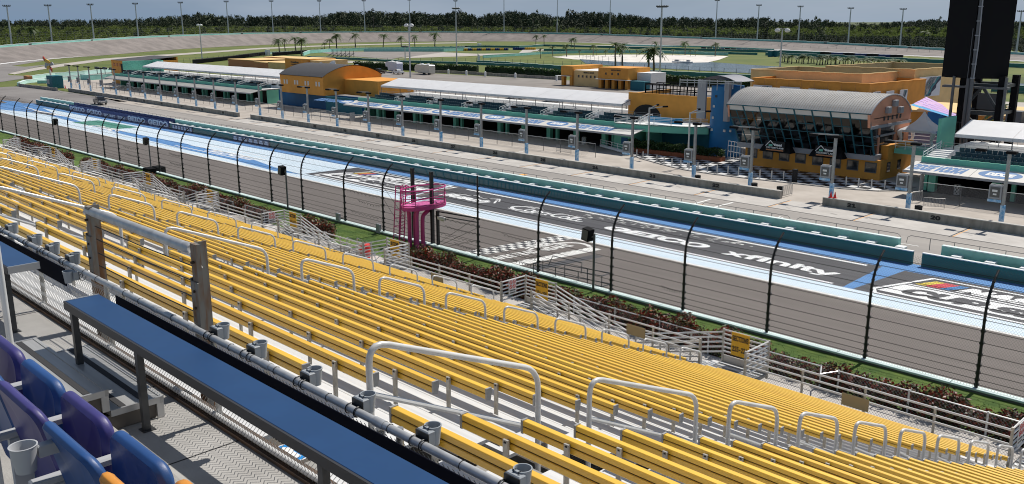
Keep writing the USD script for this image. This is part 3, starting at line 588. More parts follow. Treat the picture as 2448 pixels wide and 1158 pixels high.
cols = [LX1-3-5.75*k for k in range(14)]
garage("left garage row with plain grey canopy between the two orange buildings", LX0, LX1, YL, cols, [], [(LX1-10-k*10.4, LX1-2.5-k*10.4) for k in range(8)], False, (-270.0, -192.0), "long white tent roof over the left garage terrace", roofmat="roof_grey")
YR = 102.3; RX0, RX1 = -38.3, -6
cols = [-37.3, -31.1+.35, -25.4, -19.6, -14]
garage("right garage row with blue DIXIE VODKA lettering on its canopy", RX0, RX1, YR, cols, [-22.5, -17], [(-35.4, -27.8), (-24.2, -16)], True, (-37.2, -7), "white tent roof over the right garage terrace, partly cut by the frame", texts=[(X(2247, YR-2.6, 400), 5.6)], ovals=[X(2392, YR-2.6, 414)])
# teal end walls of the terraces
for lb, x, y0, y1, z1 in (("pale teal slab wall closing the right terrace, under the screen tower", -38.9, 107.6, 112.2, 7.6), ("pale teal slab wall closing the left end of the left terrace", -276.6, 109.5, 119, 7.4)):
    single("terrace_wall", MB().bev(x-.35, y0, 0, x, y1, z1, .03), "teal_building", lb, "wall")
single("terrace_wall", MB().bev(-276.6, 118.6, 0, -270, 119, 7.6, .03), "teal_building", "broad pale teal wall standing behind the left tent roof", "wall")
# ---------------------------------------------------------------- orange block with a barrel roof between the garages
t = thing("orange_building", "orange building with grey barrel roof above a deep blue wall, between the garages", "building", (-172, 108, 0))
ox0, ox1 = -183.0, -165.6
obj("wall", MB().box(ox0, 107.2, 3.3, ox1, 122.5, 7.1), "orange_wall", t)
arcp = [(107.0+15.7*s, 7.1+2.3*math.sin(PI*s)**.8) for s in np.linspace(0, 1, 15)]
obj("gable_wall", MB().prism(arcp+[(107.0, 7.1)][:0], ox1-.25, ox1, "x"), "orange_wall", t); obj("gable_wall", MB().prism(arcp, ox0, ox0+.25, "x"), "orange_wall", t)
rf = MB(); p2 = [(y, z+.12) for y, z in arcp]; v = [(x, y, z) for x in (ox0-.2, ox1+.15) for y, z in p2]; k = len(p2); rf.add(v, [(i, k+i, k+i+1, i+1) for i in range(k-1)]); obj("roof", rf, "roof_dark", t, True)
obj("lower_wall", MB().box(ox0-5.8, 110.0, 0, ox1+13, 110.4, 3.3), "deep_blue_wall", t); obj("lower_wall", MB().box(ox1+.3, 107.4, 0, ox1+13, 107.7, 3.3), "dark_teal_wall", t)
for k in range(4):
    for q in (0, 1.1):
        x = ox0+1.6+k*4.3+q; obj("window", MB().box(x, 107.14, 5.2, x+.55, 107.2, 6.15), "panel_white", t)
obj("wall", MB().box(ox1+.02, 112.6, 3.3, ox1+12, 122, 6.6), "orange_wall", t)
t = thing("orange_building", "orange building with flat grey roof at the far left end of the garages", "building", (-284, 118, 0))
a, b = -294.5, -277.5
obj("wall", MB().box(a, 113, 0, b, 127, 7.2), "orange_wall", t); obj("roof", MB().add([(a-.3, 112.7, 7.22), (b, 112.7, 7.22), (b, 127.3, 8.2), (a-.3, 127.3, 8.2)], [(0, 1, 2, 3)]), "roof_dark", t)
obj("wall", MB().box(a, 126.6, 7.2, b, 127, 8.15), "orange_wall", t)
obj("opening", MB().box(-287, 112.93, 3.0, -279, 112.99, 6.2), "dark_room", t)
for k in range(3): obj("emblem", MB().box(a+1.5+k*2.2, 112.9, 5.4, a+2.8+k*2.2, 112.98, 6.3), "terracotta", t)
# ---------------------------------------------------------------- terrace building with orange back wall, left of the blue tower
t = thing("teal_building", "low curved teal building with railing, left of the blue tower, orange wall above", "building", (-78, 108, 0))
pts = [(-84.2, 104.4), (-80.5, 104.7), (-77, 105.6), (-73, 107.2), (-70.8, 108.6)]
fr = catmull([(x, y, 0) for x, y in pts], 5)[:, :2]
w = MB()
for p, q in zip(fr[:-1], fr[1:]): w.add([(*p, 3.0), (*q, 3.0), (*q, 4.05), (*p, 4.05), (p[0], p[1]+.3, 3.0), (q[0], q[1]+.3, 3.0), (q[0], q[1]+.3, 4.05), (p[0], p[1]+.3, 4.05)], [(0, 1, 2, 3), (7, 6, 5, 4), (3, 2, 6, 7), (0, 4, 5, 1)])
obj("fascia", w, "teal_building", t)
obj("balcony_floor", MB().poly([(*p, 4.056) for p in fr]+[(-70, 113, 4.056), (-84.2, 113, 4.056)], .2), "canvas_white", t)
obj("wall", MB().box(-84.6, 104.9, 0, -81.2, 113, 3.9), "teal_building", t)
obj("recess_wall", MB().box(-81.2, 110.0, 0, -69, 110.4, 3.9), "dark_teal_wall", t)
obj("window", MB().box(-83.3, 104.84, 2.3, -82.6, 104.9, 3.1), "shutter_dark", t); obj("door", MB().box(-83.2, 104.84, 0.9, -82, 104.9, 1.9), "deep_blue_wall", t)
obj("wall", MB().box(-88.6, 113.2, 3.6, -66, 113.6, 7.75), "orange_wall", t); obj("wall", MB().box(-88.6, 113.6, 3.6, -88.2, 124, 7.6), "orange_wall", t); obj("flat_roof", MB().box(-88.2, 113.6, 6.9, -66, 124, 7.1), "roof_dark", t)
obj("dark_arch", MB().prism([(-84.9+2.6*math.cos(a), 4.3+1.75*math.sin(a)) for a in np.linspace(0, PI, 14)], 113.12, 113.19, "y"), "dark_room", t)
rl = MB()
for z in (4.3, 4.52, 4.74, 4.96, 5.15): rl.tube([(*p, z) for p in fr], .028, 4, cap=False)
for p in fr[::3]: rl.bar((*p, 4.05), (*p, 5.2), .07)
obj("balcony_railing", rl, "white_steel", t); obj("screen_panel", MB().box(-79.6, 106.4, 4.3, -73.6, 106.45, 5.15), "sky_canvas", t)
sf = thing("roof_scaffold", "black steel frame platform standing on the orange wall left of the tower", "scaffold", (-78, 114, 7.1)); fr_ = MB(); sx0, sx1 = X(1547, 115, 215), X(1682, 115, 215)
for x in np.linspace(sx0, sx1, 9): fr_.bar((x, 114.6, 7.1), (x, 114.6, 9.2), .13).bar((x, 117.5, 7.1), (x, 117.5, 9.2), .1)
for z in (7.3, 8.2, 9.15): fr_.bar((sx0, 114.6, z), (sx1, 114.6, z), .14).bar((sx0, 117.5, z), (sx1, 117.5, z), .12)
for x in np.arange(sx0, sx1, .22): fr_.bar((x, 114.5, 7.15), (x, 114.5, 8.2), .035)
obj("frame", fr_, "black_steel", sf); obj("deck", MB().box(sx0, 114.6, 8.9, sx1, 117.5, 9.0), "black_steel", sf)
# ---------------------------------------------------------------- blue tower
TX, TY, TR = -69.3, 110.9, 2.25
t = thing("blue_tower", "round bright blue tower with grey metal fins and hood", "tower", (TX, TY, 0))
obj("shaft", MB().rev([(TR, 0), (TR, 9.75), (TR-.25, 9.75), (TR-.25, 9.3), (0, 9.3)], TX, TY, 0, 36), "blue_wall", t, 40)
for z, angs in ((7.0, (-1.9, -1.05)), (5.4, (-1.95, -1.1)), (3.7, (-2.0, -1.1, -.75)), (8.4, (-1.75,))):
    for a in angs:
        x, y = TX+TR*math.cos(a), TY+TR*math.sin(a); obj("wall_light", MB().bev(x-.16, y-.08, z-.17, x+.16, y+.06, z+.17, .02), "panel_white" if z < 8 else "dark_steel", t)
fx0, fx1 = X(1676, 108.4, 230), X(1741, 108.2, 230)
obj("fin", MB().bev(fx0-.5, 108.2, 5.2, fx0+.9, 108.5, 10.6, .03), "panel_grey", t); obj("fin", MB().bev(fx1-.45, 107.9, 5.1, fx1+.25, 108.5, 10.6, .03), "panel_grey", t)
mat("hood_grey", S(120, 122, 132), .6); hood = MB(); arc2 = [(fx0-.2+(fx1-fx0+1.6)*s, 10.5+.75*math.sin(PI*s)) for s in np.linspace(0, 1, 12)]
hood.add([(x, y, z) for y in (108.1, 112.4) for x, z in arc2], [(i, i+1, 13+i, 12+i) for i in range(11)]).prism(arc2+[(arc2[-1][0], 10.4), (arc2[0][0], 10.4)], 112.3, 112.4, "y"); obj("hood", hood, "hood_grey", t)
tr = MB(); xa, xb = X(1626, 107.6, 186), X(1772, 107.6, 195)
tr.bar((xa, 107.6, 10.45), (xb, 107.6, 10.6), .12).bar((xa, 107.6, 10.15), (xb, 107.6, 10.3), .07)
for x in np.linspace(xa, xb, 9): tr.bar((x, 107.6, 9.6 if abs(x-TX) > 2 else 9.3), (x, 107.6, 10.7), .07)
tr.bar((fx0+.3, 107.7, 10.5), (fx0+.3, 110, 10.6), .08); obj("truss", tr, "galvanised", t)
# ---------------------------------------------------------------- glass pavilion with the barrel roof
t = thing("glass_pavilion", "glass-fronted pavilion with ribbed grey barrel roof above an orange ground floor", "building", (-54, 105, 0))
px0, px1, yb = -62.7, -44.5, 105.4
obj("wall", MB().box(px0, yb, 0, px1, 114.5, 2.35), "orange_wall", t); obj("wall", MB().box(px1-2.6, 107.2, 2.35, px1, 114.5, 4.0), "orange_wall", t)
for uu, vv in ((1799, 366), (1836, 369), (1875, 374), (1914, 379), (1955, 384), (1997, 390), (2038.5, 395), (2081.5, 401)):
    c = aty(uu, vv, yb); w = obj("window", MB().box(c[0]-.72, yb-.05, c[2]-.62, c[0]+.72, yb-.004, c[2]+.62), "door_grey", t); obj("pane", MB().box(c[0]-.6, yb-.07, c[2]-.5, c[0]+.6, yb-.053, c[2]+.5), "dark_glass", w)
for y in (107.6, 110.6): obj("window", MB().box(px1+.004, y-.45, .8, px1+.05, y+.45, 2.0), "dark_glass", t)
obj("band", MB().add([(x, y, z) for x in (px0-.9, px1-.5) for y, z in ((104.75, 2.36), (104.6, 3.02), (106.5, 3.02), (106.5, 2.36))], [(0, 4, 5, 1), (1, 5, 6, 2), (2, 6, 7, 3), (0, 1, 2, 3), (4, 7, 6, 5), (0, 3, 7, 4)]), "panel_grey", t)
def gl(sx, sz):       # the leaning glass front: sx 0..1 along, sz 0..1 up
    xl = px0-.5-1.15*sz; xr = px1-.55-.35*sz
    return np.array([xl+(xr-xl)*sx, 104.6-1.25*sz, 3.03+4.25*sz])
NB = 8; rows = (0, .26, .52, .76, 1.0)
mul = MB()
for i in range(NB*2):
    for j in range(4):
        a, b, c, d = gl(i/16+.002, rows[j]+.006), gl((i+1)/16-.002, rows[j]+.006), gl((i+1)/16-.002, rows[j+1]-.006), gl(i/16+.002, rows[j+1]-.006)
        obj("pane", MB().quad(a, b, c, d), "window_glass", t)
for i in range(NB*2+1): obj("mullion", MB().bar(gl(i/16, 0), gl(i/16, 1.0 if i % 2 else 1.0)+(np.zeros(3) if i % 2 else gl(i/16, 1.17)-gl(i/16, 1.0)), .16 if i % 2 == 0 else .08, .14), "frame_teal", t)
for j in (1, 2, 3, 4):
    for i in range(NB):
        if j == 1 and i % 2 == 0 or j == 3 and i % 2: continue
        obj("rail", MB().bar(gl(i/8+.004, rows[j]), gl((i+1)/8-.004, rows[j]), .10, .07), "frame_teal", t)
for i in range(NB): obj("fascia_panel", MB().quad(gl(i/8+.006, 1.005), gl((i+1)/8-.006, 1.005), gl((i+1)/8-.006, 1.17), gl(i/8+.006, 1.17)), "panel_white", t)
obj("inner_wall", MB().box(px0-1, 110.6, 3.02, px1-1.2, 110.8, 7.6), "wall_concrete", t); obj("inner_floor", MB().box(px0-.6, 104.75, 3.02, px1-.8, 114, 3.06).box(px0-.8, 105.4, 5.05, px1-.8, 110.6, 5.3).box(px0-1, 104.2, 7.3, px1-.8, 111, 7.4), "panel_grey", t)
rp = [(103.05, 8.0), (104.0, 8.75), (105.2, 9.35), (106.6, 9.75), (108.2, 9.95), (109.8, 9.9), (111.4, 9.6), (112.8, 9.05), (114, 8.3), (114.8, 7.5)]
rp = catmull([(a, b, 0) for a, b in rp], 3)[:, :2]; nr = 58; rx0, rx1 = px0-1.75, px1-.75; K = len(rp)
rib = MB()
for k in range(nr):
    a = rx0+(rx1-rx0)*k/nr; b = rx0+(rx1-rx0)*(k+1)/nr; pp = MB()
    for x0_, x1_, dz in ((a, a+(b-a)*.22, .055), (a+(b-a)*.22, b, 0.0)): pp.add([(x, y, z+dz) for x in (x0_, x1_) for y, z in rp], [(i, K+i, K+i+1, i+1) for i in range(K-1)])
    obj("roof_panel", pp, "metal_roof", t)
obj("eave", MB().tube([(rx0, 103.05, 7.98), (rx1, 103.05, 7.98)], .07, 6), "frame_teal", t); obj("verge", MB().tube([(rx1+.02, y, z) for y, z in rp], .09, 6), "panel_grey", t)
gp = [(y, z-.03) for y, z in rp]+[(114.8, 6.35), (103.4, 6.35)]
obj("gable_wall", MB().prism(gp, rx1-.35, rx1-.05, "x"), "peach_wall", t); obj("gable_wall", MB().prism(gp, rx0+.1, rx0+.3, "x"), "peach_wall", t); obj("band", MB().bar((rx1+.03, 103.5, 6.35), (rx1+.03, 114.8, 6.35), .12, .35), "panel_grey", t)
obj("corner_wall", MB().box(rx1-.35, 110.6, 2.36, rx1-.1, 114.8, 6.3), "peach_wall", t); obj("corner_column", MB().box(rx1-.4, 106.0, 2.36, rx1-.05, 106.35, 6.3), "peach_wall", t)
for y0, y1 in ((104.4, 105.95), (106.4, 107.9), (107.95, 109.4), (109.45, 110.55)):
    for z0, z1 in ((3.0, 4.1), (4.14, 5.2), (5.24, 6.2)): obj("pane", MB().box(rx1-.2, y0, z0, rx1-.16, y1, z1), "dark_glass", t)
for z in (4.12, 5.22): obj("rail", MB().bar((rx1-.12, 104.4, z), (rx1-.12, 110.6, z), .06), "panel_grey", t)
obj("door", MB().box(rx1-.08, 111.6, 2.4, rx1-.04, 113.2, 5.0), "door_grey", t)
for y, z in ((107.4, 8.2), (109.2, 8.9), (110.9, 8.0)):
    ac = single("air_conditioner", MB().bev(rx1+.02, y-.45, z-.38, rx1+.42, y+.45, z+.38, .04), "panel_grey", {107.4: "white air conditioner on the peach gable, nearest the glass front", 109.2: "highest white air conditioner on the peach gable", 110.9: "white air conditioner on the peach gable, farthest back"}[y], "air conditioner", "air conditioners on the peach gable")
for y in (107, 108.1, 109.3, 110.6, 111.6): obj("window", MB().box(rx1-.045, y-.2, 6.95, rx1, y+.2, 7.45), "shutter_dark", t)
for cu, lb in ((1862, "left black awning with victory lane sign on the glass pavilion"), (1984, "right black awning with victory lane sign on the glass pavilion")):
    c = aty(cu, 350, 104.3)[0]; aw = thing("awning", lb, "awning", (c, 104.4, 2.3)); m = MB(); prof = [(104.55, 3.75), (104.05, 3.55), (103.55, 3.0), (103.3, 2.35)]
    hw = [1.3, 1.55, 1.9, 2.2]
    v = [(c+s*h, y, z) for (y, z), h in zip(prof, hw) for s in (-1, 1)]; m.add(v, [(2*i, 2*i+1, 2*i+3, 2*i+2) for i in range(3)])
    for s in (0, 1): m.add([v[s], v[2+s], v[4+s], v[6+s], (c+(-1 if s == 0 else 1)*2.2, 104.6, 2.35)], [(4, 0, 1, 1), (4, 1, 2, 2), (4, 2, 3, 3)])
    obj("cover", m, "black_steel", aw)
    o = np.array([c-1.3, 103.42, 2.55]); ey = np.array([0, .32, .95]); ey /= np.linalg.norm(ey)
    obj("sign_board", MB().box(c-1.35, 103.28, 2.5, c+1.35, 103.34, 3.75), "tread_black", aw)
    o2 = np.array([c-1.3, 103.275, 2.55]); sg_ = MB().stroke([(0, .55), (.65, 1.25), (1.15, .78)], .09, o2, (1, 0, 0), (0, 0, 1)).text("VICTORY LANE", .2, o2+[.1, 0, .27], (1, 0, 0), (0, 0, 1), width=2.4, bold=2)
    sg_.text("Real", .3, o2+[1.2, 0, .6], (1, 0, 0), (0, 0, 1), width=1.1, bold=3); obj("sign_letters", sg_, "canvas_white", aw); obj("sign_strip", MB().box(c-1.2, 103.255, 2.56, c+1.2, 103.275, 2.7), "terracotta", aw); obj("sign_mark", MB().box(c-.85, 103.25, 3.1, c-.35, 103.275, 3.35), "teal_building", aw)
# white gate beside the tower
gt = MB(); a, b = X(1746, 108.5, 340), X(1777, 107, 350)
for z in (.3, 1.1, 1.9, 2.5): gt.bar((a, 108, z), (b, 107, z), .06)
for s in np.linspace(0, 1, 6): gt.bar((a+(b-a)*s, 108-s, .1), (a+(b-a)*s, 108-s, 2.5), .06)
single("steel_gate", gt, "white_steel", "white barred gate between the blue tower and the glass pavilion", "gate")
# balcony bridge right of the pavilion, and the walkway with white rails
t = thing("walkway", "teal walkway with white rails linking pavilion and right garage terrace", "walkway", (-41, 110, 3.2))
obj("deck", MB().box(-44.4, 108.6, 3.0, -38.4, 112.5, 3.55), "teal_building", t); rl = MB()
for z in (3.9, 4.2, 4.5): rl.bar((-44.4, 108.65, z), (-38.4, 108.65, z), .05)
for x in np.linspace(-44.3, -38.5, 6): rl.bar((x, 108.65, 3.55), (x, 108.65, 4.55), .06)
obj("railing", rl, "white_steel", t)
st = thing("terrace_stairs", "pale stairs with white rails climbing beside the right garage seats", "stairs", (-37.6, 103, 3.4)); m = MB()
for k in range(6): m.box(-38.2, 101.6+k*.55, 3.3, -36.2, 102.15+k*.55, 3.75+k*.14)
obj("steps", m, "canvas_white", st); rl = MB()
for z in (.3, .6, .9): rl.bar((-38.25, 101.4, 3.5+z), (-38.25, 106.5, 4.3+z), .06)
for k in range(5): rl.bar((-38.25, 101.5+k*1.2, 3.5), (-38.25, 101.5+k*1.2, 4.6+k*.17), .06)
obj("railing", rl, "white_steel", st)
tp = thing("peaked_tent", "small white peaked tent with curtain legs beside the pavilion", "tent", (-41.8, 113.5, 3.55)); c = np.array(aty(2205, 320, 113.5)); cx = c[0]; R = 2.1
lev = [(1.0, 5.55), (.62, 6.0), (.34, 6.55), (.15, 7.15), (.03, 7.7)]; m = MB(); v = [(cx+sx*R*k, 113.5+sy*R*k, z) for k, z in lev for sx, sy in ((-1, -1), (1, -1), (1, 1), (-1, 1))]; m.add(v, [(4*i+j, 4*i+(j+1) % 4, 4*i+4+(j+1) % 4, 4*i+4+j) for i in range(4) for j in range(4)]); obj("canopy", m, "tent_white", tp)
for sx in (-1, 1):
    for sy in (-1, 1): obj("curtain", MB().tube([(cx+sx*R, 113.5+sy*R, 5.5), (cx+sx*(R-.28), 113.5+sy*(R-.28), 4.4), (cx+sx*(R-.05), 113.5+sy*(R-.05), 3.6)], [.38, .17, .22], 6), "tent_white", tp)
single("valance_band", MB().box(cx-R, 113.5-R-.03, 5.3, cx+R, 113.5-R, 5.57), "tent_white", "white valance hanging on the front of the small peaked tent", "valance")
# chequered plaza: tiles one by one
plaza_outline = [at(u, v)[:2] for u, v in ((1508, 371), (1535, 381), (1560, 388), (1600, 399), (1640, 408), (1700, 417), (1780, 427), (1900, 440), (2010, 452), (2100, 458), (2162, 456))]+[(-39.5, 104.0), (-44.0, 106.0), (-44.0, 109.5), (-81.5, 109.5)]
pg = sg.Polygon(plaza_outline).buffer(0)
UsdGeom.Xform.Define(stage, "/World/chequered_plaza"); tag(stage.GetPrimAtPath("/World/chequered_plaza"), None, None, None, "structure")
cs = 1.3; nt = 0
for i in range(-66, -28):
    for j in range(72, 86):
        x, y = i*cs+.35*0, j*cs; q = sg.box(x+.01, y+.01, x+cs-.01, y+cs-.01).intersection(pg)
        if q.area < .25 or q.geom_type != "Polygon": continue
        if (px0 < x+.6 < px1 and y > 105.0): continue
        obj("tile", MB().shape(q, (0, 0, .004), (1, 0, 0), (0, 1, 0), .014), "tile_white" if (i+j) % 2 else "tile_black", "/World/chequered_plaza"); nt += 1
kb = MB(); ol = [np.array([*p, 0]) for p in plaza_outline[:11]]
for p, q in zip(ol[:-1], ol[1:]): kb.bar(p+[0, 0, .06], q+[0, 0, .06], .22, .12)
struct("plaza_kerb", kb, "concrete_top")
bpx = [(1519, 378), (1534, 383), (1567, 392), (1584, 396), (1603, 400), (1624, 404), (1644, 408), (1665, 410), (1688, 414), (1711, 417), (1737, 420), (1762, 423), (1788, 427), (1813, 430), (1841, 432), (1870, 434), (2019, 447), (2049, 451), (2080, 454), (2112, 456), (2143, 458)]
for u, v in bpx:
    p = at(u, v-2); single("bollard", MB().cyl(p[0], p[1]+.3, 0, 1.0, .09, 10).cyl(p[0], p[1]+.3, 1.003, 1.06, .06, 10), "galvanised", "short white bollard along the kerb of the chequered plaza", "bollard", "bollards along the chequered plaza")
p = at(1899, 436); single("signal_post", MB().box(p[0]-.25, p[1]-.2, 0, p[0]+.25, p[1]+.2, 1.55), "tread_black", "black box post standing among the bollards before the pavilion", "post")
# long planter with a green hedge before the teal building
t = thing("planter", "long terracotta planter with a dense green hedge left of the blue tower", "planter", (-75, 104.5, 0))
pa, pb = np.array(at(1498, 362)), np.array(at(1723, 388)); dv = pb-pa; ln = np.linalg.norm(dv); dv /= ln; nv = np.array([-dv[1], dv[0], 0])
for k in range(8): a = pa+dv*(ln*k/8+.02); b = pa+dv*(ln*(k+1)/8-.02); obj("box", MB().bar(a+nv*.6+[0, 0, .3], b+nv*.6+[0, 0, .3], 1.2, .6), "clay_planter", t)
def leafmass(n, size, sampler, rng, up=.4):
    """n leaf-sized faces, placed by sampler(rng, n) -> points"""
    P = sampler(rng, n); d1 = rng.normal(size=(n, 3)); d1 /= np.linalg.norm(d1, axis=1, keepdims=True); d2 = rng.normal(size=(n, 3)); d2[:, 2] *= up; d2 -= (d1*d2).sum(1, keepdims=True)*d1; d2 /= np.linalg.norm(d2, axis=1, keepdims=True)+1e-9
    s = size*rng.uniform(.6, 1.3, (n, 1)); v = np.stack([P-d1*s, P-d2*s*.45, P+d1*s, P+d2*s*.45], 1).reshape(-1, 3); m = MB(); return m.add(v, np.arange(4*n).reshape(-1, 4))
def hs(rng, n):
    s = rng.uniform(0, ln, n); w = rng.uniform(-.05, 1.25, n); z = .55+1.15*rng.uniform(0, 1, n)**.6+.12*np.sin(s*2.3); return pa+dv*s[:, None]+nv*w[:, None]+np.stack([0*z, 0*z, z], 1)
obj("foliage", leafmass(5200, .17, hs, np.random.default_rng(3)), "hedge_leaf", t, kind="stuff")
rp_ = MB()
for z in (.45, .8, 1.15):
    rp_.bar((*at(1436, 352)[:2], z), (*at(1504, 372)[:2], z+.1), .06)
for s in np.linspace(0, 1, 6): p = at(1436, 352)*(1-s)+at(1504, 372)*s; rp_.bar((*p[:2], 0), (*p[:2], 1.2), .06)
rp_.bar((*at(1436, 352)[:2], .25), (*at(1504, 372)[:2], .3), .3, .3)
single("ramp_railing", rp_, "white_steel", "white railing along the ramp left of the chequered plaza", "railing")
# ---------------------------------------------------------------- big orange and cream block with murals
MX, MY, MA = -73.1, 165.0, math.radians(-5.0)
t = thing("media_building", "large cream and orange flat-roofed building with mural panels, behind the pavilion", "building", (MX, MY, 0), MA)
def roofed(x0, y0, x1, y1, z, m, par=1.2, mroof="roof_dark"):
    L = dict(local=True)
    obj("wall", MB().box(x0, y0, 0, x1, y0+.4, z).box(x0, y1-.4, 0, x1, y1, z).box(x0, y0+.4, 0, x0+.4, y1-.4, z).box(x1-.4, y0+.4, 0, x1, y1-.4, z), m, t, **L); obj("roof", MB().box(x0+.4, y0+.4, z-par-.2, x1-.4, y1-.4, z-par), mroof, t, **L)
    obj("coping", MB().box(x0-.08, y0-.08, z+.003, x1+.08, y0+.48, z+.16).box(x0-.08, y1-.48, z+.003, x1+.08, y1+.08, z+.16).box(x0-.08, y0+.483, z+.003, x0+.48, y1-.483, z+.16).box(x1-.48, y0+.483, z+.003, x1+.08, y1-.483, z+.16), m, t, **L)
roofed(-25.8, 0, 0, 21.4, 7.1, "orange_wall", .5, "terracotta"); roofed(-31.7, 7.5, -5.9, 25, 8.35, "cream_wall", 1.7); roofed(-22.5, 21.5, -2.5, 50, 8.9, "cream_wall", 1.9)
for k in range(1, 9): obj("wall_joint", MB().box(-25.8+k*2.87, -.012, 0, -25.8+k*2.87+.06, -.003, 7.0), "terracotta", t, local=True)
def wloc(x, y): return np.array([MX+x*math.cos(MA)-y*math.sin(MA), MY+x*math.sin(MA)+y*math.cos(MA)])
def onwall(u, p, ang):
    d = ray(u, 100); nn = np.array([d[1], -d[0]]); D = np.array([math.cos(ang), math.sin(ang)]); return p+D*(-(nn@p)/(nn@D))
def ztop(u, v, p): d = ray(u, v); return CAM[2]+d[2]*np.hypot(*p)/math.hypot(d[0], d[1])
def mural(label, p, ang, w, z0, z1, seed, blank=False):
    o = (p[0], p[1], z0); h = z1-z0; tt = thing("mural_panel", label, "panel", o); ex = np.array([math.cos(ang), math.sin(ang), 0.0]); ez = np.array([0, 0, 1.0]); rng = np.random.default_rng(seed)
    obj("board", MB().shape(sg.box(0, 0, w, h), o, ex, ez, .12), "mural_white", tt); nrm_ = np.cross(ex, ez); o2 = np.array(o)+nrm_*.125
    for q in (.2, w-.3): obj("bracket", MB().shape(sg.box(q, h*.4, q+.1, h*.6), np.array(o)-nrm_*.55, ex, ez, .55), "panel_grey", tt)
    if not blank:
        fr_ = sg.box(.1, .1, w-.1, h-.1)
        for li, mm in enumerate(("mural_navy", "mural_teal", "panel_grey")):
            m = MB()
            for k in range(5):
                a = rng.uniform(.0, .45)*w; pts = [(a+w*.55*s+rng.normal(0, .03)*w, h*(.02+.96*s)+rng.normal(0, .06)*h) for s in np.linspace(0, 1, 7)]
                m.shape(sg.LineString(pts).buffer(rng.uniform(.015, .05)*w).intersection(fr_), o2+nrm_*.006*(li+1), ex, ez, .004)
            if m.v: obj("artwork", m, mm, tt)
fo, so = wloc(0, -.6), wloc(.6, 0)
for k, (u0, u1, vt, lb, bk) in enumerate(((1808, 1853, 203, "grey lattice mural panel at the left on the orange wall", False), (1873, 1921, 207, "blank pale panel on the orange wall behind the pavilion roof", True), (1942, 1991, 212, "panel with dark radiating strokes on the orange wall", False), (2012, 2064, 217, "panel with slanted dark bars on the orange wall", False))):
    p, q = onwall(u0, fo, MA), onwall(u1, fo, MA); z = ztop(u0, vt, p); mural(lb, p, MA, np.linalg.norm(q-p), z-2.6, z, 20+k, bk)
for k, (u0, u1, vt, hh, lb) in enumerate(((2098, 2121, 221, 1.9, "small panel with a violet shape on the orange side wall"), (2130, 2154, 219, 2.5, "blank white panel on the orange side wall"), (2163, 2186, 216, 3.6, "tallest pale blue panel on the orange side wall"))):
    p, q = onwall(u0, so, MA+PI/2), onwall(u1, so, MA+PI/2); z = ztop(u0, vt, p); mural(lb, p, MA+PI/2, np.linalg.norm(q-p)*.75, z-hh, z, 40+k, k == 1)
so3 = wloc(-2.5+.7, 21.5); p, q = onwall(2207, so3, MA+PI/2), onwall(2258, so3, MA+PI/2); mural("largest mural panel of teal and black strokes on the cream side wall", p, MA+PI/2, np.linalg.norm(q-p), ztop(2207, 234, p), ztop(2207, 186, p), 51)
# lilac shade sail building
t = thing("shade_sail", "lilac and blue striped shade sail behind the small peaked tent", "awning", (-52, 150, 4))
p = [aty(2176, 252, 140), aty(2268, 282, 138), aty(2335, 300, 142), aty(2290, 268, 170), aty(2215, 232, 172)]
for k in range(6):
    s0, s1 = k/6+.01, (k+1)/6-.01; a, b, c, d = p[0]*(1-s0)+p[4]*s0, p[2]*(1-s0)+p[3]*s0, p[2]*(1-s1)+p[3]*s1, p[0]*(1-s1)+p[4]*s1; obj("stripe", MB().quad(a, b, c, d), "sky_canvas" if k == 0 else "lilac_canvas", t)
for q in (p[0], p[2], p[3], p[4]): obj("pole", MB().cyl(q[0], q[1], 0, q[2]-.05, .15, 6), "deep_blue_wall", t)
t = thing("orange_building", "low dark orange building under the lilac shade sail", "building", (-50, 160, 0)); obj("wall", MB().box(-66, 158, 0, -36, 176, 3.4), "orange_wall", t); obj("column", MB().box(-59, 156.5, 0, -56.5, 158, 3.6), "blue_wall", t); obj("roof", MB().box(-66.3, 157.7, 3.4, -35.7, 176.3, 3.7), "cream_wall", t)
t = thing("orange_building", "low orange building with pale ribbed roof and a grey unit, at the right edge", "building", (-16, 150, 0)); obj("wall", MB().box(-38, 150, 0, 10, 165, 3.2), "orange_wall", t); rf = MB()
for k in range(40): x = -38.3+k*1.2; rf.add([(x, 149.6, 3.22), (x+.9, 149.6, 3.22), (x+.9, 158, 4.5), (x, 158, 4.5), (x+1.2, 149.6, 3.3), (x+1.2, 158, 4.58)], [(0, 1, 2, 3), (1, 4, 5, 2)])
obj("roof", rf, "metal_roof", t); q = aty(2428, 285, 151); obj("roof_unit", MB().bev(q[0]-1.1, 149.8, 3.3, q[0]+1.1, 152, 5.2, .05), "mid_steel", t)
# ---------------------------------------------------------------- screen tower
JX, JY = -40.6, 122.0
t = thing("screen_tower", "black double-sided video screen on a dark steel lattice tower", "screen tower", (JX, JY, 0))
pl = [aty(2257, 186, 120.5), aty(2323, 192, 119.0), aty(2327, 192, 119.0), aty(2405, 194, 121.0)]
zb = 11.6
for i, (a, b) in enumerate(((pl[0], pl[1]), (pl[2], pl[3]))):
    a2, b2 = np.array([a[0], a[1], 0]), np.array([b[0], b[1], 0]); d = (b2-a2)/np.linalg.norm(b2-a2); nn = np.array([d[1], -d[0], 0])
    m = MB(); c = (a2+b2)/2; hw = np.linalg.norm(b2-a2)/2; m.bar(c+[0, 0, zb], c+[0, 0, zb+14.5], hw*2, .9, up=nn); obj("screen", m, "black_steel", t)
mast = np.array([(pl[1][0]+pl[2][0])/2, 118.7])
obj("mast", MB().cyl(mast[0]+.1, mast[1]-.1, 3, zb+14.5, .22, 10).cyl(mast[0]-.4, mast[1]+.2, 0, zb+6, .26, 10), "mid_steel", t)
cab = MB()
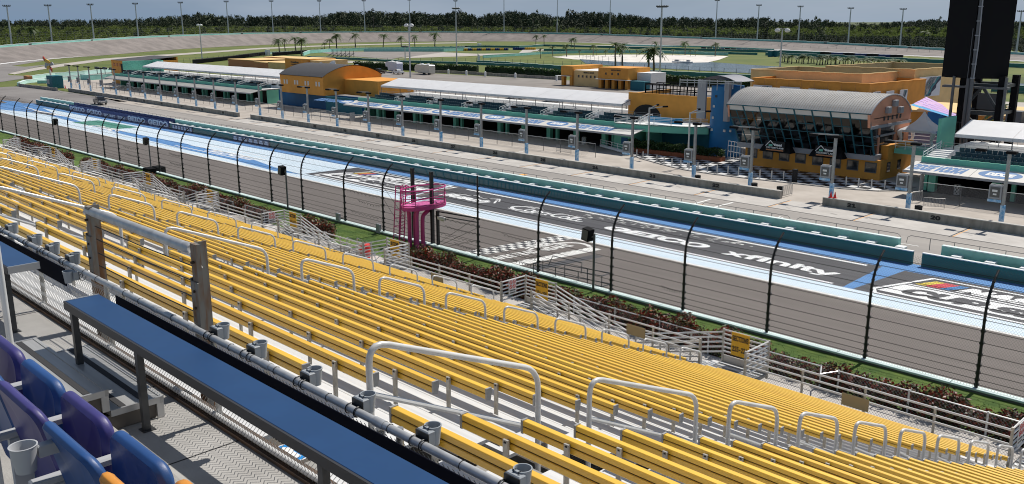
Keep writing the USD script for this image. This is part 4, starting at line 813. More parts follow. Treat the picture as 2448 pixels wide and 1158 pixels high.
for z in np.arange(zb, zb+13, 1.7): cab.rev([(.25, 0), (.3, 0), (.3, .12), (.25, .12)], mast[0]+.1, mast[1]-.1, z, 10)
cab.tube([(mast[0]+.32, mast[1]-.35, zb), (mast[0]+.4, mast[1]-.3, zb+4), (mast[0]+.3, mast[1]-.3, zb+9), (mast[0]+.36, mast[1]-.3, zb+14)], .07, 6); obj("cable", cab, "panel_grey", t)
lx = [X(2293, 120, 300), X(2384, 120, 300)]; xs = [lx[0], lx[1]]
for x in xs:
    for y in (120.0, 125.0): obj("leg", MB().bar((x, y, 0), (x, y, zb+.3), .75), "black_steel", t)
for u in (2262+11, 2398): x = X(u, 119.3, 260); obj("strut", MB().bar((x, 119.3, 0), (x, 119.3, zb+.2), .28), "mid_steel", t)
for z in (4.2, 7.4, zb-.9):
    for y in (120.0, 125.0): obj("girder", MB().bar((xs[0], y, z), (xs[1], y, z), .4, .5), "dark_steel", t)
    for x in xs: obj("girder", MB().bar((x, 120.0, z), (x, 125.0, z), .3, .4), "dark_steel", t)
obj("catwalk", MB().box(X(2255, 119.5, 200), 119.2, zb-1.2, X(2398, 119.5, 210)+.6, 120.2, zb-.95), "mid_steel", t)
for a, b in (((0, 4.3), (1, 7.3)), ((1, 4.3), (0, 7.3)), ((0, 7.5), (.5, zb-1)), ((1, 7.5), (.5, zb-1)), ((0, .1), (1, 4.2)), ((1, .1), (0, 4.2))):
    obj("brace", MB().bar((xs[0]+(xs[1]-xs[0])*a[0], 120.05, a[1]), (xs[0]+(xs[1]-xs[0])*b[0], 120.05, b[1]), .32), "dark_steel", t)
obj("panel", MB().box(xs[0]+.8, 123, 7.6, xs[1]-.8, 123.2, 9.6), "mid_steel", t)
rl = MB()
for x in np.arange(xs[0]-.5, xs[1]+.6, .35): rl.bar((x, 119.6, 5.0), (x, 119.6, 6.1), .05)
rl.bar((xs[0]-.6, 119.6, 6.1), (xs[1]+.6, 119.6, 6.1), .08).bar((xs[0]-.6, 119.6, 5.0), (xs[1]+.6, 119.6, 5.0), .12); obj("catwalk_railing", rl, "dark_steel", t)
# ---------------------------------------------------------------- care centre and small buildings behind the garages
t = thing("care_building", "small orange and cream building with a row of square windows, beyond the middle tent", "building", (-172, 205, 0)); V = 203.0
obj("tower_block", MB().box(-184.6, V, 2.9, -180.1, V+14, 5.7), "orange_wall", t); obj("tower_block", MB().box(-168.3, V-2.2, 2.7, -157.6, V+8, 5.9), "orange_wall", t)
for x in (-184.5, -181.2): obj("pillar", MB().box(x, V+.05, 0, x+1.0, V+1.2, 2.88), "orange_wall", t)
for k in range(5): x = -168.2+k*2.4; obj("pillar", MB().box(x, V-2.1, 0, x+1.0, V-1.0, 2.55), "orange_wall", t)
obj("canopy", MB().box(-168.9, V-2.8, 2.55, -157.0, V-1.2, 2.69), "canvas_white", t); obj("canopy", MB().box(-186.5, V-.6, 2.72, -180.5, V+1, 2.86), "canvas_white", t)
obj("wall", MB().box(-180.1, V+.6, 0, -168.3, V+12, 4.5), "cream_wall", t); obj("roof", MB().box(-180.0, V+1, 4.51, -168.3, V+12, 4.6), "canvas_white", t); obj("wall", MB().box(-168.2, V-.6, 0, -157.7, V+8, 2.69), "shutter_dark", t); obj("wall", MB().box(-157.6, V+2, 0, -152.8, V+9, 4.6), "canvas_white", t)
for k in range(6): x = -178.4+k*1.55; obj("window", MB().box(x, V+.54, 2.5, x+.6, V+.6, 3.2), "dark_glass", t)
for k in range(3): x = -165.7+k*2.2; obj("window", MB().box(x, V-2.26, 3.9, x+.55, V-2.2, 4.5), "dark_glass", t)
obj("letters", MB().text("MEDICAL CENTER", .42, (-176.2, V+.56, 3.75), (1, 0, 0), (0, 0, 1), width=4.0, bold=3), "shutter_dark", t); obj("letters", MB().text("MEDICAL CENTER", .36, (-163.6, V-2.24, 5.05), (1, 0, 0), (0, 0, 1), width=3.4, bold=3), "shutter_dark", t)
single("portable_shed", MB().bev(-156.6, V-2.2, 0, -152.0, V+.5, 2.5, .03), "dark_teal_wall", "small dark shed with white roof right of the orange and cream building", "shed")
t = thing("service_building", "long tan, cream and orange low building behind the left tent roof", "building", (-345, 195, 0))
def bx(u0, u1, vt, y, m, dep=14, nm="wall"):
    a, b = aty(u0, vt, y)[0], aty(u1, vt, y)[0]; h = aty((u0+u1)/2, vt, y)[2]; obj(nm, MB().box(a, y, 0, b, y+dep, h), m, t); obj("roof_edge", MB().box(a-.1, y-.1, h+.003, b+.1, y+dep, h+.2), "cream_wall", t); return a, b, h
bx(545, 606, 144, 188, "terracotta", 30); bx(607, 640, 150, 186, "terracotta", 14); bx(641, 681, 151, 184, "cream_wall", 14); bx(630, 690, 138, 206, "peach_wall", 10); bx(735.5, 764, 146, 181, "cream_wall", 12); a, b, hh = bx(681, 735, 141.5, 180, "orange_wall", 12)
for k in range(3): obj("opening", MB().box(a+1.5+k*3.4, 179.93, .3, a+3.9+k*3.4, 179.99, 2.0), "dark_room", t)
obj("letters", MB().text("Ovation", .8, (a+4, 179.96, hh-1.6), (1, 0, 0), (0, 0, 1), width=5.5, bold=3), "shutter_dark", t); obj("letters", MB().text("FOOD CENTER", .35, (a+4.4, 179.96, hh-2.2), (1, 0, 0), (0, 0, 1), width=4.2, bold=3), "shutter_dark", t)
# ---------------------------------------------------------------- pit light poles
def pit_pole():
    t = thing("pit_light_pole", "pit light pole", "light pole", group="light poles behind the pit wall")
    obj("pole", MB().bar((0, 0, 1.9), (0, 0, 7.0), .26), "grey_steel", t, local=True); obj("wrapped_base", MB().bev(-.18, -.18, 0, .18, .18, 1.95, .02), "pole_blue", t, local=True)
    obj("arm", MB().bar((-2.6, 0, 6.95), (.25, 0, 7.03), .1, .12), "grey_steel", t, local=True)
    for x in (-2.45, .18): obj("lamp_head", MB().bev(x-.45, -.3, 6.72, x+.45, .3, 6.98, .05), "black_steel", t, local=True)
    b = obj("signal_box", MB().bev(-1.3, -.25, 2.45, -.2, .3, 3.75, .03), "panel_grey", t, local=True)
    obj("screen", MB().box(-1.18, -.27, 2.65, -.34, -.253, 3.6), "door_grey", b, local=True); obj("sign", MB().box(-1.32, -.30, 2.2, -.15, -.24, 2.44), "pole_blue", b, local=True)
    obj("lamp", MB().box(-1.0, -.29, 3.15, -.55, -.272, 3.35).box(-.9, -.29, 2.85, -.6, -.272, 3.0), "canvas_white", b, local=True); obj("bracket", MB().bar((-1.25, 0, 3.8), (-.1, 0, 3.8), .08), "panel_white", t, local=True)
    return t
mat("pole_blue", S(70, 150, 205), 0.5, col2=S(190, 215, 235), scale=2.5)
PP = pit_pole()
pole_u = [(2411, 372, "stall 20"), (2183.6, 349, "stall 21"), (1997, 325, "gap"), (1798.5, 306, "stall 22"), (1660, 293, "stall 23"), (1508, 278, "stall 24"), (1374, 262, "stall 25"), (1250.5, 249, "stall 26"), (1140, 239, "stall 27"), (1041, 226, "stall 28"), (947.5, 221, "stall 29"), (865, 216, "stall 30"), (787, 207, "stall 31"), (716.5, 202, "stall 32"), (653, 197, ""), (598, 192, ""), (541, 188.5, ""), (488, 184, ""), (441.7, 180, ""), (397.7, 177, ""), (356, 173.6, ""), (317, 168, ""), (281, 166, ""), (246, 164, ""), (214, 160.5, ""), (183.5, 158.5, ""), (157, 157, ""), (136, 155.5, "")]
ordp = "first second third fourth fifth sixth seventh eighth ninth tenth eleventh twelfth thirteenth fourteenth fifteenth".split(); ordn = "first second third fourth fifth sixth seventh eighth ninth tenth eleventh twelfth thirteenth fourteenth".split()
for k, (u, v, nm) in enumerate(pole_u):
    p = aty(u, v+20, 89.3); near = None if nm == "" else ("pit light pole with two red cones at its foot" if nm == "gap" else f"pit light pole, {ordp[k]} from the right edge")

    place(PP, k == 0, (p[0], 89.3+(.0148*(-p[0]-42) if p[0] < -42 else 0), 0), 0, near or f"pit light pole before the left garages, {ordn[27-k]} from the far left end")
# pit fence: posts, rail and thin mesh
pf = thing("pit_fence", "grey chain-link fence along the garages behind the pit wall", "fence", (-120, 96, 0)); A, B = [], []
fx = [X(u, 96, v) for u, v in ((1422, 330), (150, 205))]
n = 62
for k in range(n+1):
    x = fx[0]+(fx[1]-fx[0])*k/n; yy = 96.2+(fx[0]-x)*.012
    obj("post", MB().cyl(x, yy, 0, 1.95, .045, 6), "mid_steel", pf)
    if k < n:
        x2 = fx[0]+(fx[1]-fx[0])*(k+1)/n; y2 = 96.2+(fx[0]-x2)*.012; obj("top_rail", MB().bar((x, yy, 1.95), (x2, y2, 1.95), .05), "galvanised", pf)
x = fx[0]; dxm = .16 
while x > fx[1]:
    y = 96.2+(fx[0]-x)*.012; A += [(x, y, .1), (x, y, 1.93)]; B += [(x-1.83, y+.02, 1.93), (x-1.83, y+.02, .1)]; x -= dxm*(1 if x > -160 else 2.2)
obj("chain_mesh", MB().wires(A, B, .012), "grey_steel", pf, kind="stuff")
pf = thing("pit_fence", "grey chain-link fence with a gate panel before the right garages", "fence", (-25, 96, 0)); A, B = [], []; x0, x1 = X(2205, 96, 460), 10; n = 12
for k in range(n+1):
    x = x0+(x1-x0)*k/n; obj("post", MB().cyl(x, 96.0, 0, 2.05, .05, 6), "mid_steel", pf)
    if k < n: obj("top_rail", MB().bar((x, 96, 2.05), (x+(x1-x0)/n, 96, 2.05), .055), "galvanised", pf)
for x in np.arange(x0, x1, .14): A += [(x, 96, .1), (x, 96, 2.0)]; B += [(x+1.9, 96, 2.0), (x+1.9, 96, .1)]
obj("chain_mesh", MB().wires(A, B, .010), "grey_steel", pf, kind="stuff"); gp_ = MB(); a = np.array(at(2195, 475)); gp_.bar(a+[0, 0, .2], a+[-.8, 3, .2], .06).bar(a+[0, 0, 2.6], a+[-.8, 3, 2.6], .06)
for s in np.linspace(0, 1, 8): gp_.bar(a+[-.8*s, 3*s, .2], a+[-.8*s, 3*s, 2.6], .05)
obj("gate_panel", gp_, "grey_steel", pf)
def barrier(label, a, b, h=1.05):
    a, b = np.array(a), np.array(b); m = MB(); m.tube([a+[0, 0, .05], a+[0, 0, h], b+[0, 0, h], b+[0, 0, .05]], .03, 5, cap=False).bar(a+[0, 0, .2], b+[0, 0, .2], .04)
    for s in np.linspace(.06, .94, 14): q = a*(1-s)+b*s; m.bar(q+[0, 0, .2], q+[0, 0, h], .022)
    single("crowd_barrier", m, "grey_steel", label, "barrier")
barrier("grey crowd barrier standing before the right garage fence", at(2206, 497), at(2257, 500)); barrier("grey crowd barrier at the gap in the pit wall", at(1869, 474), at(1893, 467), 1.3)
barrier("small grey barrier with a pale sheet before the middle garages", at(1330, 363), at(1365, 370)); barrier("grey barrier leaning beside the open gate of the right garages", at(2180, 485), at(2203, 484), 1.2)
single("sandwich_board", MB().bar((*at(843, 291)[:2], .1), (*at(843, 291)[:2], 1.7), .1, 1.1, up=(0, 1, 0)), "panel_grey", "grey upright board standing before the middle garages", "board")
for k, (u, lb) in enumerate(((1985, "left red traffic cone on the end of the right pit wall"), (1995, "right red traffic cone on the end of the right pit wall"))):
    x = aty(u, 476, 87.0)[0]; single("traffic_cone", MB().box(x-.2, 86.85, .883, x+.2, 87.25, .92).rev([(.15, 0), (.03, .6), (0, .6)], x, 87.05, .92, 10), "cone_red", lb, "cone")
x = aty(156, 214, 89.2)[0]; single("traffic_cone", MB().box(x-.25, 89.0, .883, x+.25, 89.5, .92).rev([(.2, 0), (.04, .9), (0, .9)], x, 89.25, .92, 8), "cone_red", "red cone at the far left end of the left pit wall", "cone")
for u, v, lb in ((2195, 503, "black tyre stack behind the right pit wall"), (1668, 426, "left black tyre stack behind the middle pit wall"), (1803, 448, "black tyre stack behind the middle pit wall, before the pavilion"), (1864, 459, "black tyre stack at the right end of the middle pit wall")):
    x = aty(u, v, 88.4)[0]; single("tyre_stack", MB().rev([(.16, 0), (.34, .0), (.36, .13), (.34, .26), (.16, .26), (.16, 0)], x, 88.4, 0, 14).rev([(.16, 0), (.34, .0), (.36, .13), (.34, .26), (.16, .26), (.16, 0)], x+.02, 88.4, .262, 14).rev([(.16, 0), (.34, .0), (.36, .13), (.34, .26), (.16, .26), (.16, 0)], x, 88.42, .524, 14).rev([(.16, 0), (.34, .0), (.36, .13), (.34, .26), (.16, .26), (.16, 0)], x, 88.4, .786, 14), "tread_black", lb, "tyre stack")
for u, lb in ((2150-3, None), (1398, None)):
    pass
for u, v, lb in ((2287, 466, "barrel in chequered wrap inside the right garage"), (1396, 345, "barrel in chequered wrap at the middle garage front")):
    p = at(u, v); t = thing("rubbish_barrel", lb, "barrel", p); obj("body", MB().cyl(p[0], p[1], 0, 1.1, .34, 14), "canvas_white", t)
    ck_ = MB()
    for r in range(5):
        for q in range(12):
            if (r+q) % 2: a0 = q*PI/6; ck_.quad(*[(p[0]+.345*math.cos(a), p[1]+.345*math.sin(a), z) for a, z in ((a0, .1+r*.2), (a0+PI/6, .1+r*.2), (a0+PI/6, .3+r*.2), (a0, .3+r*.2))])
    obj("wrap", ck_, "tread_black", t)
# plaza lamp posts
for k, (u, v, ub, vb, lb) in enumerate(((1550, 258, 1549, 372, "tall plaza lamp post with two heads before the planter"), (1646, 269, 1644, 401, "tall plaza lamp post with two heads beside the right end of the planter"))):
    p = np.array(at(ub, vb)); h = aty(u, v, p[1])[2]; t = thing("plaza_lamp_post", lb, "lamp post", p); obj("pole", MB().cyl(p[0], p[1], 0, h, .12, 8), "galvanised", t)
    for d in ((2.6, -.3), (.5, 1.0)):
        q = p+[d[0], d[1], h+.35]; obj("arm", MB().bar(p+[0, 0, h-.1], q, .1), "galvanised", t); obj("lamp_head", MB().bar(q-[.0, 0, 0], q+[d[0]*.25, d[1]*.25, .05], .4, .22), "black_steel", t)
# ---------------------------------------------------------------- vehicles
mat("paint_black", (0.012, 0.013, 0.016), 0.22, spec=0.7); mat("paint_white", (0.72, 0.72, 0.72), 0.3); mat("paint_beige", S(205, 196, 180), 0.35); mat("rv_silver", S(196, 196, 212), 0.35); mat("rv_stripe", S(70, 66, 82), 0.4)
mat("chrome", (0.6, 0.6, 0.62), 0.2, metal=1.0); mat("head_light", (0.75, 0.75, 0.72), 0.15); mat("tail_red", S(120, 15, 15), 0.3)
def pickup(label, loc, rz, paint="paint_black", group=None):
    """a four-door pickup, nose towards +x"""
    t = thing("pickup_truck", label, "pickup truck", loc, rz, group); L = dict(local=True)
    side = [(-2.85, .55), (-2.85, 1.12), (-2.8, 1.18), (-.78, 1.18), (-.75, 1.15), (1.1, 1.15), (1.25, 1.17), (2.45, 1.07), (2.78, .95), (2.85, .6), (2.75, .45), (-2.7, .45)]
    m = MB().prism(side, -.95, .95, "y"); obj("body", m, paint, t, **L)
    obj("bed_floor", MB().box(-2.75, -.8, 1.183, -.85, .8, 1.19), "tread_black", t, **L)
    cabp = [(-.75, 1.15), (-.62, 1.75), (-.35, 1.86), (.75, 1.86), (1.05, 1.72), (1.55, 1.16)]
    v = MB().prism(cabp, -.8, .8, "y"); obj("cabin", v, paint, t, **L)
    for s in (-1, 1):
        obj("side_window", MB().prism([(-.58, 1.25), (-.5, 1.7), (-.3, 1.78), (.28, 1.78), (.28, 1.25)], s*.805-.006, s*.805+.006, "y"), "dark_glass", t, **L); obj("side_window", MB().prism([(.34, 1.25), (.34, 1.78), (.72, 1.78), (.95, 1.68), (1.3, 1.25)], s*.805-.006, s*.805+.006, "y"), "dark_glass", t, **L)
        obj("headlight", MB().bev(2.6, s*.7-.18, .82, 2.84, s*.7+.18, 1.0, .02), "head_light", t, **L); obj("tail_light", MB().box(-2.88, s*.82-.09, .8, -2.851, s*.82+.09, 1.1), "tail_red", t, **L)
        obj("mirror", MB().bev(1.1, s*1.08-.13, 1.2, 1.25, s*1.08+.13, 1.42, .02), paint, t, **L)
        for x in (-1.75, 1.75):
            w = obj("wheel", MB().tube([(x, s*.70, .4), (x, s*.76, .4), (x, s*.93, .4), (x, s*.97, .4)], [.36, .4, .4, .36], 20), "tread_black", t, **L); obj("rim", MB().tube([(x, s*.955, .4), (x, s*.985, .4)], [.24, .22], 14), "chrome", w, **L)
    obj("windscreen", MB().add([(1.07, -.7, 1.71), (1.07, .7, 1.71), (1.53, .74, 1.2), (1.53, -.74, 1.2)], [(0, 1, 2, 3)]).add([(.0, 0, 0)]*3, [(0, 1, 2)]), "dark_glass", t, **L)
    obj("grille", MB().bev(2.8, -.5, .66, 2.88, .5, .98, .02), "chrome", t, **L); obj("bumper", MB().bev(2.75, -.92, .42, 2.98, .92, .64, .05).bev(-2.98, -.9, .45, -2.8, .9, .64, .04), "door_grey", t, **L)
    return t
p = at(240, 250); pickup("dark pickup truck parked on pit road by the left pit wall", (p[0], p[1], 0.02), math.radians(-8))
def camper(label, loc, rz, fifth, skin, k):
    t = thing("camper_trailer", label, "camper", loc, rz); L = dict(local=True)
    if fifth: prof = [(-5.6, .7), (-5.6, 3.5), (-5.3, 3.75), (3.6, 3.85), (5.2, 3.6), (5.7, 2.9), (5.0, 2.0), (3.3, 1.9), (3.0, 1.3), (2.9, .7)]
    else: prof = [(-5.2, .65), (-5.2, 3.2), (-5.0, 3.4), (3.6, 3.45), (4.6, 3.1), (5.2, 2.0), (5.0, .9), (4.7, .65)]
    obj("body", MB().prism(prof, -1.25, 1.25, "y"), skin, t, **L); obj("roof", MB().prism([(-5.1, 0), (-5.0, .06), (3.4, .06), (3.6, 0)], -1.2, 1.2, "y").v and MB().box(-5.0, -1.2, prof[2][1]+.02, 3.4, 1.2, prof[2][1]+.16), "canvas_white", t, **L)
    for x in (-2.5, 1.5): obj("roof_unit", MB().bev(x-.5, -.4, prof[2][1]+.17, x+.5, .4, prof[2][1]+.48, .06), "canvas_white", t, **L)
    for x, w, z, h in ((-4.3, .8, 2.0, .7), (-1.6, .9, 2.0, .6), (.8, .6, 2.1, .5), (-.2, .5, 1.0, .4)): obj("window", MB().box(x-w/2, -1.275, z, x+w/2, -1.252, z+h), "dark_glass", t, **L)
    obj("door", MB().box(2.2, -1.27, .8, 2.9, -1.252, 2.6), "panel_white", t, **L)
    sw = MB()
    for q in range(3): sw.stroke([(-4.5+q, 1.1+q*.4), (-1.5, 1.3+q*.35), (1.2, 1.9+q*.3), (3.2, 2.6+q*.2)], .13, (0, -1.262, 0), (1, 0, 0), (0, 0, 1), .01)
    obj("swirl", sw, "rv_stripe", t, **L)
    obj("front_window", MB().bar((prof[4][0]+.1, 0, prof[4][1]-.25), (prof[5][0]-.05, 0, prof[5][1]+.25), 1.9, .08, up=(1, 0, 0)), "dark_glass", t, **L)
    for s in (-1, 1):
        for x in (-1.8, -.9): obj("wheel", MB().tube([(x, s*.95, .4), (x, s*1.2, .4)], .4, 14), "tread_black", t, **L)
    obj("chassis", MB().box(-5.2, -1.1, .45, 2.8, 1.1, .66), "dark_steel", t, **L)
p = at(922, 174); camper("silver fifth-wheel camper with dark swirls, left of two", (p[0], p[1]+4, 0), math.radians(166), True, "rv_silver", 0); p = at(995, 179); camper("beige camper trailer with dark swirls, right of two", (p[0], p[1]+4, 0), math.radians(172), False, "paint_beige", 1)
p = at(906, 176); pickup("black pickup truck in front of the silver camper", (p[0], p[1], 0), math.radians(200)); p = at(952, 178); pickup("white pickup truck coupled to the beige camper", (p[0], p[1], 0), math.radians(172), "paint_white")
for u, v, lb, paint in ((1235, 236, "white van parked behind the terrace furniture, left of two", "paint_white"), (1325, 243, "white van parked behind the terrace furniture, right of two", "paint_beige")):
    p = at(u, v); t = thing("van", lb, "van", p, math.radians(185)); L = dict(local=True)
    obj("body", MB().prism([(-2.7, .4), (-2.7, 2.1), (-2.5, 2.25), (1.3, 2.25), (1.9, 1.5), (2.6, 1.25), (2.7, .5)], -.98, .98, "y"), paint, t, **L)
    obj("windscreen", MB().bar((1.36, 0, 2.18), (1.88, 0, 1.56), 1.7, .04, up=(1, 0, 0)), "dark_glass", t, **L)
    for s in (-1, 1):
        obj("side_window", MB().box(.3, s*.985-.008, 1.45, 1.25, s*.985+.008, 2.0), "dark_glass", t, **L)
        for x in (-1.7, 1.7): obj("wheel", MB().tube([(x, s*.75, .36), (x, s*1.0, .36)], .36, 14), "tread_black", t, **L)
# ---------------------------------------------------------------- infield: sheets surveyed on the ground
def sheet(name, px, m, z, kind="structure", label=None, cat=None): return struct(name, MB().poly([at(u, v, z) for u, v in px]), m, kind=kind, label=label, cat=cat)
sheet("turn_apron", [(-60, 152), (60, 147), (130, 141), (110, 145), (28, 158), (60, 160), (160, 150), (100, 158), (20, 176), (20, 180), (60, 182), (185, 172), (270, 170), (275, 174), (185, 181), (60, 188), (-60, 205)], "apron_asphalt", 0.0)
def road(name, top, bot, m, z): sheet(name, top+bot[::-1], m, z)
road("infield_road", [(20, 176), (80, 163), (155, 152), (250, 140), (440, 127.5), (620, 115.0), (800, 107.6), (1000, 103.2), (1140, 101.3)], [(35, 178), (90, 168), (165, 157), (255, 145), (440, 131.5), (620, 118.2), (800, 110), (1000, 105.2), (1140, 102.9)], "road_concrete", .03)
road("infield_road", [(545, 146), (640, 138), (735, 141), (860, 147), (960, 150)], [(545, 150), (640, 143), (735, 146.5), (860, 152), (960, 153)], "road_concrete", .03)
sheet("gravel_lot", [(760, 124), (830, 123.5), (1060, 124.5), (1078, 128), (960, 137), (935, 142), (800, 132)], "lot_asphalt", .03)
road("infield_road", [(1060, 125.5), (1140, 129), (1240, 127.5), (1250, 119), (1300, 118)], [(950, 140), (1150, 133.5), (1255, 130.5), (1275, 123), (1300, 121)], "road_concrete", .035)
road("infield_road", [(1730, 113), (1900, 117.5), (2250, 131), (2448, 141)], [(1730, 116), (1900, 121), (2250, 138), (2448, 147)], "road_concrete", .035)
road("infield_road", [(1280, 106.5), (1700, 112), (1820, 113)], [(1280, 108), (1700, 114), (1820, 116)], "road_concrete", .033)
sheet("infield_road", [(700, 166), (860, 172), (1345, 200), (1345, 212), (1000, 196), (690, 178)], "lot_asphalt", .02)
sheet("beach", [(1320, 136.5), (1355, 133), (1500, 131), (1640, 131.5), (1742, 134.5), (1720, 143), (1690, 150), (1640, 153), (1500, 151), (1440, 146), (1370, 142)], "white_sand", .05)
sheet("lake", [(1385, 141.5), (1440, 145.5), (1500, 149), (1640, 150.5), (1705, 149), (1800, 155.5), (1930, 164), (1900, 185), (1800, 176), (1640, 167), (1500, 160), (1400, 152)], "lake_water", .055)
sheet("lake", [(2370, 195), (2448, 200), (2520, 206), (2520, 226), (2448, 219), (2370, 213)], "lake_water", .055)
sheet("lake_bank", [(1705, 149.2), (1760, 137), (1930, 147), (2060, 156), (2060, 172), (1930, 164.2), (1800, 155.7)], "infield_grass", .06)
sheet("reed_bank", [(2370, 180), (2600, 195), (2600, 207), (2520, 206.2), (2448, 200.2), (2370, 195.2)], "marsh_green", .06)
road("infield_road", [(2370, 242), (2600, 252)], [(2370, 266), (2600, 290)], "road_concrete", .03)
# teal walls and fences of the road course
def iwall(label, px, h, m="teal_wall", cap="teal_cap", w=.5):
    P = [np.array(at(u, v, 0)) for u, v in px]; t = thing("infield_wall", label, "wall", P[len(P)//2]); a = MB(); c = MB()
    for p, q in zip(P[:-1], P[1:]): a.bar(p+[0, 0, h/2], q+[0, 0, h/2], w, h); c.bar(p+[0, 0, h+.04], q+[0, 0, h+.04], w+.1, .07)
    obj("wall_face", a, m, t); obj("wall_cap", c, cap, t)
iwall("long curving teal wall round the grey gravel lot", [(725, 134), (740, 128), (790, 124.5), (880, 121), (1000, 119.5), (1095, 118.5), (1125, 121), (1060, 124), (870, 124)], 1.9)
iwall("teal wall behind the blue and yellow tyre barrier", [(1100, 115), (1160, 113.5), (1240, 115), (1300, 111), (1450, 115), (1600, 120), (1800, 125), (1960, 130)], 1.4, "teal_dark")
iwall("pale teal wall slanting in front of the gravel lot", [(1155, 139), (1230, 134.5), (1295, 130), (1400, 127), (1560, 127), (1740, 133)], 1.4, "teal_wall", "teal_cap")
iwall("teal wall along the near shore road", [(1140, 153), (1200, 156), (1290, 163), (1400, 171), (1545, 178), (1700, 185.5), (1900, 196), (2050, 205)], 1.5, "teal_dark", "teal_cap")
iwall("long thin teal wall running across the infield grass", [(735, 139), (860, 144), (960, 150), (1100, 153.5), (1250, 160)], 1.0, "teal_dark", "teal_cap")
iwall("dark teal wall beyond the beach", [(1300, 122), (1450, 123.5), (1640, 127), (1810, 132)], 1.2, "teal_dark", "teal_wall")
iwall("teal wall beyond the palm thicket", [(1830, 133), (2000, 139), (2130, 146), (2250, 152), (2448, 163)], 1.6, "teal_dark", "teal_cap")
iwall("teal wall of the inner back straight", [(1480, 110), (1700, 114.5), (1850, 121)], 1.0, "teal_wall", "teal_cap")
iwall("teal wall right of the screen tower, along the lake", [(2370, 219), (2448, 224), (2600, 236)], 2.0, "teal_dark", "teal_cap")
iwall("pale teal wall at the pit exit, slanting towards the apron", [(75, 191), (130, 184), (200, 179), (270, 172)], 1.3, "teal_pale", "teal_cap", .8)
iwall("pale teal wall enclosing the left end of pit road", [(45, 206), (60, 200), (105, 194.5), (190, 189), (270, 183)], 1.0, "teal_pale", "teal_cap", .8)
iwall("teal wall below the far left lamp posts", [(195, 190), (215, 192), (270, 189)], 1.7, "teal_wall", "teal_cap", .6)
iwall("teal wall behind the far left lamp posts", [(90, 200), (150, 199)], .9, "teal_wall", "teal_cap", .6)
hv = MB()
P0, P1 = [at(u, v) for u, v in ((2370, 232), (2600, 243))]; hv.bar(P0+[0, 0, .5], P1+[0, 0, .5], .4, 1.0)
# row of dark tyre bundles in front of a pale wall, left infield
tb = 0
for u0, v0, u1, v1, n in ((465, 153, 565, 142, 26), (568, 141, 640, 131.5, 18), (655, 134, 760, 126, 22), (770, 121.5, 1115, 115, 20)):
    for k in range(n):
        s = k/(n-1); p = at(u0+(u1-u0)*s, v0+(v1-v0)*s); single("tyre_bundle", MB().bev(p[0]-.8, p[1]-.6, 0, p[0]+.8, p[1]+.6, 2.0 if u0 < 700 else 1.5, .2), "tread_black", "dark tyre bundle in the line along the left infield road" if u0 < 700 else "dark tyre bundle in the line along the far infield wall", "tyre bundle", "tyre bundles along the left infield road" if u0 < 700 else "tyre bundles along the far infield wall")
iwall("pale low wall behind the line of dark tyre bundles", [(465, 151.5), (565, 140.5), (640, 130), (760, 124.5)], 1.2, "teal_pale", "teal_cap")
for k in range(22):
    p = at(1098+k*5.4, 121.8-k*.05); single("tyre_block", MB().bev(p[0]-1.1, p[1]-.6, 0, p[0]+1.1, p[1]+.6, 1.5, .1), "tyre_blue" if (k//2) % 2 == 0 else "tyre_yellow", ("blue" if (k//2) % 2 == 0 else "yellow")+" tyre block in the barrier by the far infield bend", "tyre block", ("blue" if (k//2) % 2 == 0 else "yellow")+" tyre blocks by the far infield bend")
for k in range(10):
    p = at(1230+k*5.2, 119.6); c_ = ("tyre_blue" if k < 5 else "tyre_yellow"); single("tyre_block", MB().bev(p[0]-1.1, p[1]-.6, 0, p[0]+1.1, p[1]+.6, 1.5, .1), c_, ("blue" if k < 5 else "yellow")+" tyre block in the short barrier right of the infield road", "tyre block", ("blue" if k < 5 else "yellow")+" tyre blocks right of the infield road")
for k in range(34):
    p = at(1682+k*14.2, 117.5+k*.62); c_ = "tyre_blue" if (k//2) % 2 else "tread_black"; single("tyre_block", MB().bev(p[0]-1.7, p[1]-.5, 0, p[0]+1.7, p[1]+.5, 1.3, .1), c_, ("blue" if (k//2) % 2 else "dark")+" tyre block in the long barrier along the back straight", "tyre block", ("blue" if (k//2) % 2 else "dark")+" tyre blocks along the back straight")
# wire fences in the infield
def ifence(label, px, h=2.6, step=5.0):
    P = [np.array(at(u, v, 0)) for u, v in px]; t = thing("infield_fence", label, "fence", P[0]); A, B, m = [], [], MB()
    for p, q in zip(P[:-1], P[1:]):
        L = np.linalg.norm(q-p); k = max(1, int(L/step))
        for i in range(k): r = p+(q-p)*i/k; m.bar(r, r+[0, 0, h], .11)
        for z in (h*.33, h*.66, h): A.append(p+[0, 0, z]); B.append(q+[0, 0, z])
    obj("posts", m, "mid_steel", t, kind="stuff"); obj("cables", MB().wires(A, B, .04), "mid_steel", t, kind="stuff")
ifence("wire fence along the near shore of the infield lake", [(1140, 154), (1300, 163), (1540, 174), (1760, 186), (2060, 203)], 3.0)
ifence("wire fence before the campers and grey lot", [(690, 146), (900, 151), (1140, 153)], 2.4)
ifence("wire fence across the far shore of the lake", [(1385, 140), (1440, 146), (1500, 150)], 2.2); ifence("wire fence along the back straight", [(1640, 108), (1860, 118), (2250, 134), (2448, 143)], 3.0, 8)
ifence("wire fence right of the screen tower", [(2370, 222), (2448, 228), (2560, 238)], 2.8, 4); ifence("wire fence along the left infield road", [(440, 152), (560, 141), (760, 123), (900, 117)], 2.2, 6)
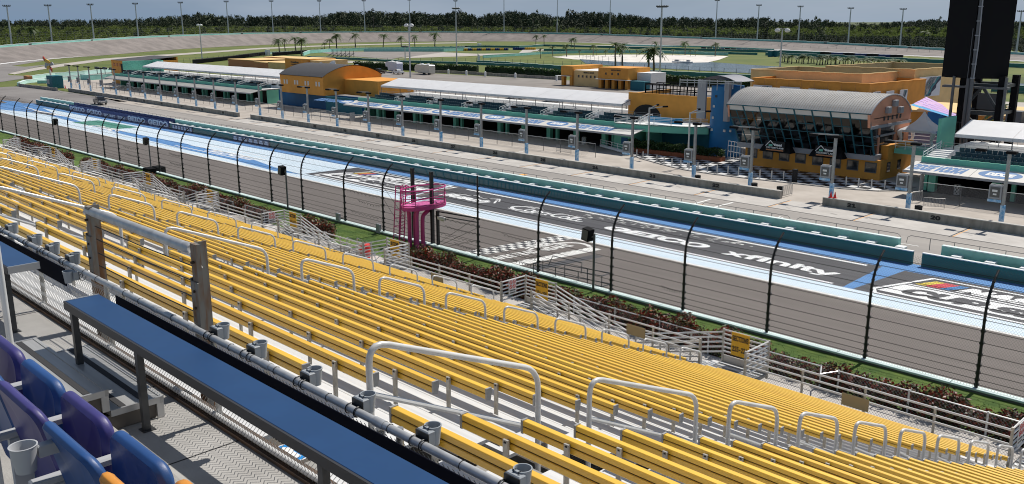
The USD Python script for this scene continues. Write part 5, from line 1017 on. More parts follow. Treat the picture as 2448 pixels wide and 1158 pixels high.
# hedges and concrete wall behind the grey lot
def ghedge(label, px, h, w=2.2, n=2600, size=.45):
    P = [np.array(at(u, v, 0)) for u, v in px]; seg = np.array([np.linalg.norm(q-p) for p, q in zip(P[:-1], P[1:])]); cum = np.concatenate([[0], seg.cumsum()])
    def smp(rng, n):
        s = rng.uniform(0, cum[-1], n); i = np.clip(np.searchsorted(cum, s)-1, 0, len(seg)-1); f = ((s-cum[i])/seg[i])[:, None]; A = np.array(P)[i]; B = np.array(P)[i+1]; d = (B-A)/seg[i][:, None]
        nn_ = np.stack([-d[:, 1], d[:, 0], 0*d[:, 0]], 1); z = h*rng.uniform(.1, 1, n)**.5*(1+.08*np.sin(s*.9)); return A+(B-A)*f+nn_*rng.uniform(-w/2, w/2, (n, 1))+np.stack([0*z, 0*z, z], 1)
    m = leafmass(n, size, smp, np.random.default_rng(int(px[0][0]))); core = MB()
    for p, q in zip(P[:-1], P[1:]): core.bar(p+[0, 0, h*.42], q+[0, 0, h*.42], w*.75, h*.84)
    t = thing("clipped_hedge", label, "hedge", P[0]); obj("foliage", m, "hedge_leaf", t, kind="stuff"); obj("inner_mass", core, "hedge_core", t)
mat("hedge_core", (0.014, 0.026, 0.008), 0.9)
ghedge("dark clipped hedge behind the campers, left part", [(850, 163), (925, 166.5), (1035, 170), (1142, 173)], 2.6); ghedge("dark clipped hedge right of the gap, behind the grey lot", [(1163, 175), (1250, 179), (1350, 187)], 2.6)
ghedge("dark clipped hedge beyond the black scaffold and tower", [(1545, 195), (1660, 203), (1800, 214)], 2.4, n=2000)
iw = MB()
lw_ = thing("lot_wall", "low concrete wall with white posts behind the grey lot", "wall", at(1200, 182)); P = [np.array(at(u, v)) for u, v in ((1030, 174), (1120, 178), (1200, 183.5), (1345, 192))]
for p, q in zip(P[:-1], P[1:]): iw.bar(p+[0, 0, .5], q+[0, 0, .5], .4, 1.0)
obj("wall_body", iw, "wall_concrete", lw_)
for u, v in ((1033, 175.5), (1075, 177), (1118, 180), (1163, 183), (1235, 187), (1334, 194)): p = at(u, v); obj("post", MB().cyl(p[0], p[1]-.6, 0, 1.5, .35, 8).rev([(.35, 0), (.2, .25), (0, .3)], p[0], p[1]-.6, 1.5, 8), "canvas_white", lw_)
for u, v, lb in ((1842, 136, "left white-roofed portable toilet by the palm thicket"), (1855, 136, "right white-roofed portable toilet by the palm thicket")):
    p = at(u, v); t = thing("portable_toilet", lb, "toilet", p); obj("cabin", MB().bev(p[0]-1.1, p[1]-1, 0, p[0]+1.1, p[1]+1, 3.0, .05), "dark_teal_wall", t); obj("roof", MB().bev(p[0]-1.2, p[1]-1.1, 3.003, p[0]+1.2, p[1]+1.1, 3.35, .1), "canvas_white", t)
for u, v, lb, hh in ((640, 133, "pale tall cabinet beside the line of dark tyre bundles", 3.2), (1146, 112, "small white hut on the far infield bend", 2.6)): p = at(u, v); single("cabinet", MB().bev(p[0]-1.2, p[1]-1, 0, p[0]+1.2, p[1]+1, hh, .05), "canvas_white", lb, "cabinet")
p = at(1142, 152); single("white_flag", MB().bar((*p[:2], 0), (*p[:2], 4.5), .12).add([(p[0], p[1], 4.4), (p[0]+1.8, p[1], 3.4), (p[0]+1.4, p[1]+.05, 1.4), (p[0], p[1], 1.2)], [(0, 1, 2, 3)]), "canvas_white", "white feather flag at the end of the infield wall", "flag")
# small bleacher on the left infield
t = thing("bleacher", "small dark bleacher by the gravel lot", "bleacher", at(810, 140)); p = np.array(at(800, 141))
for k in range(6): obj("row", MB().box(p[0]-9, p[1]+k*.8, .5+k*.45, p[0]+12, p[1]+k*.8+.4, .6+k*.45), "mid_steel", t)
for k in range(6): x = p[0]-8+k*3.8; obj("frame", MB().bar((x, p[1], .3), (x, p[1]+4.5, 2.9), .2).bar((x, p[1]+4.5, 0), (x, p[1]+4.5, 4.2), .2), "dark_steel", t)
# pontoon on the lake
p = np.array(at(1631, 150, .06)); t = thing("pontoon_boat", "white flat pontoon boat moored at the beach", "boat", p); obj("hull", MB().bev(p[0]-5, p[1]-1.2, .06, p[0]+5, p[1]+1.2, .7, .15), "canvas_white", t); rl = MB()
for x in np.linspace(-4.6, 4.6, 7): rl.bar((p[0]+x, p[1]-1.1, .7), (p[0]+x, p[1]-1.1, 1.5), .06)
rl.bar((p[0]-4.6, p[1]-1.1, 1.5), (p[0]+4.6, p[1]-1.1, 1.5), .06); obj("rail", rl, "panel_white", t); obj("seat", MB().bev(p[0]-4, p[1]-.6, .7, p[0]-2, p[1]+.6, 1.3, .1).bev(p[0]+2.6, p[1]-.6, .7, p[0]+4, p[1]+.6, 1.3, .1), "panel_grey", t)
# satellite dishes
for u, v, r, lb in ((797, 160, 1.6, "large white satellite dish behind the barrel-roofed orange building"), (853, 166, 1.3, "white satellite dish right of the barrel-roofed orange building"), (767, 161, 1.3, "low white satellite dish behind the barrel roof")):
    q = np.array(aty(u, v, 150.0)); t = thing("satellite_dish", lb, "dish", (q[0], q[1], 0)); m = MB().rev([(0, 0), (r*.5, .12*r), (r*.85, .36*r), (r, .55*r)], 0, 0, 0, 18); vv = m.v[0]; ca, sa = math.cos(-.9), math.sin(-.9); m.v[0] = np.column_stack([vv[:, 0], vv[:, 1]*ca+vv[:, 2]*sa, -vv[:, 1]*sa+vv[:, 2]*ca])+q
    obj("bowl", m, "canvas_white", t, True); obj("stand", MB().cyl(q[0], q[1], 0, q[2], .15, 6), "grey_steel", t)
# sponsor arrow sign and booth at the far left
t = thing("arrow_sign", "tall sign of crossed red and yellow arrows on a post at the far left", "sign", at(122, 205)); q = aty(118, 155, 96.0)
obj("post", MB().cyl(q[0], 96, 0, q[2], .3, 8), "panel_white", t); ey = (0, 0, 1); o = np.array([q[0], 95.6, q[2]])
for m_, pts in (("arrow_red", [(-3.4, 1.9), (-2.0, 1.0), (-1.4, 1.6), (-3.0, 2.4)]), ("arrow_yellow", [(-2.0, .9), (.8, .5), (2.2, 1.0), (-1.2, 1.7)]), ("panel_grey", [(-4, -.9), (-3.2, .4), (2.8, .8), (4.0, .1), (.5, -.3), (-2, -1.2)]), ("arrow_yellow", [(-.8, -1.5), (1.8, -.8), (1.2, -.3), (-.6, -.6)]), ("arrow_red", [(1.9, -1.1), (3.2, -2.0), (3.4, -1.2), (2.4, -.5)])):
    if m_ not in M: mat(m_, S(170, 50, 30) if "red" in m_ else S(205, 160, 30), .5)
    obj("arrow", MB().shape(sg.Polygon(pts).buffer(.08), o+[0, {"panel_grey": .5}.get(m_, 0), 0], (1, 0, 0), ey, .25), m_, t)
a = np.array(at(118, 211)); t = thing("teal_booth", "dark teal booth with a pale notice below the arrow sign", "booth", a); obj("cabin", MB().bev(a[0]-1.6, a[1], 0, a[0]+3.2, a[1]+3, 3.6, .05), "dark_teal_wall", t); obj("notice", MB().box(a[0]-1.1, a[1]-.06, 1.2, a[0]+.9, a[1]-.004, 2.6), "panel_grey", t)
for k, (u, v) in enumerate(((234, 165), (253, 166), (269, 167))): p = np.array(at(u, v+22)); h = aty(u, v, p[1])[2]; single("cluster_lamp", MB().cyl(p[0], p[1], 0, h, .12, 6).bev(p[0]-1.4, p[1]-.3, h-.1, p[0]+1.4, p[1]+.3, h+.7, .1), "dark_steel", ("left", "middle", "right")[k]+" of three dark cluster lamps before the far left orange building", "lamp")
p = at(62, 193); single("tan_block", MB().bev(p[0]-2, p[1], 0, p[0]+2, p[1]+1.5, 1.5, .05), "terracotta", "tan block at the end of the pit exit wall", "block")
# ---------------------------------------------------------------- tall light masts round the track and in the infield
def mast(heads=6):
    t = thing("light_mast", "light mast", "light mast", group="tall light masts round the track")
    obj("pole", MB().tube([(0, 0, 0), (0, 0, 20)], [.55, .32], 8), "galvanised", t, local=True); obj("crossarm", MB().bar((-1.7, 0, 20), (1.7, 0, 20), .25), "mid_steel", t, local=True)
    for k in range(5): obj("lamp_head", MB().bev(-1.9+k*.85, -.4, 20.05, -1.3+k*.85, .4, 20.6, .1), "mid_steel", t, local=True)
    return t
MAST = mast()
mpx = [(22, 12), (120, 11), (221, 9), (328, 7), (436, 4.5), (545, 2), (652, 1), (766, .5), (872, 0), (980, -2), (1090, .5), (1205, -4), (1332, -6), (1458, -6), (1580, -5), (1712, -1), (1812, 11), (1911, 14), (2031, 18), (2156, 20), (2438, 25)]
oa = np.arctan2(outer[:, 1], outer[:, 0])
for k, (u, v) in enumerate(mpx):
    d = ray(u, 70); a = math.atan2(d[1], d[0]); i = int(np.argmin(np.abs(oa-a)+np.where(np.hypot(outer[:, 0], outer[:, 1]) < 300, 9, 0))); r = np.hypot(*outer[i])+14
    p = atd(u, r, 0); vt = CAM[2]+(ray(u, v)[2]/math.hypot(*ray(u, v)[:2]))*r
    lb = "thin pale light mast behind the turn wall, "+("number-less " if False else "")+(["first", "second", "third", "fourth", "fifth", "sixth", "seventh", "eighth", "ninth", "tenth", "eleventh", "twelfth", "thirteenth", "fourteenth", "fifteenth", "sixteenth", "seventeenth", "eighteenth", "nineteenth", "twentieth", "last"][k])+" counted from the left"
    place(MAST, k == 0, p, math.atan2(p[1], p[0])+PI/2, lb, None, (1, 1, vt/20.6))
def infield_mast(label, u, vb, vt, kind):
    p = np.array(at(u, vb)); h = aty(u, vt, p[1])[2]; t = thing("infield_light_mast", label, "light mast", p); obj("pole", MB().tube([p, p+[0, 0, h]], [.32, .18], 8), "galvanised", t)
    if kind == "globes":
        for s in (-1, 1): obj("globe", MB().rev([(0, -.5), (.55, -.35), (.8, .1), (.5, .5), (0, .6)], p[0]+s*1.5, p[1], h-.2, 12), "canvas_white", t, True); obj("arm", MB().bar(p+[0, 0, h+.2], p+[s*1.5, 0, h+.5], .15), "galvanised", t)
    else:
        obj("crossarm", MB().bar(p+[-2, 0, h], p+[2, 0, h], .2), "mid_steel", t)
        for k in range(5): obj("lamp_head", MB().bev(p[0]-2.2+k*.95, p[1]-.4, h+.1, p[0]-1.5+k*.95, p[1]+.4, h+.6, .1), "mid_steel", t)
infield_mast("light mast with white globes behind the left tent roof", 484, 150, 60, "globes"); infield_mast("light mast with white globes in front of the beige camper", 981, 186, 60, "globes"); infield_mast("light mast with white globes rising behind the pavilion roof", 1861, 214, 72, "globes")
infield_mast("tall light mast standing on the grass behind the grey lot", 1092, 158, 22, "bar"); infield_mast("tallest light mast between the palms right of the orange building", 1577, 188, 18, "bar"); infield_mast("thin short mast left of the campers' light mast", 969, 150, 113, "bar")
# ---------------------------------------------------------------- vegetation
mat("palm_leaf", (0.055, 0.095, 0.02), 0.55, rnd=0.35, var=0.3, scale=3, trans=0.25); mat("palm_trunk", (0.16, 0.13, 0.10), 0.9, var=0.2)
mat("pine_green", (0.030, 0.048, 0.020), 0.8, col2=(0.050, 0.066, 0.028), scale=0.15, rnd=0.35); mat("scrub_green", (0.085, 0.115, 0.028), 0.85, col2=(0.16, 0.19, 0.045), scale=0.03, rnd=0.45, trans=.35); mat("bush_dark", (0.028, 0.045, 0.014), 0.85, rnd=0.3, var=0.3, scale=0.2); mat("bark", (0.13, 0.11, 0.095), 0.9)
def palm(seed, h=8.0, nf=26, L=2.7):
    rng = np.random.default_rng(seed); t = thing("palm_tree", "palm tree", "palm tree"); c = np.cumsum(rng.normal(0, .06, (7, 2)), 0); z = np.linspace(0, h, 7)
    obj("trunk", MB().tube(np.column_stack([c-c[0], z]), np.linspace(.24, .14, 7), 7), "palm_trunk", t, local=True); top = np.array([*(c[-1]-c[0]), h]); m = MB()
    for k in range(nf):
        a = k*2.399+rng.uniform(-.2, .2); el = rng.uniform(-.35, 1.25); d = np.array([math.cos(a), math.sin(a), 0]); s = np.linspace(0, 1, 7); l = L*rng.uniform(.8, 1.1)
        ax = top+d*(l*s*math.cos(el*.75))[:, None]+np.array([0, 0, 1])*(l*(s*math.sin(el)-.75*s*s*(1.15-.35*el)))[:, None]; sd = np.array([-d[1], d[0], 0])
        for i in range(6):
            w = .62*math.sin(PI*min(1, (i+.7)/6.3))+.06
            for q in (-1, 1):
                p0, p1 = ax[i], ax[i]*.35+ax[i+1]*.65; tip = ax[i+1]*.9+ax[i]*.1+sd*q*w-np.array([0, 0, .22*w+.1])+(ax[i+1]-ax[i])*.5; m.add([p0, p1, tip], [(0, 1, 2)])
                p0 = ax[i]*.5+ax[i+1]*.5; tip = ax[i+1]+sd*q*w*.9-np.array([0, 0, .3*w+.05])+(ax[i+1]-ax[i])*.4; m.add([p0, ax[i+1], tip], [(0, 1, 2)])
    obj("crown", m, "palm_leaf", t, local=True); return t
px_palms = [(669, 132, 90), (682, 124, 91), (708, 129, 87), (720.5, 133, 88), (775.6, 122, 101), (788.6, 122, 92), (804.7, 119, 79), (849.5, 119, 78), (916, 117, 80), (959.6, 118, 85.5), (992.5, 118, 82), (1039, 118, 77), (1281, 107, 83), (1300.5, 107, 82), (1366, 114, 91), (1373, 117, 89), (1292.5, 140, 114), (1321.8, 136, 109), (1354.7, 136, 105), (1417.6, 136, 106), (1426.7, 133, 119), (1446.6, 136, 122), (1470.7, 160.6, 98.4), (1482, 136, 102), (1488, 159, 102), (1522, 136, 118), (1548.4, 184, 111.4), (1562.7, 184, 108.8), (1565, 130, 98), (1608, 133, 119), (1638, 132, 97), (1650, 135, 126), (1663, 135, 119), (1709.6, 135, 101), (1385, 137, 121), (70, 100, 62), (79, 100, 63), (1330, 62, 44), (2207, 108, 73), (1870, 150, 128), (1886, 152, 131)]
where = ["left infield, beside the dark tyre bundles"]*4+["far grass strip left of centre"]*8+["far infield bend"]*4+["grass left of the beach"]*3+["the beach"]*3+["near shore, tall pair left"]+["the beach"]+["near shore, tall pair left"]+["the beach"]+["near shore, tall pair right"]*2+["the beach"]*6+["the beach"]+["scrub beyond the turn, far left"]*2+["scrub beyond the turn"]*2+["lake bank"]*2
protos = [palm(11), palm(12, nf=17, L=2.4), palm(13, nf=23, L=2.8)]; usedp = [False]*3
RG = np.random.default_rng(5)
for k, ((u, vb, vt), wn) in enumerate(zip(px_palms, where)):
    p = np.array(at(u, vb)); d = math.hypot(p[0], p[1])
    if vb < 104: p = atd(u, 900 if u < 100 else 1000, 0)
    r = ray(u, vt); hh = CAM[2]+r[2]/math.hypot(r[0], r[1])*math.hypot(p[0], p[1]); i = k % 3; sc_ = max(.4, hh/9.2)
    i_first = not usedp[i]; usedp[i] = True; place(protos[i], i_first, (p[0], p[1], -.05), RG.uniform(0, 6.28), "coconut palm with drooping fronds on the "+wn, "palms on the "+wn, (min(sc_*1.5, 2.0), min(sc_*1.5, 2.0), sc_))
# palm thicket behind the media building
def thicket_pts():
    P = []
    for u in np.arange(1874, 2160, 7.0): P.append((u+RG.uniform(-3, 3), 151.5+(u-1874)*.042+RG.uniform(-4, 2), 128+(u-1874)*.055+RG.uniform(-3, 9)))
    return P
for k, (u, vb, vt) in enumerate(thicket_pts()):
    p = np.array(at(u, vb)); hh = aty(u, vt, p[1])[2]; dup(protos[k % 3], (p[0], p[1], -.05), RG.uniform(0, 6.28), "young palm in the dense thicket behind the big cream building", "palms in the thicket behind the big cream building", (1.1, 1.1, max(.35, hh/9.4)))
for u, v, y, lb in ((2388, 268, 128.0, "palm leaning out beside the screen tower legs, upper"), (2378, 305, 124.5, "palm low beside the screen tower legs")): q = aty(u, v-8, y); dup(protos[1], (q[0], y, 0), 1.0, lb, "palms beside the screen tower", (.9, .9, q[2]/8.2))
p = at(2345, 300); dup(protos[2], (p[0]+1, 130, 0), 2.0, "palm crown seen through the screen tower lattice", "palms beside the screen tower", (.9, .9, .7))
# crotons: red and dark leaves, one bush at a time
mat("croton_red", (0.20, 0.026, 0.012), 0.5, col2=(0.09, 0.020, 0.012), scale=2.2, rnd=.35, trans=.15); mat("croton_dark", (0.040, 0.026, 0.015), 0.55, col2=(0.045, 0.06, 0.014), scale=1.5, rnd=.3); mat("croton_orange", (0.30, 0.075, 0.02), 0.5, rnd=.3); mat("stem_brown", (0.08, 0.06, 0.045), .9)
def croton(seed):
    rng = np.random.default_rng(seed); t = thing("croton_bush", "croton", "bush")
    def smp(r_, n):
        d = r_.normal(size=(n, 3)); d /= np.linalg.norm(d, axis=1, keepdims=True); q = d*np.array([.62, .55, .62])*(r_.uniform(.25, 1, (n, 1))**.5); q[:, 2] = q[:, 2]+.68; b = r_.integers(0, 7, n); return q+np.array([(math.sin(k*2.1+seed)*.14, math.cos(k*1.7+seed)*.14, .18*math.sin(k*3.3+seed)) for k in range(7)])[b]
    obj("foliage", leafmass(700, .085, smp, rng, 1.0), "croton_dark", t, local=True, kind="stuff"); obj("red_foliage", leafmass(520, .085, smp, rng, 1.0), "croton_red", t, local=True, kind="stuff"); obj("bright_leaves", leafmass(60, .08, smp, rng, 1.0), "croton_orange", t, local=True, kind="stuff")
    m = MB()
    for k in range(6): a = k*1.05; m.tube([(0, 0, 0), (.15*math.cos(a), .15*math.sin(a), .4), (.35*math.cos(a), .3*math.sin(a), .9)], [.03, .025, .012], 4)
    obj("stems", m, "stem_brown", t, local=True); return t
CR = [croton(k) for k in range(1, 5)]; uc = [False]*4
# ---------------------------------------------------------------- far scrub and woods beyond the track
def proto_mesh(name, parent, build, m):
    return usdkit.mesh(stage, parent+"/"+name, build.mesh(), M[m])
def scatter(name, label, cat, protos_, mats, pts, scales, rots, idx):
    pi = UsdGeom.PointInstancer.Define(stage, path("/World", name)); tag(pi, label, cat, None, "stuff"); base = str(pi.GetPath()); rel = pi.CreatePrototypesRel()
    for k, (b, m) in enumerate(zip(protos_, mats)): rel.AddTarget(proto_mesh(f"kind_{k+1}", base, b, m).GetPath())
    pi.CreatePositionsAttr(Vt.Vec3fArray.FromNumpy(np.asarray(pts, np.float32))); pi.CreateProtoIndicesAttr(Vt.IntArray.FromNumpy(np.asarray(idx, np.int32)))
    sc_ = np.asarray(scales, np.float32); pi.CreateScalesAttr(Vt.Vec3fArray.FromNumpy(sc_ if sc_.ndim == 2 else np.repeat(sc_[:, None], 3, 1)))
    h = np.asarray(rots)/2; pi.CreateOrientationsAttr(Vt.QuathArray([Gf.Quath(float(math.cos(a)), 0, 0, float(math.sin(a))) for a in h]))
def tree_build(seed, kind):
    rng = np.random.default_rng(seed)
    def smp(r_, n):
        if kind == "pine":      # feathery, taller than wide, several leaders
            z = r_.uniform(.12, 1, n); b = r_.integers(0, 5, n); off = np.array([(math.cos(k*1.3+seed)*.13, math.sin(k*1.3+seed)*.13, 1-.09*k) for k in range(5)])[b]; rad = .17*(1-z)**.55*(.35+.65*np.minimum(1, z*4))+.02; a = r_.uniform(0, 6.28, n); rr = rad*r_.uniform(.2, 1, n)
            return np.stack([off[:, 0]+rr*np.cos(a), off[:, 1]+rr*np.sin(a), z*off[:, 2]], 1)
        c = np.array([(r0*math.cos(a0), r0*math.sin(a0), z0, s0) for r0, a0, z0, s0 in [(.0, 0, .72, .27), (.26, .5+seed, .55, .24), (.28, 2.3+seed, .6, .22), (.25, 4.2+seed, .5, .25), (.12, 5.5+seed, .85, .17), (.36, 3.2+seed, .34, .2), (.36, 1.2+seed, .36, .2)]])
        b = r_.integers(0, 7, n); d = r_.normal(size=(n, 3)); d /= np.linalg.norm(d, axis=1, keepdims=True); return c[b, :3]+d*c[b, 3:]*r_.uniform(.55, 1.05, (n, 1))
    m = leafmass({"pine": 420, "broad": 420, "shrub": 260}[kind], {"pine": .042, "broad": .06, "shrub": .085}[kind], smp, rng, 1.0)
    m.tube([(0, 0, 0), (0, 0, .55)], [.02, .008], 4); return m
fl = lambda u, T: np.interp(u, [q[0] for q in T], [q[1] for q in T])
wall_d = [(u, 0) for u in ()]
def wall_dist(u):
    d = ray(u, 70); a = math.atan2(d[1], d[0]); R = np.hypot(outer[:, 0], outer[:, 1]); i = int(np.argmin(np.abs(oa-a)+np.where(R < 300, 9, 0))); return R[i]
US = np.arange(-260, 2720, 20.0); WD = np.array([wall_dist(u) for u in US])
tree_d = [(-300, 1500), (300, 1500), (420, 1300), (600, 1180), (1000, 1150), (1300, 1130), (1600, 1000), (1800, 1000), (2000, 980), (2250, 1000), (2700, 1000)]
tree_v = [(-300, 47), (80, 46), (300, 44), (430, 36), (480, 30), (520, 38), (560, 35), (640, 37), (690, 34), (740, 38), (800, 29), (880, 24), (960, 29), (1000, 26), (1040, 34), (1090, 23), (1140, 36), (1200, 25), (1230, 27), (1300, 31), (1340, 40), (1380, 27), (1450, 26), (1500, 34), (1580, 40), (1650, 39), (1720, 43), (1820, 40), (1880, 46), (1960, 44), (1985, 48), (2010, 52), (2120, 53), (2160, 49), (2240, 44), (2330, 46), (2420, 49), (2700, 48)]
RW = np.random.default_rng(17); pts, scl, rot, idx = [], [], [], []
def toz(u, v, d): rr = ray(u, v); return CAM[2]+rr[2]/math.hypot(rr[0], rr[1])*d
for k in range(1700):
    u = RW.uniform(-260, 2700); d0 = fl(u, tree_d); d = d0+RW.uniform(0, 1)**1.5*420; r = ray(u, 60); H = math.hypot(r[0], r[1]); vt = fl(u, tree_v)+abs(RW.normal(0, 1))*(4+3*math.sin(u*.031)**2); h = toz(u, vt, d)+.6
    if h < 6: h = 6
    pts.append((r[0]/H*d, r[1]/H*d, -.6)); i = int(RW.integers(0, 5)); idx.append(i); w = h*RW.uniform(.55, 1.0)*(1.2 if i < 3 else .9); scl.append((w, w, h)); rot.append(RW.uniform(0, 6.28))
scatter("far_wood", "long belt of dark trees along the horizon beyond the track", "woodland", [tree_build(1, "pine"), tree_build(2, "pine"), tree_build(3, "pine"), tree_build(4, "broad"), tree_build(5, "broad")], ["pine_green"]*3+["bush_dark"]+["pine_green"], pts, scl, rot, idx)
pts, scl, rot, idx = [], [], [], []
wall_v = [(-300, 130), (0, 106), (110, 98), (260, 89), (440, 78), (620, 74), (900, 71), (1240, 76), (1500, 82), (1820, 93), (2250, 113), (2700, 132)]
for k in range(9000):
    u = RW.uniform(-260, 2700); d0 = np.interp(u, US, WD)+32; d1 = fl(u, tree_d)+40; s = RW.uniform(0, 1)**.55; d = d0+(d1-d0)*s; r = ray(u, 60); H = math.hypot(r[0], r[1]); vw = fl(u, wall_v)
    h = (toz(u, vw-2-(vw-2-59.5)*s**.9, d)+.7)*RW.uniform(.8, 1.0); i = int(RW.integers(0, 2)); big = RW.uniform() < .08
    if big: h *= 1.15; i = 2
    if u > 1150 and s < .22+.14*(u > 1700): h = max(h, RW.uniform(6, 9)); i = 2
    h = max(h, 1.6); pts.append((r[0]/H*d, r[1]/H*d, -.7)); w = max(3.0, h*RW.uniform(.7, 1.3)); scl.append((w, w, h)); rot.append(RW.uniform(0, 6.28)); idx.append(i)
scatter("far_scrub", "wide belt of light green scrub between turn wall and woods", "scrub", [tree_build(6, "shrub"), tree_build(7, "shrub"), tree_build(8, "broad")], ["scrub_green", "scrub_green", "bush_dark"], pts, scl, rot, idx)
# single trees that stand out from the belt
def lone(seed, kind, m):
    t = thing("casuarina_tree" if kind == "pine" else "broadleaf_tree", "tree", "tree"); b = tree_build(seed, kind); nl = len(b.v)-1
    tr_ = MB(); tr_.tube([(0, 0, 0), (.01, 0, .3), (0, .01, .75)], [.022, .015, .006], 5)
    for k in range(7): a = k*2.2; tr_.tube([(0, 0, .25+.07*k), (.1*math.cos(a), .1*math.sin(a), .4+.07*k)], [.007, .003], 4)
    obj("trunk", tr_, "bark", t, local=True); c = MB(); c.v, c.f, c.n = b.v[:1], b.f[:1], len(b.v[0]); obj("crown", c, m, t, local=True); return t
LT = [lone(21, "pine", "pine_green"), lone(22, "broad", "pine_green"), lone(23, "pine", "bush_dark")]; ul = [0, 0, 0]
for k, (u, vt, d, lb) in enumerate(((470, 27, 1250, "taller feathery dark tree left of the belt, by the fifth light mast"), (512, 32, 1240, "rounded dark tree right of the tall feathery one at the left"), (1367, 22, 1080, "broad dark tree crown standing above the belt right of centre"), (1095, 20, 1100, "dark tree top above the belt behind the infield mast"), (1275, 23, 1090, "dark feathery tree between the two central light masts"), (1240, 22, 1090, "dense feathery tree just left of the middle of the belt"), (1960, 38, 700, "open feathery tree standing alone right of centre"), (1828, 37, 760, "thin feathery tree left of the lone open one"), (2238, 39, 900, "dark feathery tree left of the screen tower"), (2425, 48, 900, "dark tree right of the screen tower"), (893, 19, 1100, "highest dark tree of the belt behind the ninth mast"))):
    p = atd(u, d, -.3); rr = ray(u, vt); h = CAM[2]+rr[2]/math.hypot(rr[0], rr[1])*d; i = 1 if "rounded" in lb or "broad" in lb else (2 if k % 2 else 0); place(LT[i], ul[i] == 0, p, k*1.3, lb, None, (h*1.0, h*1.0, h)); ul[i] += 1
# ---------------------------------------------------------------- the grandstand
T8, SL = 0.8, 0.3236
Y0, Z0 = 4.257, CAM[2]-3.198          # back of the top row's bench, and the height of its top
BH = .73
NR = 31
def ry(k): return Y0+T8*k
def rz(k): return Z0-SL*k
def rf(k): return rz(k)-BH
mat("bench_yellow", (0.82, 0.50, 0.04), 0.40, col2=(0.77, 0.44, 0.034), scale=1.4, stretch=(0.15, 2, 2), rnd=.06, spec=.8)
mat("alu_white", (0.66, 0.665, 0.67), 0.48, col2=(0.54, 0.545, 0.55), scale=2.2, stretch=(0.06, 5, 1)); mat("alu_post", (0.42, 0.40, 0.36), 0.5, metal=.35, var=.2, scale=6); mat("rail_white", (0.64, 0.635, 0.625), 0.38, metal=.15, var=.06, scale=5); mat("alu_edge", (0.55, 0.53, 0.49), .5, metal=.2)
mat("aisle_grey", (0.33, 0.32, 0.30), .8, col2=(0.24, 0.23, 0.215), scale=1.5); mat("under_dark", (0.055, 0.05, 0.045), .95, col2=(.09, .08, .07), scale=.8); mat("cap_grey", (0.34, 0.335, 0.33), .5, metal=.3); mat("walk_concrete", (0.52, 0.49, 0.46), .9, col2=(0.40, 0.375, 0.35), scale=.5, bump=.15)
mat("deck_grey", (0.40, 0.395, 0.385), .7, col2=(.33, .325, .315), scale=1.5); mat("hole_dark", (0.02, 0.02, 0.02), .8); mat("sign_yellow", S(226, 172, 32), .5); mat("sign_ink", (0.02, 0.018, 0.015), .6)
AX = [-6.5-11.7*k for k in range(-1, 12)]      # aisle centres
BLK = [(AX[k+1]+.71, AX[k]-.70) for k in range(len(AX)-1)]
gs = thing("grandstand", "long aluminium grandstand with rows of footboards stepping down to the track", "grandstand", (-50, 16, 2))
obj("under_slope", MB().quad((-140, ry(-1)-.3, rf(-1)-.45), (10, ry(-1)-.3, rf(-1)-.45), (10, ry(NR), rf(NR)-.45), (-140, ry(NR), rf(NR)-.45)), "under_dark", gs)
UL = np.array([(ray(u, v)[0], ray(u, v)[1]) for u, v in ((0, 340), (0, 1158))])
def seen(x, k):
    """is this spot of row k inside the picture?"""
    q = np.array([x, ry(k), rz(k)])-CAM; f = q@_F
    if f < .5: return False
    u = 1224+FPX*(q@RIGHT)/f; v = 579-FPX*(q@UP)/f; return -160 < u < 2620 and -100 < v < 1420
boards_far = MB(); nb = 0
def footboard(mb, a, b, k):
    y0, y1 = ry(k)+.03, ry(k+1)-.105; z = rf(k); w = (y1-y0)/3
    for i in range(3): mb.box(a, y0+i*w+.004, z-.045, b, y0+(i+1)*w-.004, z)
    mb.box(a, y1-.02, z-.16, b, y1-.003, z-.05)
order = ["first", "second", "third", "fourth", "fifth", "sixth", "seventh", "eighth", "ninth", "tenth", "eleventh", "twelfth", "thirteenth", "fourteenth", "fifteenth", "sixteenth", "seventeenth", "eighteenth", "nineteenth", "twentieth", "twenty-first", "twenty-second", "twenty-third", "twenty-fourth", "twenty-fifth", "twenty-sixth", "twenty-seventh", "twenty-eighth", "twenty-ninth", "thirtieth", "lowest"]
blockname = ["right of the nearest aisle", "first block left of nearest aisle"]+[f"{order[i]} block left of nearest aisle" for i in range(1, 12)]
def bench_kind(W):
    """one bench of length W: two yellow planks on posts, capped ends; origin at its right end, height of the board behind"""
    t = thing("yellow_bench", "yellow bench", "bench", group=None); L = dict(local=True)
    obj("upper_plank", MB().bev(-W, .0, BH-.058, 0, .074, BH, .006), "bench_yellow", t, **L); obj("lower_plank", MB().bev(-W, .0, BH-.135, 0, .074, BH-.07, .006), "bench_yellow", t, **L); obj("joint", MB().box(-W+.01, .012, BH-.072, -.01, .06, BH-.056), "hole_dark", t, **L)
    for x in (-W-.014, .014): obj("end_cap", MB().prism([(-.004, BH-.14), (-.004, BH+.004), (.079, BH+.004), (.081, BH-.06), (.06, BH-.15)], x-.013, x+.013, "x"), "cap_grey", t, **L)
    n = max(2, round(W/1.83)); 
    for i in range(n):
        x = -W+.62+(W-1.24)*i/max(1, n-1); obj("leg", MB().tube([(x, .035, .06), (x, -.02, .14), (x, -.035, .24), (x, -.022, BH-.03)], [.022]*4, 6).box(x-.03, -.05, .2, x+.03, -.03, BH-.02), "alu_post", t, **L)
        obj("bolt", MB().box(x-.012, -.056, BH-.05, x+.012, -.048, BH-.035), "hole_dark", t, **L)
    return t
protoB = {}
nbench = 0
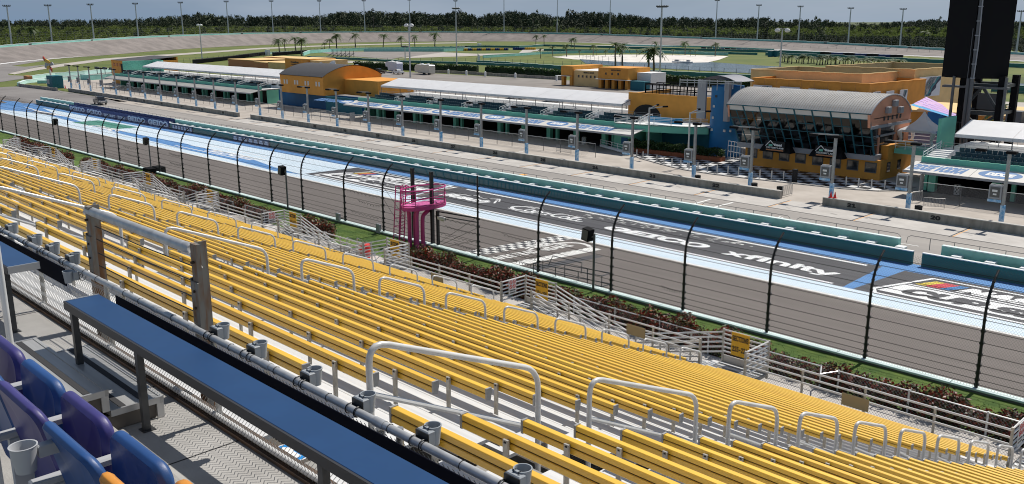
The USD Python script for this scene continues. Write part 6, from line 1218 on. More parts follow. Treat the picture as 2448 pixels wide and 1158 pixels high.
for bi, (a, b) in enumerate(BLK):
    for k in range(-1, NR):
        if not (seen(a, k) or seen(b, k) or seen((a+b)/2, k)): continue
        # footboards: extend a little into the aisle
        m = MB(); footboard(m, a-.06, b+.36, k)
        if nb < 300: obj("footboard", m, "alu_white", gs); nb += 1
        else:
            for v_, f_ in zip(m.v, m.f): boards_far.v.append(v_); boards_far.f.append(f_-f_.min()+boards_far.n); boards_far.n += len(v_)
        if k < 0 : continue
        W = round(b-a, 3); first = W not in protoB
        if first: protoB[W] = bench_kind(W)
        lb = ("lowest yellow bench" if k == NR-1 else ("nearest yellow bench below the pipe rail" if k == 0 else f"yellow bench, {order[k]} row below the pipe rail"))+", "+blockname[bi]
        place(protoB[W], first, (b, ry(k), rf(k)), 0, lb, "yellow benches of the grandstand"); nbench += 1
if boards_far.v: obj("footboards", boards_far, "alu_white", gs, kind="stuff")
# deck at the back of the top row, and the right block's extra bench
m = MB(); 
obj("top_deck", MB().box(-60, 3.12, rf(-1)-.05, 5, ry(-1)-.02, rf(-1)), "deck_grey", gs)
# aisle steps: two treads to a row
for ai, ax in enumerate(AX[1:11]):
    m, d = MB(), MB()
    for k in range(-1, NR):
        if not seen(ax, k): continue
        z = rf(k); m.box(ax+.06, ry(k)+.02, z-.22, ax+.63, ry(k)+.38, z-.17).box(ax+.06, ry(k)+.42, z-.36, ax+.63, ry(k+1)-.02, z-.31)
    if m.v: obj("aisle_steps", m, "aisle_grey", gs)
    rails = [(.36, 3.2), (4.32, 7.22), (8.32, 10.15), (11.12, 12.95), (13.9, 15.75), (16.7, 18.5), (19.5, 21.35), (22.4, 24.25), (25.3, 27.1), (28.2, 30.0)]
    for ri, (k0, k1) in enumerate(rails):
        if not (seen(ax, k0) or seen(ax, k1)): continue
        top = lambda k: np.array([ax, ry(k), rz(k)+.46]); q0, q1 = top(k0), top(k1); dirv = (q1-q0)/np.linalg.norm(q1-q0); down = np.array([0, 0, -1.0]); r = .24
        def bend(c, d_in, d_out): return [c-d_in*r*(1-s)**2+d_out*r*s**2 for s in np.linspace(0, 1, 6)]
        pts = [q0+down*1.42]+bend(q0, -down, dirv)+bend(q1, dirv, down)+[q1+down*1.42]
        t = thing("aisle_handrail", f"white looped handrail, {order[ri]} from the top, "+("in the nearest aisle" if ai == 0 else f"{order[ai-1]} aisle left of the nearest"), "handrail", (ax, ry(k0), rf(k0)), 0, "looped aisle handrails")
        obj("loop", MB().tube(pts, .033, 10), "rail_white", t, 50); obj("lower_rail", MB().tube([q0+down*.52, q1+down*.72], .027, 8), "rail_white", t)
# bottom rail along the front of the stand
YB, ZB = 29.75, rf(NR-1)
fr_ = thing("front_railing", "three-bar white railing with chain mesh along the foot of the grandstand", "railing", (-50, YB, ZB))
gaps = [(ax-1.05, ax+1.05) for ax in AX[1:]]
segs = []; xs_ = sorted([8]+[q for g_ in gaps for q in g_]+[-128]); xs_ = xs_[::-1]
for a, b in zip(xs_[0::2], xs_[1::2]):
    segs.append((b, a))
A, B = [], []
for a, b in segs:
    for z in (1.0, .74, .5): obj("rail", MB().tube([(a, YB, ZB+z), (b, YB, ZB+z)], .038, 6), "rail_white", fr_)
    n = max(2, round((b-a)/2.5))
    for i in range(n+1): x = a+(b-a)*i/n; obj("post", MB().bar((x, YB+.05, ZB-.6), (x, YB+.05, ZB+1.03), .07), "alu_post", fr_)
    for x in np.arange(a, b, .11): A += [(x, YB+.02, ZB-.3), (x, YB+.02, ZB+.5)]; B += [(x+.7, YB+.02, ZB+.5), (x+.7, YB+.02, ZB-.3)]
obj("chain_mesh", MB().wires(A, B, .009), "mid_steel", fr_, kind="stuff")
for u, v, lb in ((2044, 962, "tan plate on the front railing at the right"), (1520, 792, "tan plate on the front railing beside the second sign landing"), (735, 582, None), (1045, 666, "tan plate on the front railing right of the third landing")):
    if lb: p = aty(u, v, YB-.05); single("tan_plate", MB().box(p[0]-.5, YB-.06, p[2]-.23, p[0]+.5, YB-.045, p[2]+.23), "plate_tan", lb, "plate") if "plate_tan" in M or mat("plate_tan", S(150, 134, 98), .6) else None
# landings with railings, stairs and section signs
signs = {0: None, 1: ("SECTIONS", "225-224"), 2: ("SECTIONS", "226-225"), 3: ("SECTIONS", "227-226"), 4: ("SECTIONS", "228-227"), 5: ("SECTIONS", "229-228"), 6: ("SECTIONS", "230-229"), 7: ("SECTIONS", "231-230"), 8: ("SECTIONS", "232-231")}
for ai, ax in enumerate(AX[1:11]):
    t = thing("stair_landing", "white railed landing and stairs"+(" at the lower right edge" if ai == 0 else " at the foot of "+("the next aisle left of the nearest" if ai == 1 else f"the {order[ai]} aisle left of the nearest")), "landing", (ax, YB, ZB-.4))
    x0, x1, y0, y1, zf = ax-1.05, ax+1.05, YB, YB+1.75, ZB-.35; right = ai % 2 == 0
    obj("platform", MB().box(x0, y0-.3, zf-.12, x1, y1, zf), "aisle_grey", t)
    lit_ = MB()
    for k in range(5): lit_.box(x0+.05, y0+.1+k*.34, zf+.003, x1-.05, y0+.26+k*.34, zf+.02)
    obj("tread_strips", lit_, "alu_white", t)
    obj("kick_board", MB().box(x0, y1+.0, zf-.1, x1, y1+.03, zf+.3), "alu_edge", t)
    for j in range(6):
        z = zf+.45+j*.19
        if ai == 0 and j > 5: continue
        obj("rail", MB().tube([(x0, y1, z), (x1, y1, z)], .035, 6), "rail_white", t); xx = x0 if right else x1; obj("rail", MB().tube([(xx, y0, z), (xx, y1, z)], .035, 6), "rail_white", t)
    for x, y in ((x0, y1), (x1, y1), (x0, y0), (x1, y0)): obj("post", MB().bar((x, y+.01, zf-.2), (x, y+.01, zf+1.45), .08), "alu_post", t)
    sg_ = 1 if right else -1; xe = x1 if right else x0; run, drop = 4.6, zf-3.25
    for k in range(11): s = (k+.5)/11; obj("step", MB().box(*sorted((xe+sg_*run*s-.19, xe+sg_*run*s+.19))[:1], y0+.2, zf-drop*s-.05, max(xe+sg_*run*s-.19, xe+sg_*run*s+.19), y1-.05, zf-drop*s), "alu_white", t)
    for yy in (y0+.12, y1):
        for j in range(5): z = zf+.42+j*.22; obj("stair_rail", MB().tube([(xe, yy, z), (xe+sg_*run, yy, z-drop)], .035, 6), "rail_white", t)
        for s in (.35, .7, 1): obj("post", MB().bar((xe+sg_*run*s, yy+.01, zf-drop*s-.1), (xe+sg_*run*s, yy+.01, zf-drop*s+1.32), .06), "alu_post", t)
    if signs.get(ai):
        sx = ax+(.15 if right else -.2); sp = thing("section_sign", f"yellow sign reading {signs[ai][0]} {signs[ai][1]} on a landing railing", "sign", (sx, y1-.06, zf+.5))
        obj("board", MB().box(sx-.42, y1-.075, zf+.42, sx+.42, y1-.055, zf+1.42), "sign_yellow", sp); obj("letters", MB().text(signs[ai][0], .24, (sx-.38, y1-.079, zf+1.06), (1, 0, 0), (0, 0, 1), width=.76, bold=2), "sign_ink", sp); obj("letters", MB().text(signs[ai][1], .24, (sx-.36, y1-.079, zf+.6), (1, 0, 0), (0, 0, 1), width=.72, bold=2), "sign_ink", sp)
    if ai in (0, 2, 4):
        ys = y0+.75; sp = thing("notice_sign", {0: "small white notice with red rings on the lower right landing rail", 2: "small white notice with red rings on the second sign landing", 4: "small white notice with red rings on the fourth sign landing"}[ai], "sign", (x0+.05, ys, zf+.9))
        obj("board", MB().box(x0+.045, ys-.26, zf+.62, x0+.06, ys+.26, zf+1.42), "canvas_white", sp); m = MB()
        for dy, dz in ((-.12, 1.28), (.12, 1.28), (-.12, 1.05), (.12, 1.05)): m.shape(sg.Point(0, 0).buffer(.1).difference(sg.Point(0, 0).buffer(.07)).union(sg.LineString([(-.06, .06), (.06, -.06)]).buffer(.015)), (x0+.064, ys+dy, zf+dz), (0, 1, 0), (0, 0, 1))
        obj("ring", m, "cone_red", sp); obj("ink", MB().box(x0+.061, ys-.2, zf+.7, x0+.064, ys+.2, zf+.76).box(x0+.061, ys-.2, zf+.82, x0+.064, ys+.2, zf+.88), "door_grey", sp)
# walkway under the stand front, hedge strip, grass verge and outer wall
struct("walkway", MB().quad((-300, 20, 3.2), (40, 20, 3.2), (40, 34.7, 3.2), (-300, 34.7, 3.2)), "walk_concrete")
nx, ny = 500, 14; gx, gy = np.meshgrid(np.linspace(-230, 15, nx), np.linspace(34.7, 40.9, ny), indexing="ij"); gz = 2.30+.10*np.array(meshkit.fbm(np.stack([gx*.35, gy*.5, gx*0], -1), 3)).reshape(nx, ny)-.05+np.where(gy < 39.0, (39.0-gy)*.17, 0)+np.where(gy > 40.3, (gy-40.3)*.12, 0)
v = np.stack([gx, gy, gz], -1).reshape(-1, 3); f = [(i*ny+j, (i+1)*ny+j, (i+1)*ny+j+1, i*ny+j+1) for i in range(nx-1) for j in range(ny-1)]
struct("verge", MB().add(v, f), "verge_grass", True, kind="stuff", label="mown grass verge between the red hedge and the catch fence wall", cat="grass")
# tufts of grass
rg = np.random.default_rng(9); n = 15000; X_ = rg.uniform(-75, 4, n); Y_ = rg.uniform(35.6, 40.85, n); hgt = rg.uniform(.02, .06, n); ang = rg.uniform(0, 6.28, n); w = .02
Z_ = 2.32+np.where(Y_ < 39.0, (39.0-Y_)*.17, 0); a_ = np.stack([np.cos(ang)*w, np.sin(ang)*w, 0*ang], 1); P_ = np.stack([X_, Y_, Z_], 1); lean = rg.normal(0, .03, (n, 3)); lean[:, 2] = hgt
struct("grass_tufts", MB().add(np.stack([P_-a_, P_+a_, P_+lean], 1).reshape(-1, 3), np.arange(3*n).reshape(-1, 3)), "verge_grass", kind="stuff", label="loose grass blades on the mown verge", cat="grass")
ow = thing("outer_wall", "low concrete track wall with pale teal top below the catch fence", "wall", (-60, 41.1, 2)); 
obj("wall_body", MB().box(-230, 40.92, 1.4, 30, 41.3, 2.46), "wall_dark", ow) if ("wall_dark" in M or mat("wall_dark", (.16, .165, .16), .9, var=.2)) else None
k = 0; x = 30
while x > -230:
    L = 5.4; obj("wall_cap", MB().bev(x-L+.03, 40.88, 2.463, x, 41.34, 2.55, .01), "teal_cap", ow); x -= L
# croton hedge, bush by bush, with gaps at the concrete path and tower
def hedge_ok(x): return not (-55 < x < -47.6 or -62.5 < x < -58 or -107 < x < -103)
x = 2.0; hk = 0
while x > -128:
    if hedge_ok(x):
        i = hk % 4; s = RG.uniform(.8, 1.2); place(CR[i], not uc[i], (x, 35.35+RG.uniform(-.15, .15), 2.85), RG.uniform(0, 6.28), "dark red croton bush in the hedge along the grass verge", "croton bushes along the verge", (s*1.15, s*1.1, s*RG.uniform(.95, 1.15))); uc[i] = True; hk += 1
    x -= RG.uniform(.72, 1.15)*(1 if x > -60 else 1.25)
# thin chain-link fence between walkway and hedge
vf = thing("verge_fence", "low chain-link fence with pipe posts behind the red hedge", "fence", (-40, 34.75, 3.2)); A, B = [], []
for a, b in ((5, -15.6), (-16.4, -30.5), (-60, -66), (-68, -78), (-86, -100), (-110, -125)):
    n = max(2, round((a-b)/3.1))
    for i in range(n+1): x = a+(b-a)*i/n; obj("post", MB().cyl(x, 34.75, 3.15, 4.2, .045, 6), "galvanised", vf)
    obj("top_rail", MB().tube([(a, 34.75, 4.15), (b, 34.75, 4.15)], .03, 5), "galvanised", vf)
    for x in np.arange(b, a, .16): A += [(x, 34.75, 3.22), (x, 34.75, 4.12)]; B += [(x+.85, 34.76, 4.12), (x+.85, 34.76, 3.22)]
for x in (-15.6, -16.4): obj("corner_rail", MB().tube([(x, 34.75, 4.15), (-16.0, 33.9, 4.15)], .03, 5), "galvanised", vf)
obj("chain_mesh", MB().wires(A, B, .007), "galvanised", vf, kind="stuff")
struct("path_crossing", MB().poly([(*at(u, v, 2.06)[:2], 2.13) for u, v in ((224, 386), (248, 379), (276, 386), (250, 393))]), "walk_concrete")
# ---------------------------------------------------------------- catch fence on the outer wall
cf = thing("catch_fence", "tall black catch fence of curved posts, cables and mesh along the track", "fence", (-50, 41.1, 2.5))
mat("fence_black", (0.016, 0.017, 0.018), .45, metal=.3); mat("fence_wire", (0.035, 0.036, 0.037), .5, metal=.4)
posts = [-1.2, -6.7, -12.13, -17.25, -22.56, -27.87, -33.12, -39.25, -45.06, -56.03, -61.29, -67.74, -72.98, -78.99, -85.03, -91.0, -96.78, -102.25, -107.73, -112.24, -117.84, -123.84, -129.64, -135.86, -140.07, -145.69, -152.35, -158, -163.6, -169.2]
def profile(x, straight=False):
    if straight: return [(x, 41.12, 2.5+s*5.75) for s in np.linspace(0, 1, 8)]
    P = []
    for s in np.linspace(0, 1, 14):
        if s < .55: P.append((x, 41.12, 2.5+s/.55*3.3))
        else: q = (s-.55)/.45; a = q*1.0; R = 2.35; P.append((x, 41.12+R*(1-math.cos(a)), 5.8+R*math.sin(a)))
    return P
for x in posts:
    P = profile(x, x in (-45.06,)); obj("post", MB().tube(P, np.linspace(.078, .055, len(P)), 8), "fence_black", cf)
    cl = MB(); Pn = np.array(P); cum = np.concatenate([[0], np.cumsum(np.linalg.norm(np.diff(Pn, axis=0), axis=1))])
    for d in [.18, .42, .75, 1.1, 1.6, 2.15, 2.7, 3.2, 3.5, 3.75, 4.0, 4.25, 4.5, 4.75, 5.0]:
        if d < cum[-1]: q = np.array([np.interp(d, cum, Pn[:, k]) for k in range(3)]); s = .06 if d < 3 else .042; cl.box(q[0]-s*1.4, q[1]-s, q[2]-s, q[0]+s*1.4, q[1]+s+.06, q[2]+s)
    obj("clamps", cl, "fence_black", cf, kind="stuff")
A, B = [], []; PR = [np.array(profile(x)) for x in posts]; cum = np.concatenate([[0], np.cumsum(np.linalg.norm(np.diff(PR[0], axis=0), axis=1))]); onp = lambda P, d: np.array([np.interp(d, cum, P[:, k]) for k in range(3)])
for d in (.18, .42, .75, 1.1, 1.6, 2.15, 2.7, 3.2, 3.75, 4.25, 4.75, 5.2):
    for p, q in zip(PR[:-1], PR[1:]): A.append(onp(p, d)); B.append(onp(q, d))
obj("cables", MB().wires(np.array(A)+[0, .05, 0], np.array(B)+[0, .05, 0], .030), "fence_black", cf)
A, B = [], []; dlev = np.linspace(.05, cum[-1], 9)
Pm = PR[0]; lev = np.array([onp(Pm, d) for d in dlev])
xx = 3.0
while xx > -168:
    st_ = .13 if xx > -75 else .22
    for sgn in (1, -1):
        for i in range(8): A.append((xx+sgn*dlev[i]*.8, lev[i, 1]+.03, lev[i, 2])); B.append((xx+sgn*dlev[i+1]*.8, lev[i+1, 1]+.03, lev[i+1, 2]))
    xx -= st_
obj("wire_mesh", MB().wires(A, B, .0075), "fence_wire", cf, kind="stuff")
# coiled cable ends near the flag stand
A, B = [], []; rg = np.random.default_rng(4)
for x0, x1, hs in ((-56, -62, (1.0, 2.0, 2.7)), (-45, -52, (.5, 1.0, 1.6, 2.2)), (-39.3, -45, (.4, .9, 2.0)), (-27.9, -30, (1.1,)), (-91, -96.8, (1.4, 2.4)), (-102.2, -107.7, (1.2, 2.0))):
    for h in hs:
        xs = np.linspace(x0, x0+(x1-x0)*rg.uniform(.35, .8), 40); ys = 41.2+.09*np.cos(np.arange(40)*1.5); zs = 2.5+h+.09*np.sin(np.arange(40)*1.5)-.1*np.sin(np.linspace(0, PI, 40)); P = np.stack([xs, ys, zs], 1); A += list(P[:-1]); B += list(P[1:])
for a, b in (((-45.06, 41.15, 5.4), (-49.6, 41.15, 2.6)), ((-45.06, 41.15, 4.6), (-49.2, 41.15, 2.6)), ((-45.06, 41.15, 3.7), (-48.6, 41.15, 2.6)), ((-56.03, 41.15, 5.2), (-53.4, 41.15, 2.8)), ((-56.03, 41.15, 6.2), (-52.8, 41.15, 3.6))): A.append(a); B.append(b)
obj("loose_cables", MB().wires(A, B, .03), "fence_black", cf)
# frame and gantry by the flag stand
t = thing("gate_frame", "dark gate frame with a camera beside the pink flag stand", "gate", (-49, 41.2, 2.5))
p1 = aty(1035, 590, 41.3)[0]; p2 = aty(1048, 590, 41.3)[0]; p0_ = aty(985, 565, 41.3)[0]
obj("tall_post", MB().bar((p1, 41.3, 2.2), (p1, 41.3, aty(1034, 412, 41.3)[2]), .22), "fence_black", t); obj("tall_post", MB().bar((p0_, 41.5, 2.2), (p0_, 41.5, aty(984, 402, 41.5)[2]), .22), "fence_black", t)
obj("short_post", MB().bar((p2, 41.3, 2.2), (p2, 41.3, 5.1), .18), "fence_black", t); obj("lintel", MB().tube([(p2, 41.3, 5.05), (-45.06, 41.2, 5.25)], .05, 6).tube([(p2, 41.3, 4.75), (-45.06, 41.2, 4.95)], .04, 6), "fence_black", t)
obj("camera", MB().bev(p2+.3, 41.0, 4.55, p2+1.0, 41.25, 4.78, .03).bar((p2, 41.3, 4.5), (p2+.9, 41.1, 4.5), .06), "panel_white", t)
# ---------------------------------------------------------------- pink flag stand
mat("pink_paint", (0.52, 0.045, 0.22), .42, var=.06); mat("pink_deck", (0.62, 0.13, 0.36), .6)
fs = thing("flag_stand", "bright pink flag stand with oval platform, tube legs and caged ladder", "flag stand", (-51, 40, 2.2))
bx_, by_ = -51.0, 40.1; zp = 5.45
struct("flag_stand_pad", MB().poly([(-55.2, 38.7, 2.13), (-48.8, 38.7, 2.13), (-48.8, 40.9, 2.13), (-55.2, 40.9, 2.13)], .2), "pink_pad") if ("pink_pad" in M or mat("pink_pad", S(196, 150, 160), .9, col2=S(150, 140, 142), scale=.5)) else None
ov = [(bx_+1.0*math.cos(a), by_+1.1+1.95*math.sin(a)) for a in np.linspace(0, 2*PI, 40, endpoint=False)]
obj("platform", MB().prism(ov, zp-.28, zp-.02, "z"), "pink_paint", fs, 40); obj("deck", MB().prism([(bx_+(x-bx_)*.9, by_+1.1+(y-by_-1.15)*.95) for x, y in ov], zp-.018, zp+.01, "z"), "pink_deck", fs)
ring = lambda z, s=1.0: [(bx_+(x-bx_)*s, by_+1.1+(y-by_-1.15)*s, z) for x, y in ov+ov[:1]]
for z, r in ((zp+1.2, .055), (zp+.62, .03), (zp+.1, .04)): obj("rail", MB().tube(ring(z), r, 6, cap=False), "pink_paint", fs)
for i in range(0, 40, 5): x, y = ov[i]; obj("baluster", MB().cyl(x, y, zp, zp+1.2, .03, 6), "pink_paint", fs)
A, B = [], []
for i in range(40):
    x, y = ov[i]; A.append((x, y, zp+.1)); B.append((x, y, zp+1.2))
obj("rail_mesh", MB().wires(A, B, .008), "pink_paint", fs)
for x in (-.55, .55):
    for y, bend in ((0.0, 0), (.55, 1.0)):
        P = [(bx_+x*.8, by_+y, 2.1), (bx_+x*.8, by_+y, zp-1.1), (bx_+x*.85, by_+y+bend*.25, zp-.6), (bx_+x, by_+y+bend*.95, zp-.28)]; obj("leg", MB().tube(catmull(P, 5), .15, 10), "pink_paint", fs, 50)
lx_ = bx_-1.15
for s in (-.24, .24): obj("ladder_side", MB().tube([(lx_-.35, by_+s, 2.1), (lx_, by_+s, zp+.1), (lx_+.1, by_+s, zp+1.35), (lx_+.5, by_+s, zp+1.3)], .045, 6), "pink_paint", fs)
for k in range(13): q = k/12; obj("rung", MB().tube([(lx_-.35+.33*q, by_-.24, 2.3+q*3.0), (lx_-.35+.33*q, by_+.24, 2.3+q*3.0)], .028, 5), "pink_paint", fs)
for s in (-.3, .3): obj("cage_bar", MB().tube([(lx_-.95, by_+s, 2.1), (lx_-.55, by_+s, zp), (lx_-.4, by_+s, zp+1.3), (lx_+.1, by_+s, zp+1.35)], .04, 6), "pink_paint", fs)
for k in range(5): q = k/4; obj("cage_hoop", MB().tube([(lx_-.3+.3*q, by_-.24, 3.0+q*2.6), (lx_-.85+.35*q, by_-.3, 3.0+q*2.6), (lx_-.85+.35*q, by_+.3, 3.0+q*2.6), (lx_-.3+.3*q, by_+.24, 3.0+q*2.6)], .022, 5), "pink_paint", fs)
# loudspeakers on posts in the grass
for u, v, ut, vt, lb in ((145, 355, 134, 292, "black loudspeaker on a post, farthest of four along the verge"), (362, 410, 348, 338, "black loudspeaker on a post beside two black crates"), (689, 507, 674, 408, "black loudspeaker on a post left of the pink flag stand"), (1418, 705, 1408, 562, "black loudspeaker on a post, nearest of four along the verge")):
    p = np.array(at(u, v, 2.15)); z = aty(ut, vt, p[1])[2]; t = thing("loudspeaker", lb, "loudspeaker", p); obj("post", MB().cyl(p[0], p[1], 2.1, z+.15, .075, 8), "mid_steel", t); obj("footing", MB().bev(p[0]-.3, p[1]-.3, 2.08, p[0]+.3, p[1]+.3, 2.22, .03), "concrete_top", t)
    obj("cabinet", MB().bar((p[0]-.5, p[1]-.1, z-.32), (p[0]-.38, p[1]-.1, z+.42), .55, .5, up=(0, 1, 0)), "black_steel", t); obj("bracket", MB().bar((p[0]-.3, p[1], z-.1), (p[0], p[1], z-.1), .08), "mid_steel", t)
    obj("grille", MB().bar((p[0]-.5, p[1]-.365, z-.25), (p[0]-.4, p[1]-.365, z+.36), .44, .02, up=(0, 1, 0)), "door_grey", t)
for u, v, lb in ((359, 420, "left black crate beside the loudspeaker post"), (381, 416, "right black crate beside the loudspeaker post")): p = at(u, v, 2.1); single("black_crate", MB().bev(p[0]-.75, p[1]-.45, 2.1, p[0]+.75, p[1]+.45, 2.95, .04), "black_steel", lb, "crate")
p = np.array(at(812, 532, 2.15)); t = thing("fence_camera", "grey camera unit on the grass below the fence left of the flag stand", "camera", p); obj("body", MB().bev(p[0]-.55, p[1]-.2, 2.2, p[0]+.1, p[1]+.2, 2.55, .06), "panel_white", t); obj("lens", MB().tube([(p[0]+.1, p[1], 2.4), (p[0]+.45, p[1]+.1, 2.4)], .14, 10), "door_grey", t); obj("cover", MB().bev(p[0]+.25, p[1]-.2, 2.25, p[0]+.75, p[1]+.2, 2.65, .08), "under_dark", t)
t = thing("junction_box", "pale box on the outer wall left of the flag stand", "box", (-56.4, 40.95, 2.5)); obj("body", MB().bev(-56.7, 40.86, 2.2, -56.25, 41.05, 3.1, .02), "panel_grey", t)
for x, lb in ((-62, "pale box at the foot of the second fence post left of the flag stand"),): single("junction_box", MB().bev(x-.2, 40.8, 2.56, x+.25, 41.0, 3.15, .02), "panel_grey", lb, "box")
# portable barrier frame by the near loudspeaker
t = thing("barrier_stand", "grey steel frame stand behind the nearest loudspeaker post", "frame", at(1350, 680, 2.2)); q0, q1 = np.array(at(1275, 665, 2.15)), np.array(at(1438, 697, 2.15))
m = MB()
for z in (.3, 1.0): m.tube([q0+[0, 0, z], q1+[0, 0, z]], .03, 6).tube([q0+[0, .9, z], q1+[0, .9, z]], .03, 6).tube([q0+[0, 0, z], q0+[0, .9, z]], .03, 6).tube([q1+[0, 0, z], q1+[0, .9, z]], .03, 6)
for s in np.linspace(0, 1, 4):
    for y in (0, .9): r = q0*(1-s)+q1*s+[0, y, 0]; m.tube([r, r+[0, 0, 1.0]], .03, 6)
r = q0*.6+q1*.4; m.tube([r+[-1, 0, 1.0], r+[-.9, .3, 1.6], r+[1.6, .3, 1.6], r+[1.8, 0, 1.0]], .03, 6); obj("tubes", m, "mid_steel", t)
# clutter and a folded trolley under the stand by the third landing
p = np.array(at(871, 600, 3.7)); single("red_drum", MB().rev([(0, 0), (.36, 0), (.4, .06), (.4, .9), (.36, .96), (0, .96)], p[0], p[1], 3.21, 14), "cone_red", "red drum behind the railing left of the third landing", "drum")
rg = np.random.default_rng(12); m = MB()
for k in range(46):
    x = -48.3+rg.uniform(-5.5, 2.5); y = 32.2+rg.uniform(-1.0, 1.5); z = 3.2+rg.uniform(0, .8); d = rg.normal(size=3)*[1.3, .5, .35]; m.tube([(x, y, z), (x+d[0], y+d[1], z+abs(d[2]))], .028, 5)
single("pipe_pile", m, "galvanised", "heap of loose galvanised railing pipes left of the red drum", "pipes")
p = np.array(at(845, 590, 4.1)); m = MB(); m.tube([p+[-.9, 0, -.8], p+[-.7, 0, .5], p+[.9, 0, .45], p+[1.5, 0, -.9]], .035, 6).tube([p+[-.5, .6, -.8], p+[-.4, .6, .4], p+[1.1, .6, .3], p+[1.7, .6, -.9]], .035, 6); single("trolley_frame", m, "galvanised", "white bent-pipe frame standing beside the red drum", "frame")
# ---------------------------------------------------------------- foreground: upper walkway, fence, counter, seats
CZ = CAM[2]
ZF, ZL, ZPIPE, YF = CZ-3.12, CZ-2.5, CZ-2.395, 3.0
mat("floor_grey", (0.40, 0.39, 0.375), .75, col2=(0.33, 0.32, 0.305), scale=1.6, bump=.12, bscale=60); mat("ledge_grey", (0.36, 0.345, 0.32), .85, col2=(0.28, 0.265, 0.245), scale=3.5, bump=.25, bscale=90)
mat("pipe_grey", (0.50, 0.505, 0.51), .4, metal=.45, var=.16, scale=9); mat("pipe_white", (0.62, 0.62, 0.62), .45, var=.1, scale=8); mat("wire_zinc", (0.42, 0.42, 0.41), .4, metal=.7, var=.25, scale=14)
mat("rust_brown", (0.10, 0.055, 0.03), .9, col2=(0.05, 0.035, 0.025), scale=7); mat("cup_grey", (0.30, 0.325, 0.35), .45); mat("tie_black", (0.012, 0.012, 0.012), .5)
mat("counter_blue", (0.013, 0.052, 0.145), .36, var=.07, scale=2.5, spec=.5, bump=.03, bscale=5); mat("counter_edge", (0.03, 0.03, 0.034), .5); mat("counter_trim", (0.55, 0.55, 0.55), .35, metal=.6); mat("screen_navy", (0.004, 0.005, 0.012), .9, spec=.1)
mat("leg_steel", (0.085, 0.087, 0.09), .45, metal=.5, var=.15, scale=10)
mat("step_alu", (0.46, 0.46, 0.455), .42, metal=.4, var=.1, scale=3, stretch=(.1, 6, 1)); mat("step_riser", (0.12, 0.105, 0.09), .6, var=.2); mat("tape_black", (0.03, 0.03, 0.033), .85)
M["weathered_steel"] = usdkit.material(stage, "/World/Looks/weathered_steel", {"g": ("geometry", {}), "mp": ("mapping", {"scale": (9, 9, 2.2)}), "n": ("noise_texture", {"scale": 1.0, "detail": 5.0}), "r": ("rgb_ramp", {"ramp": [(0, (.27, .26, .245)), (.46, (.21, .20, .18)), (.60, (.19, .09, .035)), (.75, (.10, .045, .02)), (1, (.07, .04, .02))]}), "p": ("principled_bsdf", {"roughness": .6, "metallic": .15})},
    [("g.position", "mp.vector"), ("mp.vector", "n.vector"), ("n.fac", "r.fac"), ("r.color", "p.base_color")], surface="p.BSDF")
for nm, c in (("seat_blue", (0.016, 0.065, 0.21)), ("seat_purple", (0.045, 0.038, 0.17)), ("seat_orange", (0.62, 0.25, 0.03))): mat(nm, c, .46, var=.12, scale=5, bump=.04, bscale=160)
mat("seat_grey", (0.40, 0.41, 0.43), .5); mat("decal_blue", S(28, 130, 200), .5)
def seg_box(name, x0, y0, z0, x1, y1, z1, m, kind="structure"): return struct(name, MB().box(x0, y0, z0, x1, y1, z1), m, kind=kind)
seg_box("upper_walkway", -16, 1.905, ZF-.3, 3, 3.02, ZF, "floor_grey"); seg_box("seat_ledge", -16, -1.2, ZF-.3, 3, 1.9, ZL, "ledge_grey")
struct("walkway_kerb", MB().box(-16, 3.03, rf(-1)-.3, 3, 3.10, ZF+.02), "rust_brown")
jn = MB()
for x in np.arange(-15, 3, 1.5): jn.box(x, 1.95, ZF+.0005, x+.012, 3.0, ZF+.003)
struct("walkway_joints", jn, "tape_black")
# rail fence
ff = thing("rail_fence", "low chain-link fence with grey pipe top rail between walkway and grandstand", "fence", (-6, YF, ZF))
obj("top_rail", MB().tube([(x, YF, ZPIPE) for x in np.linspace(-15, 2, 18)], .027, 14), "pipe_grey", ff, True)
for x in (-9.35, -8.35, -7.4, -6.72, -5.55, -4.2, -2.9, -10.9, -12.2): obj("rail_collar", MB().tube([(x-.05, YF, ZPIPE), (x+.05, YF, ZPIPE)], .0315, 14), "pipe_grey", ff, 40)
obj("bottom_rail", MB().tube([(x, YF, CZ-3.065) for x in np.linspace(-15, 2, 18)], .024, 12), "pipe_white", ff, True)
for x in (-12.4, -10.55, -8.62, -6.45, -4.05, -1.9): obj("post", MB().cyl(x, YF+.035, ZF-.25, ZPIPE+.01, .024, 10), "wire_zinc", ff, 40)
A, B = [], []; s = .044; nx_ = int(13.5/s); zz = np.arange(CZ-3.08, ZPIPE+.01, .055)
for i in range(nx_):
    x = -14+i*s; P = np.array([(x+(j % 2)*s*1.02, YF-.028+(.005 if j % 2 else -.005), z) for j, z in enumerate(zz)]); A.append(P[:-1]); B.append(P[1:])
obj("chain_mesh", MB().wires(np.concatenate(A), np.concatenate(B), .0055), "wire_zinc", ff, kind="stuff")
obj("rust_edge", MB().box(-15, YF-.05, ZF+.004, 2, YF+.03, ZF+.03), "rust_brown", ff)
ties = MB()
for x in np.arange(-14, -1, .33): ties.tube([(x, YF+.03*math.cos(a), ZPIPE+.03*math.sin(a)) for a in np.linspace(0, 2*PI, 9)], .0028, 4, cap=False)
obj("wire_ties", ties, "tie_black", ff)
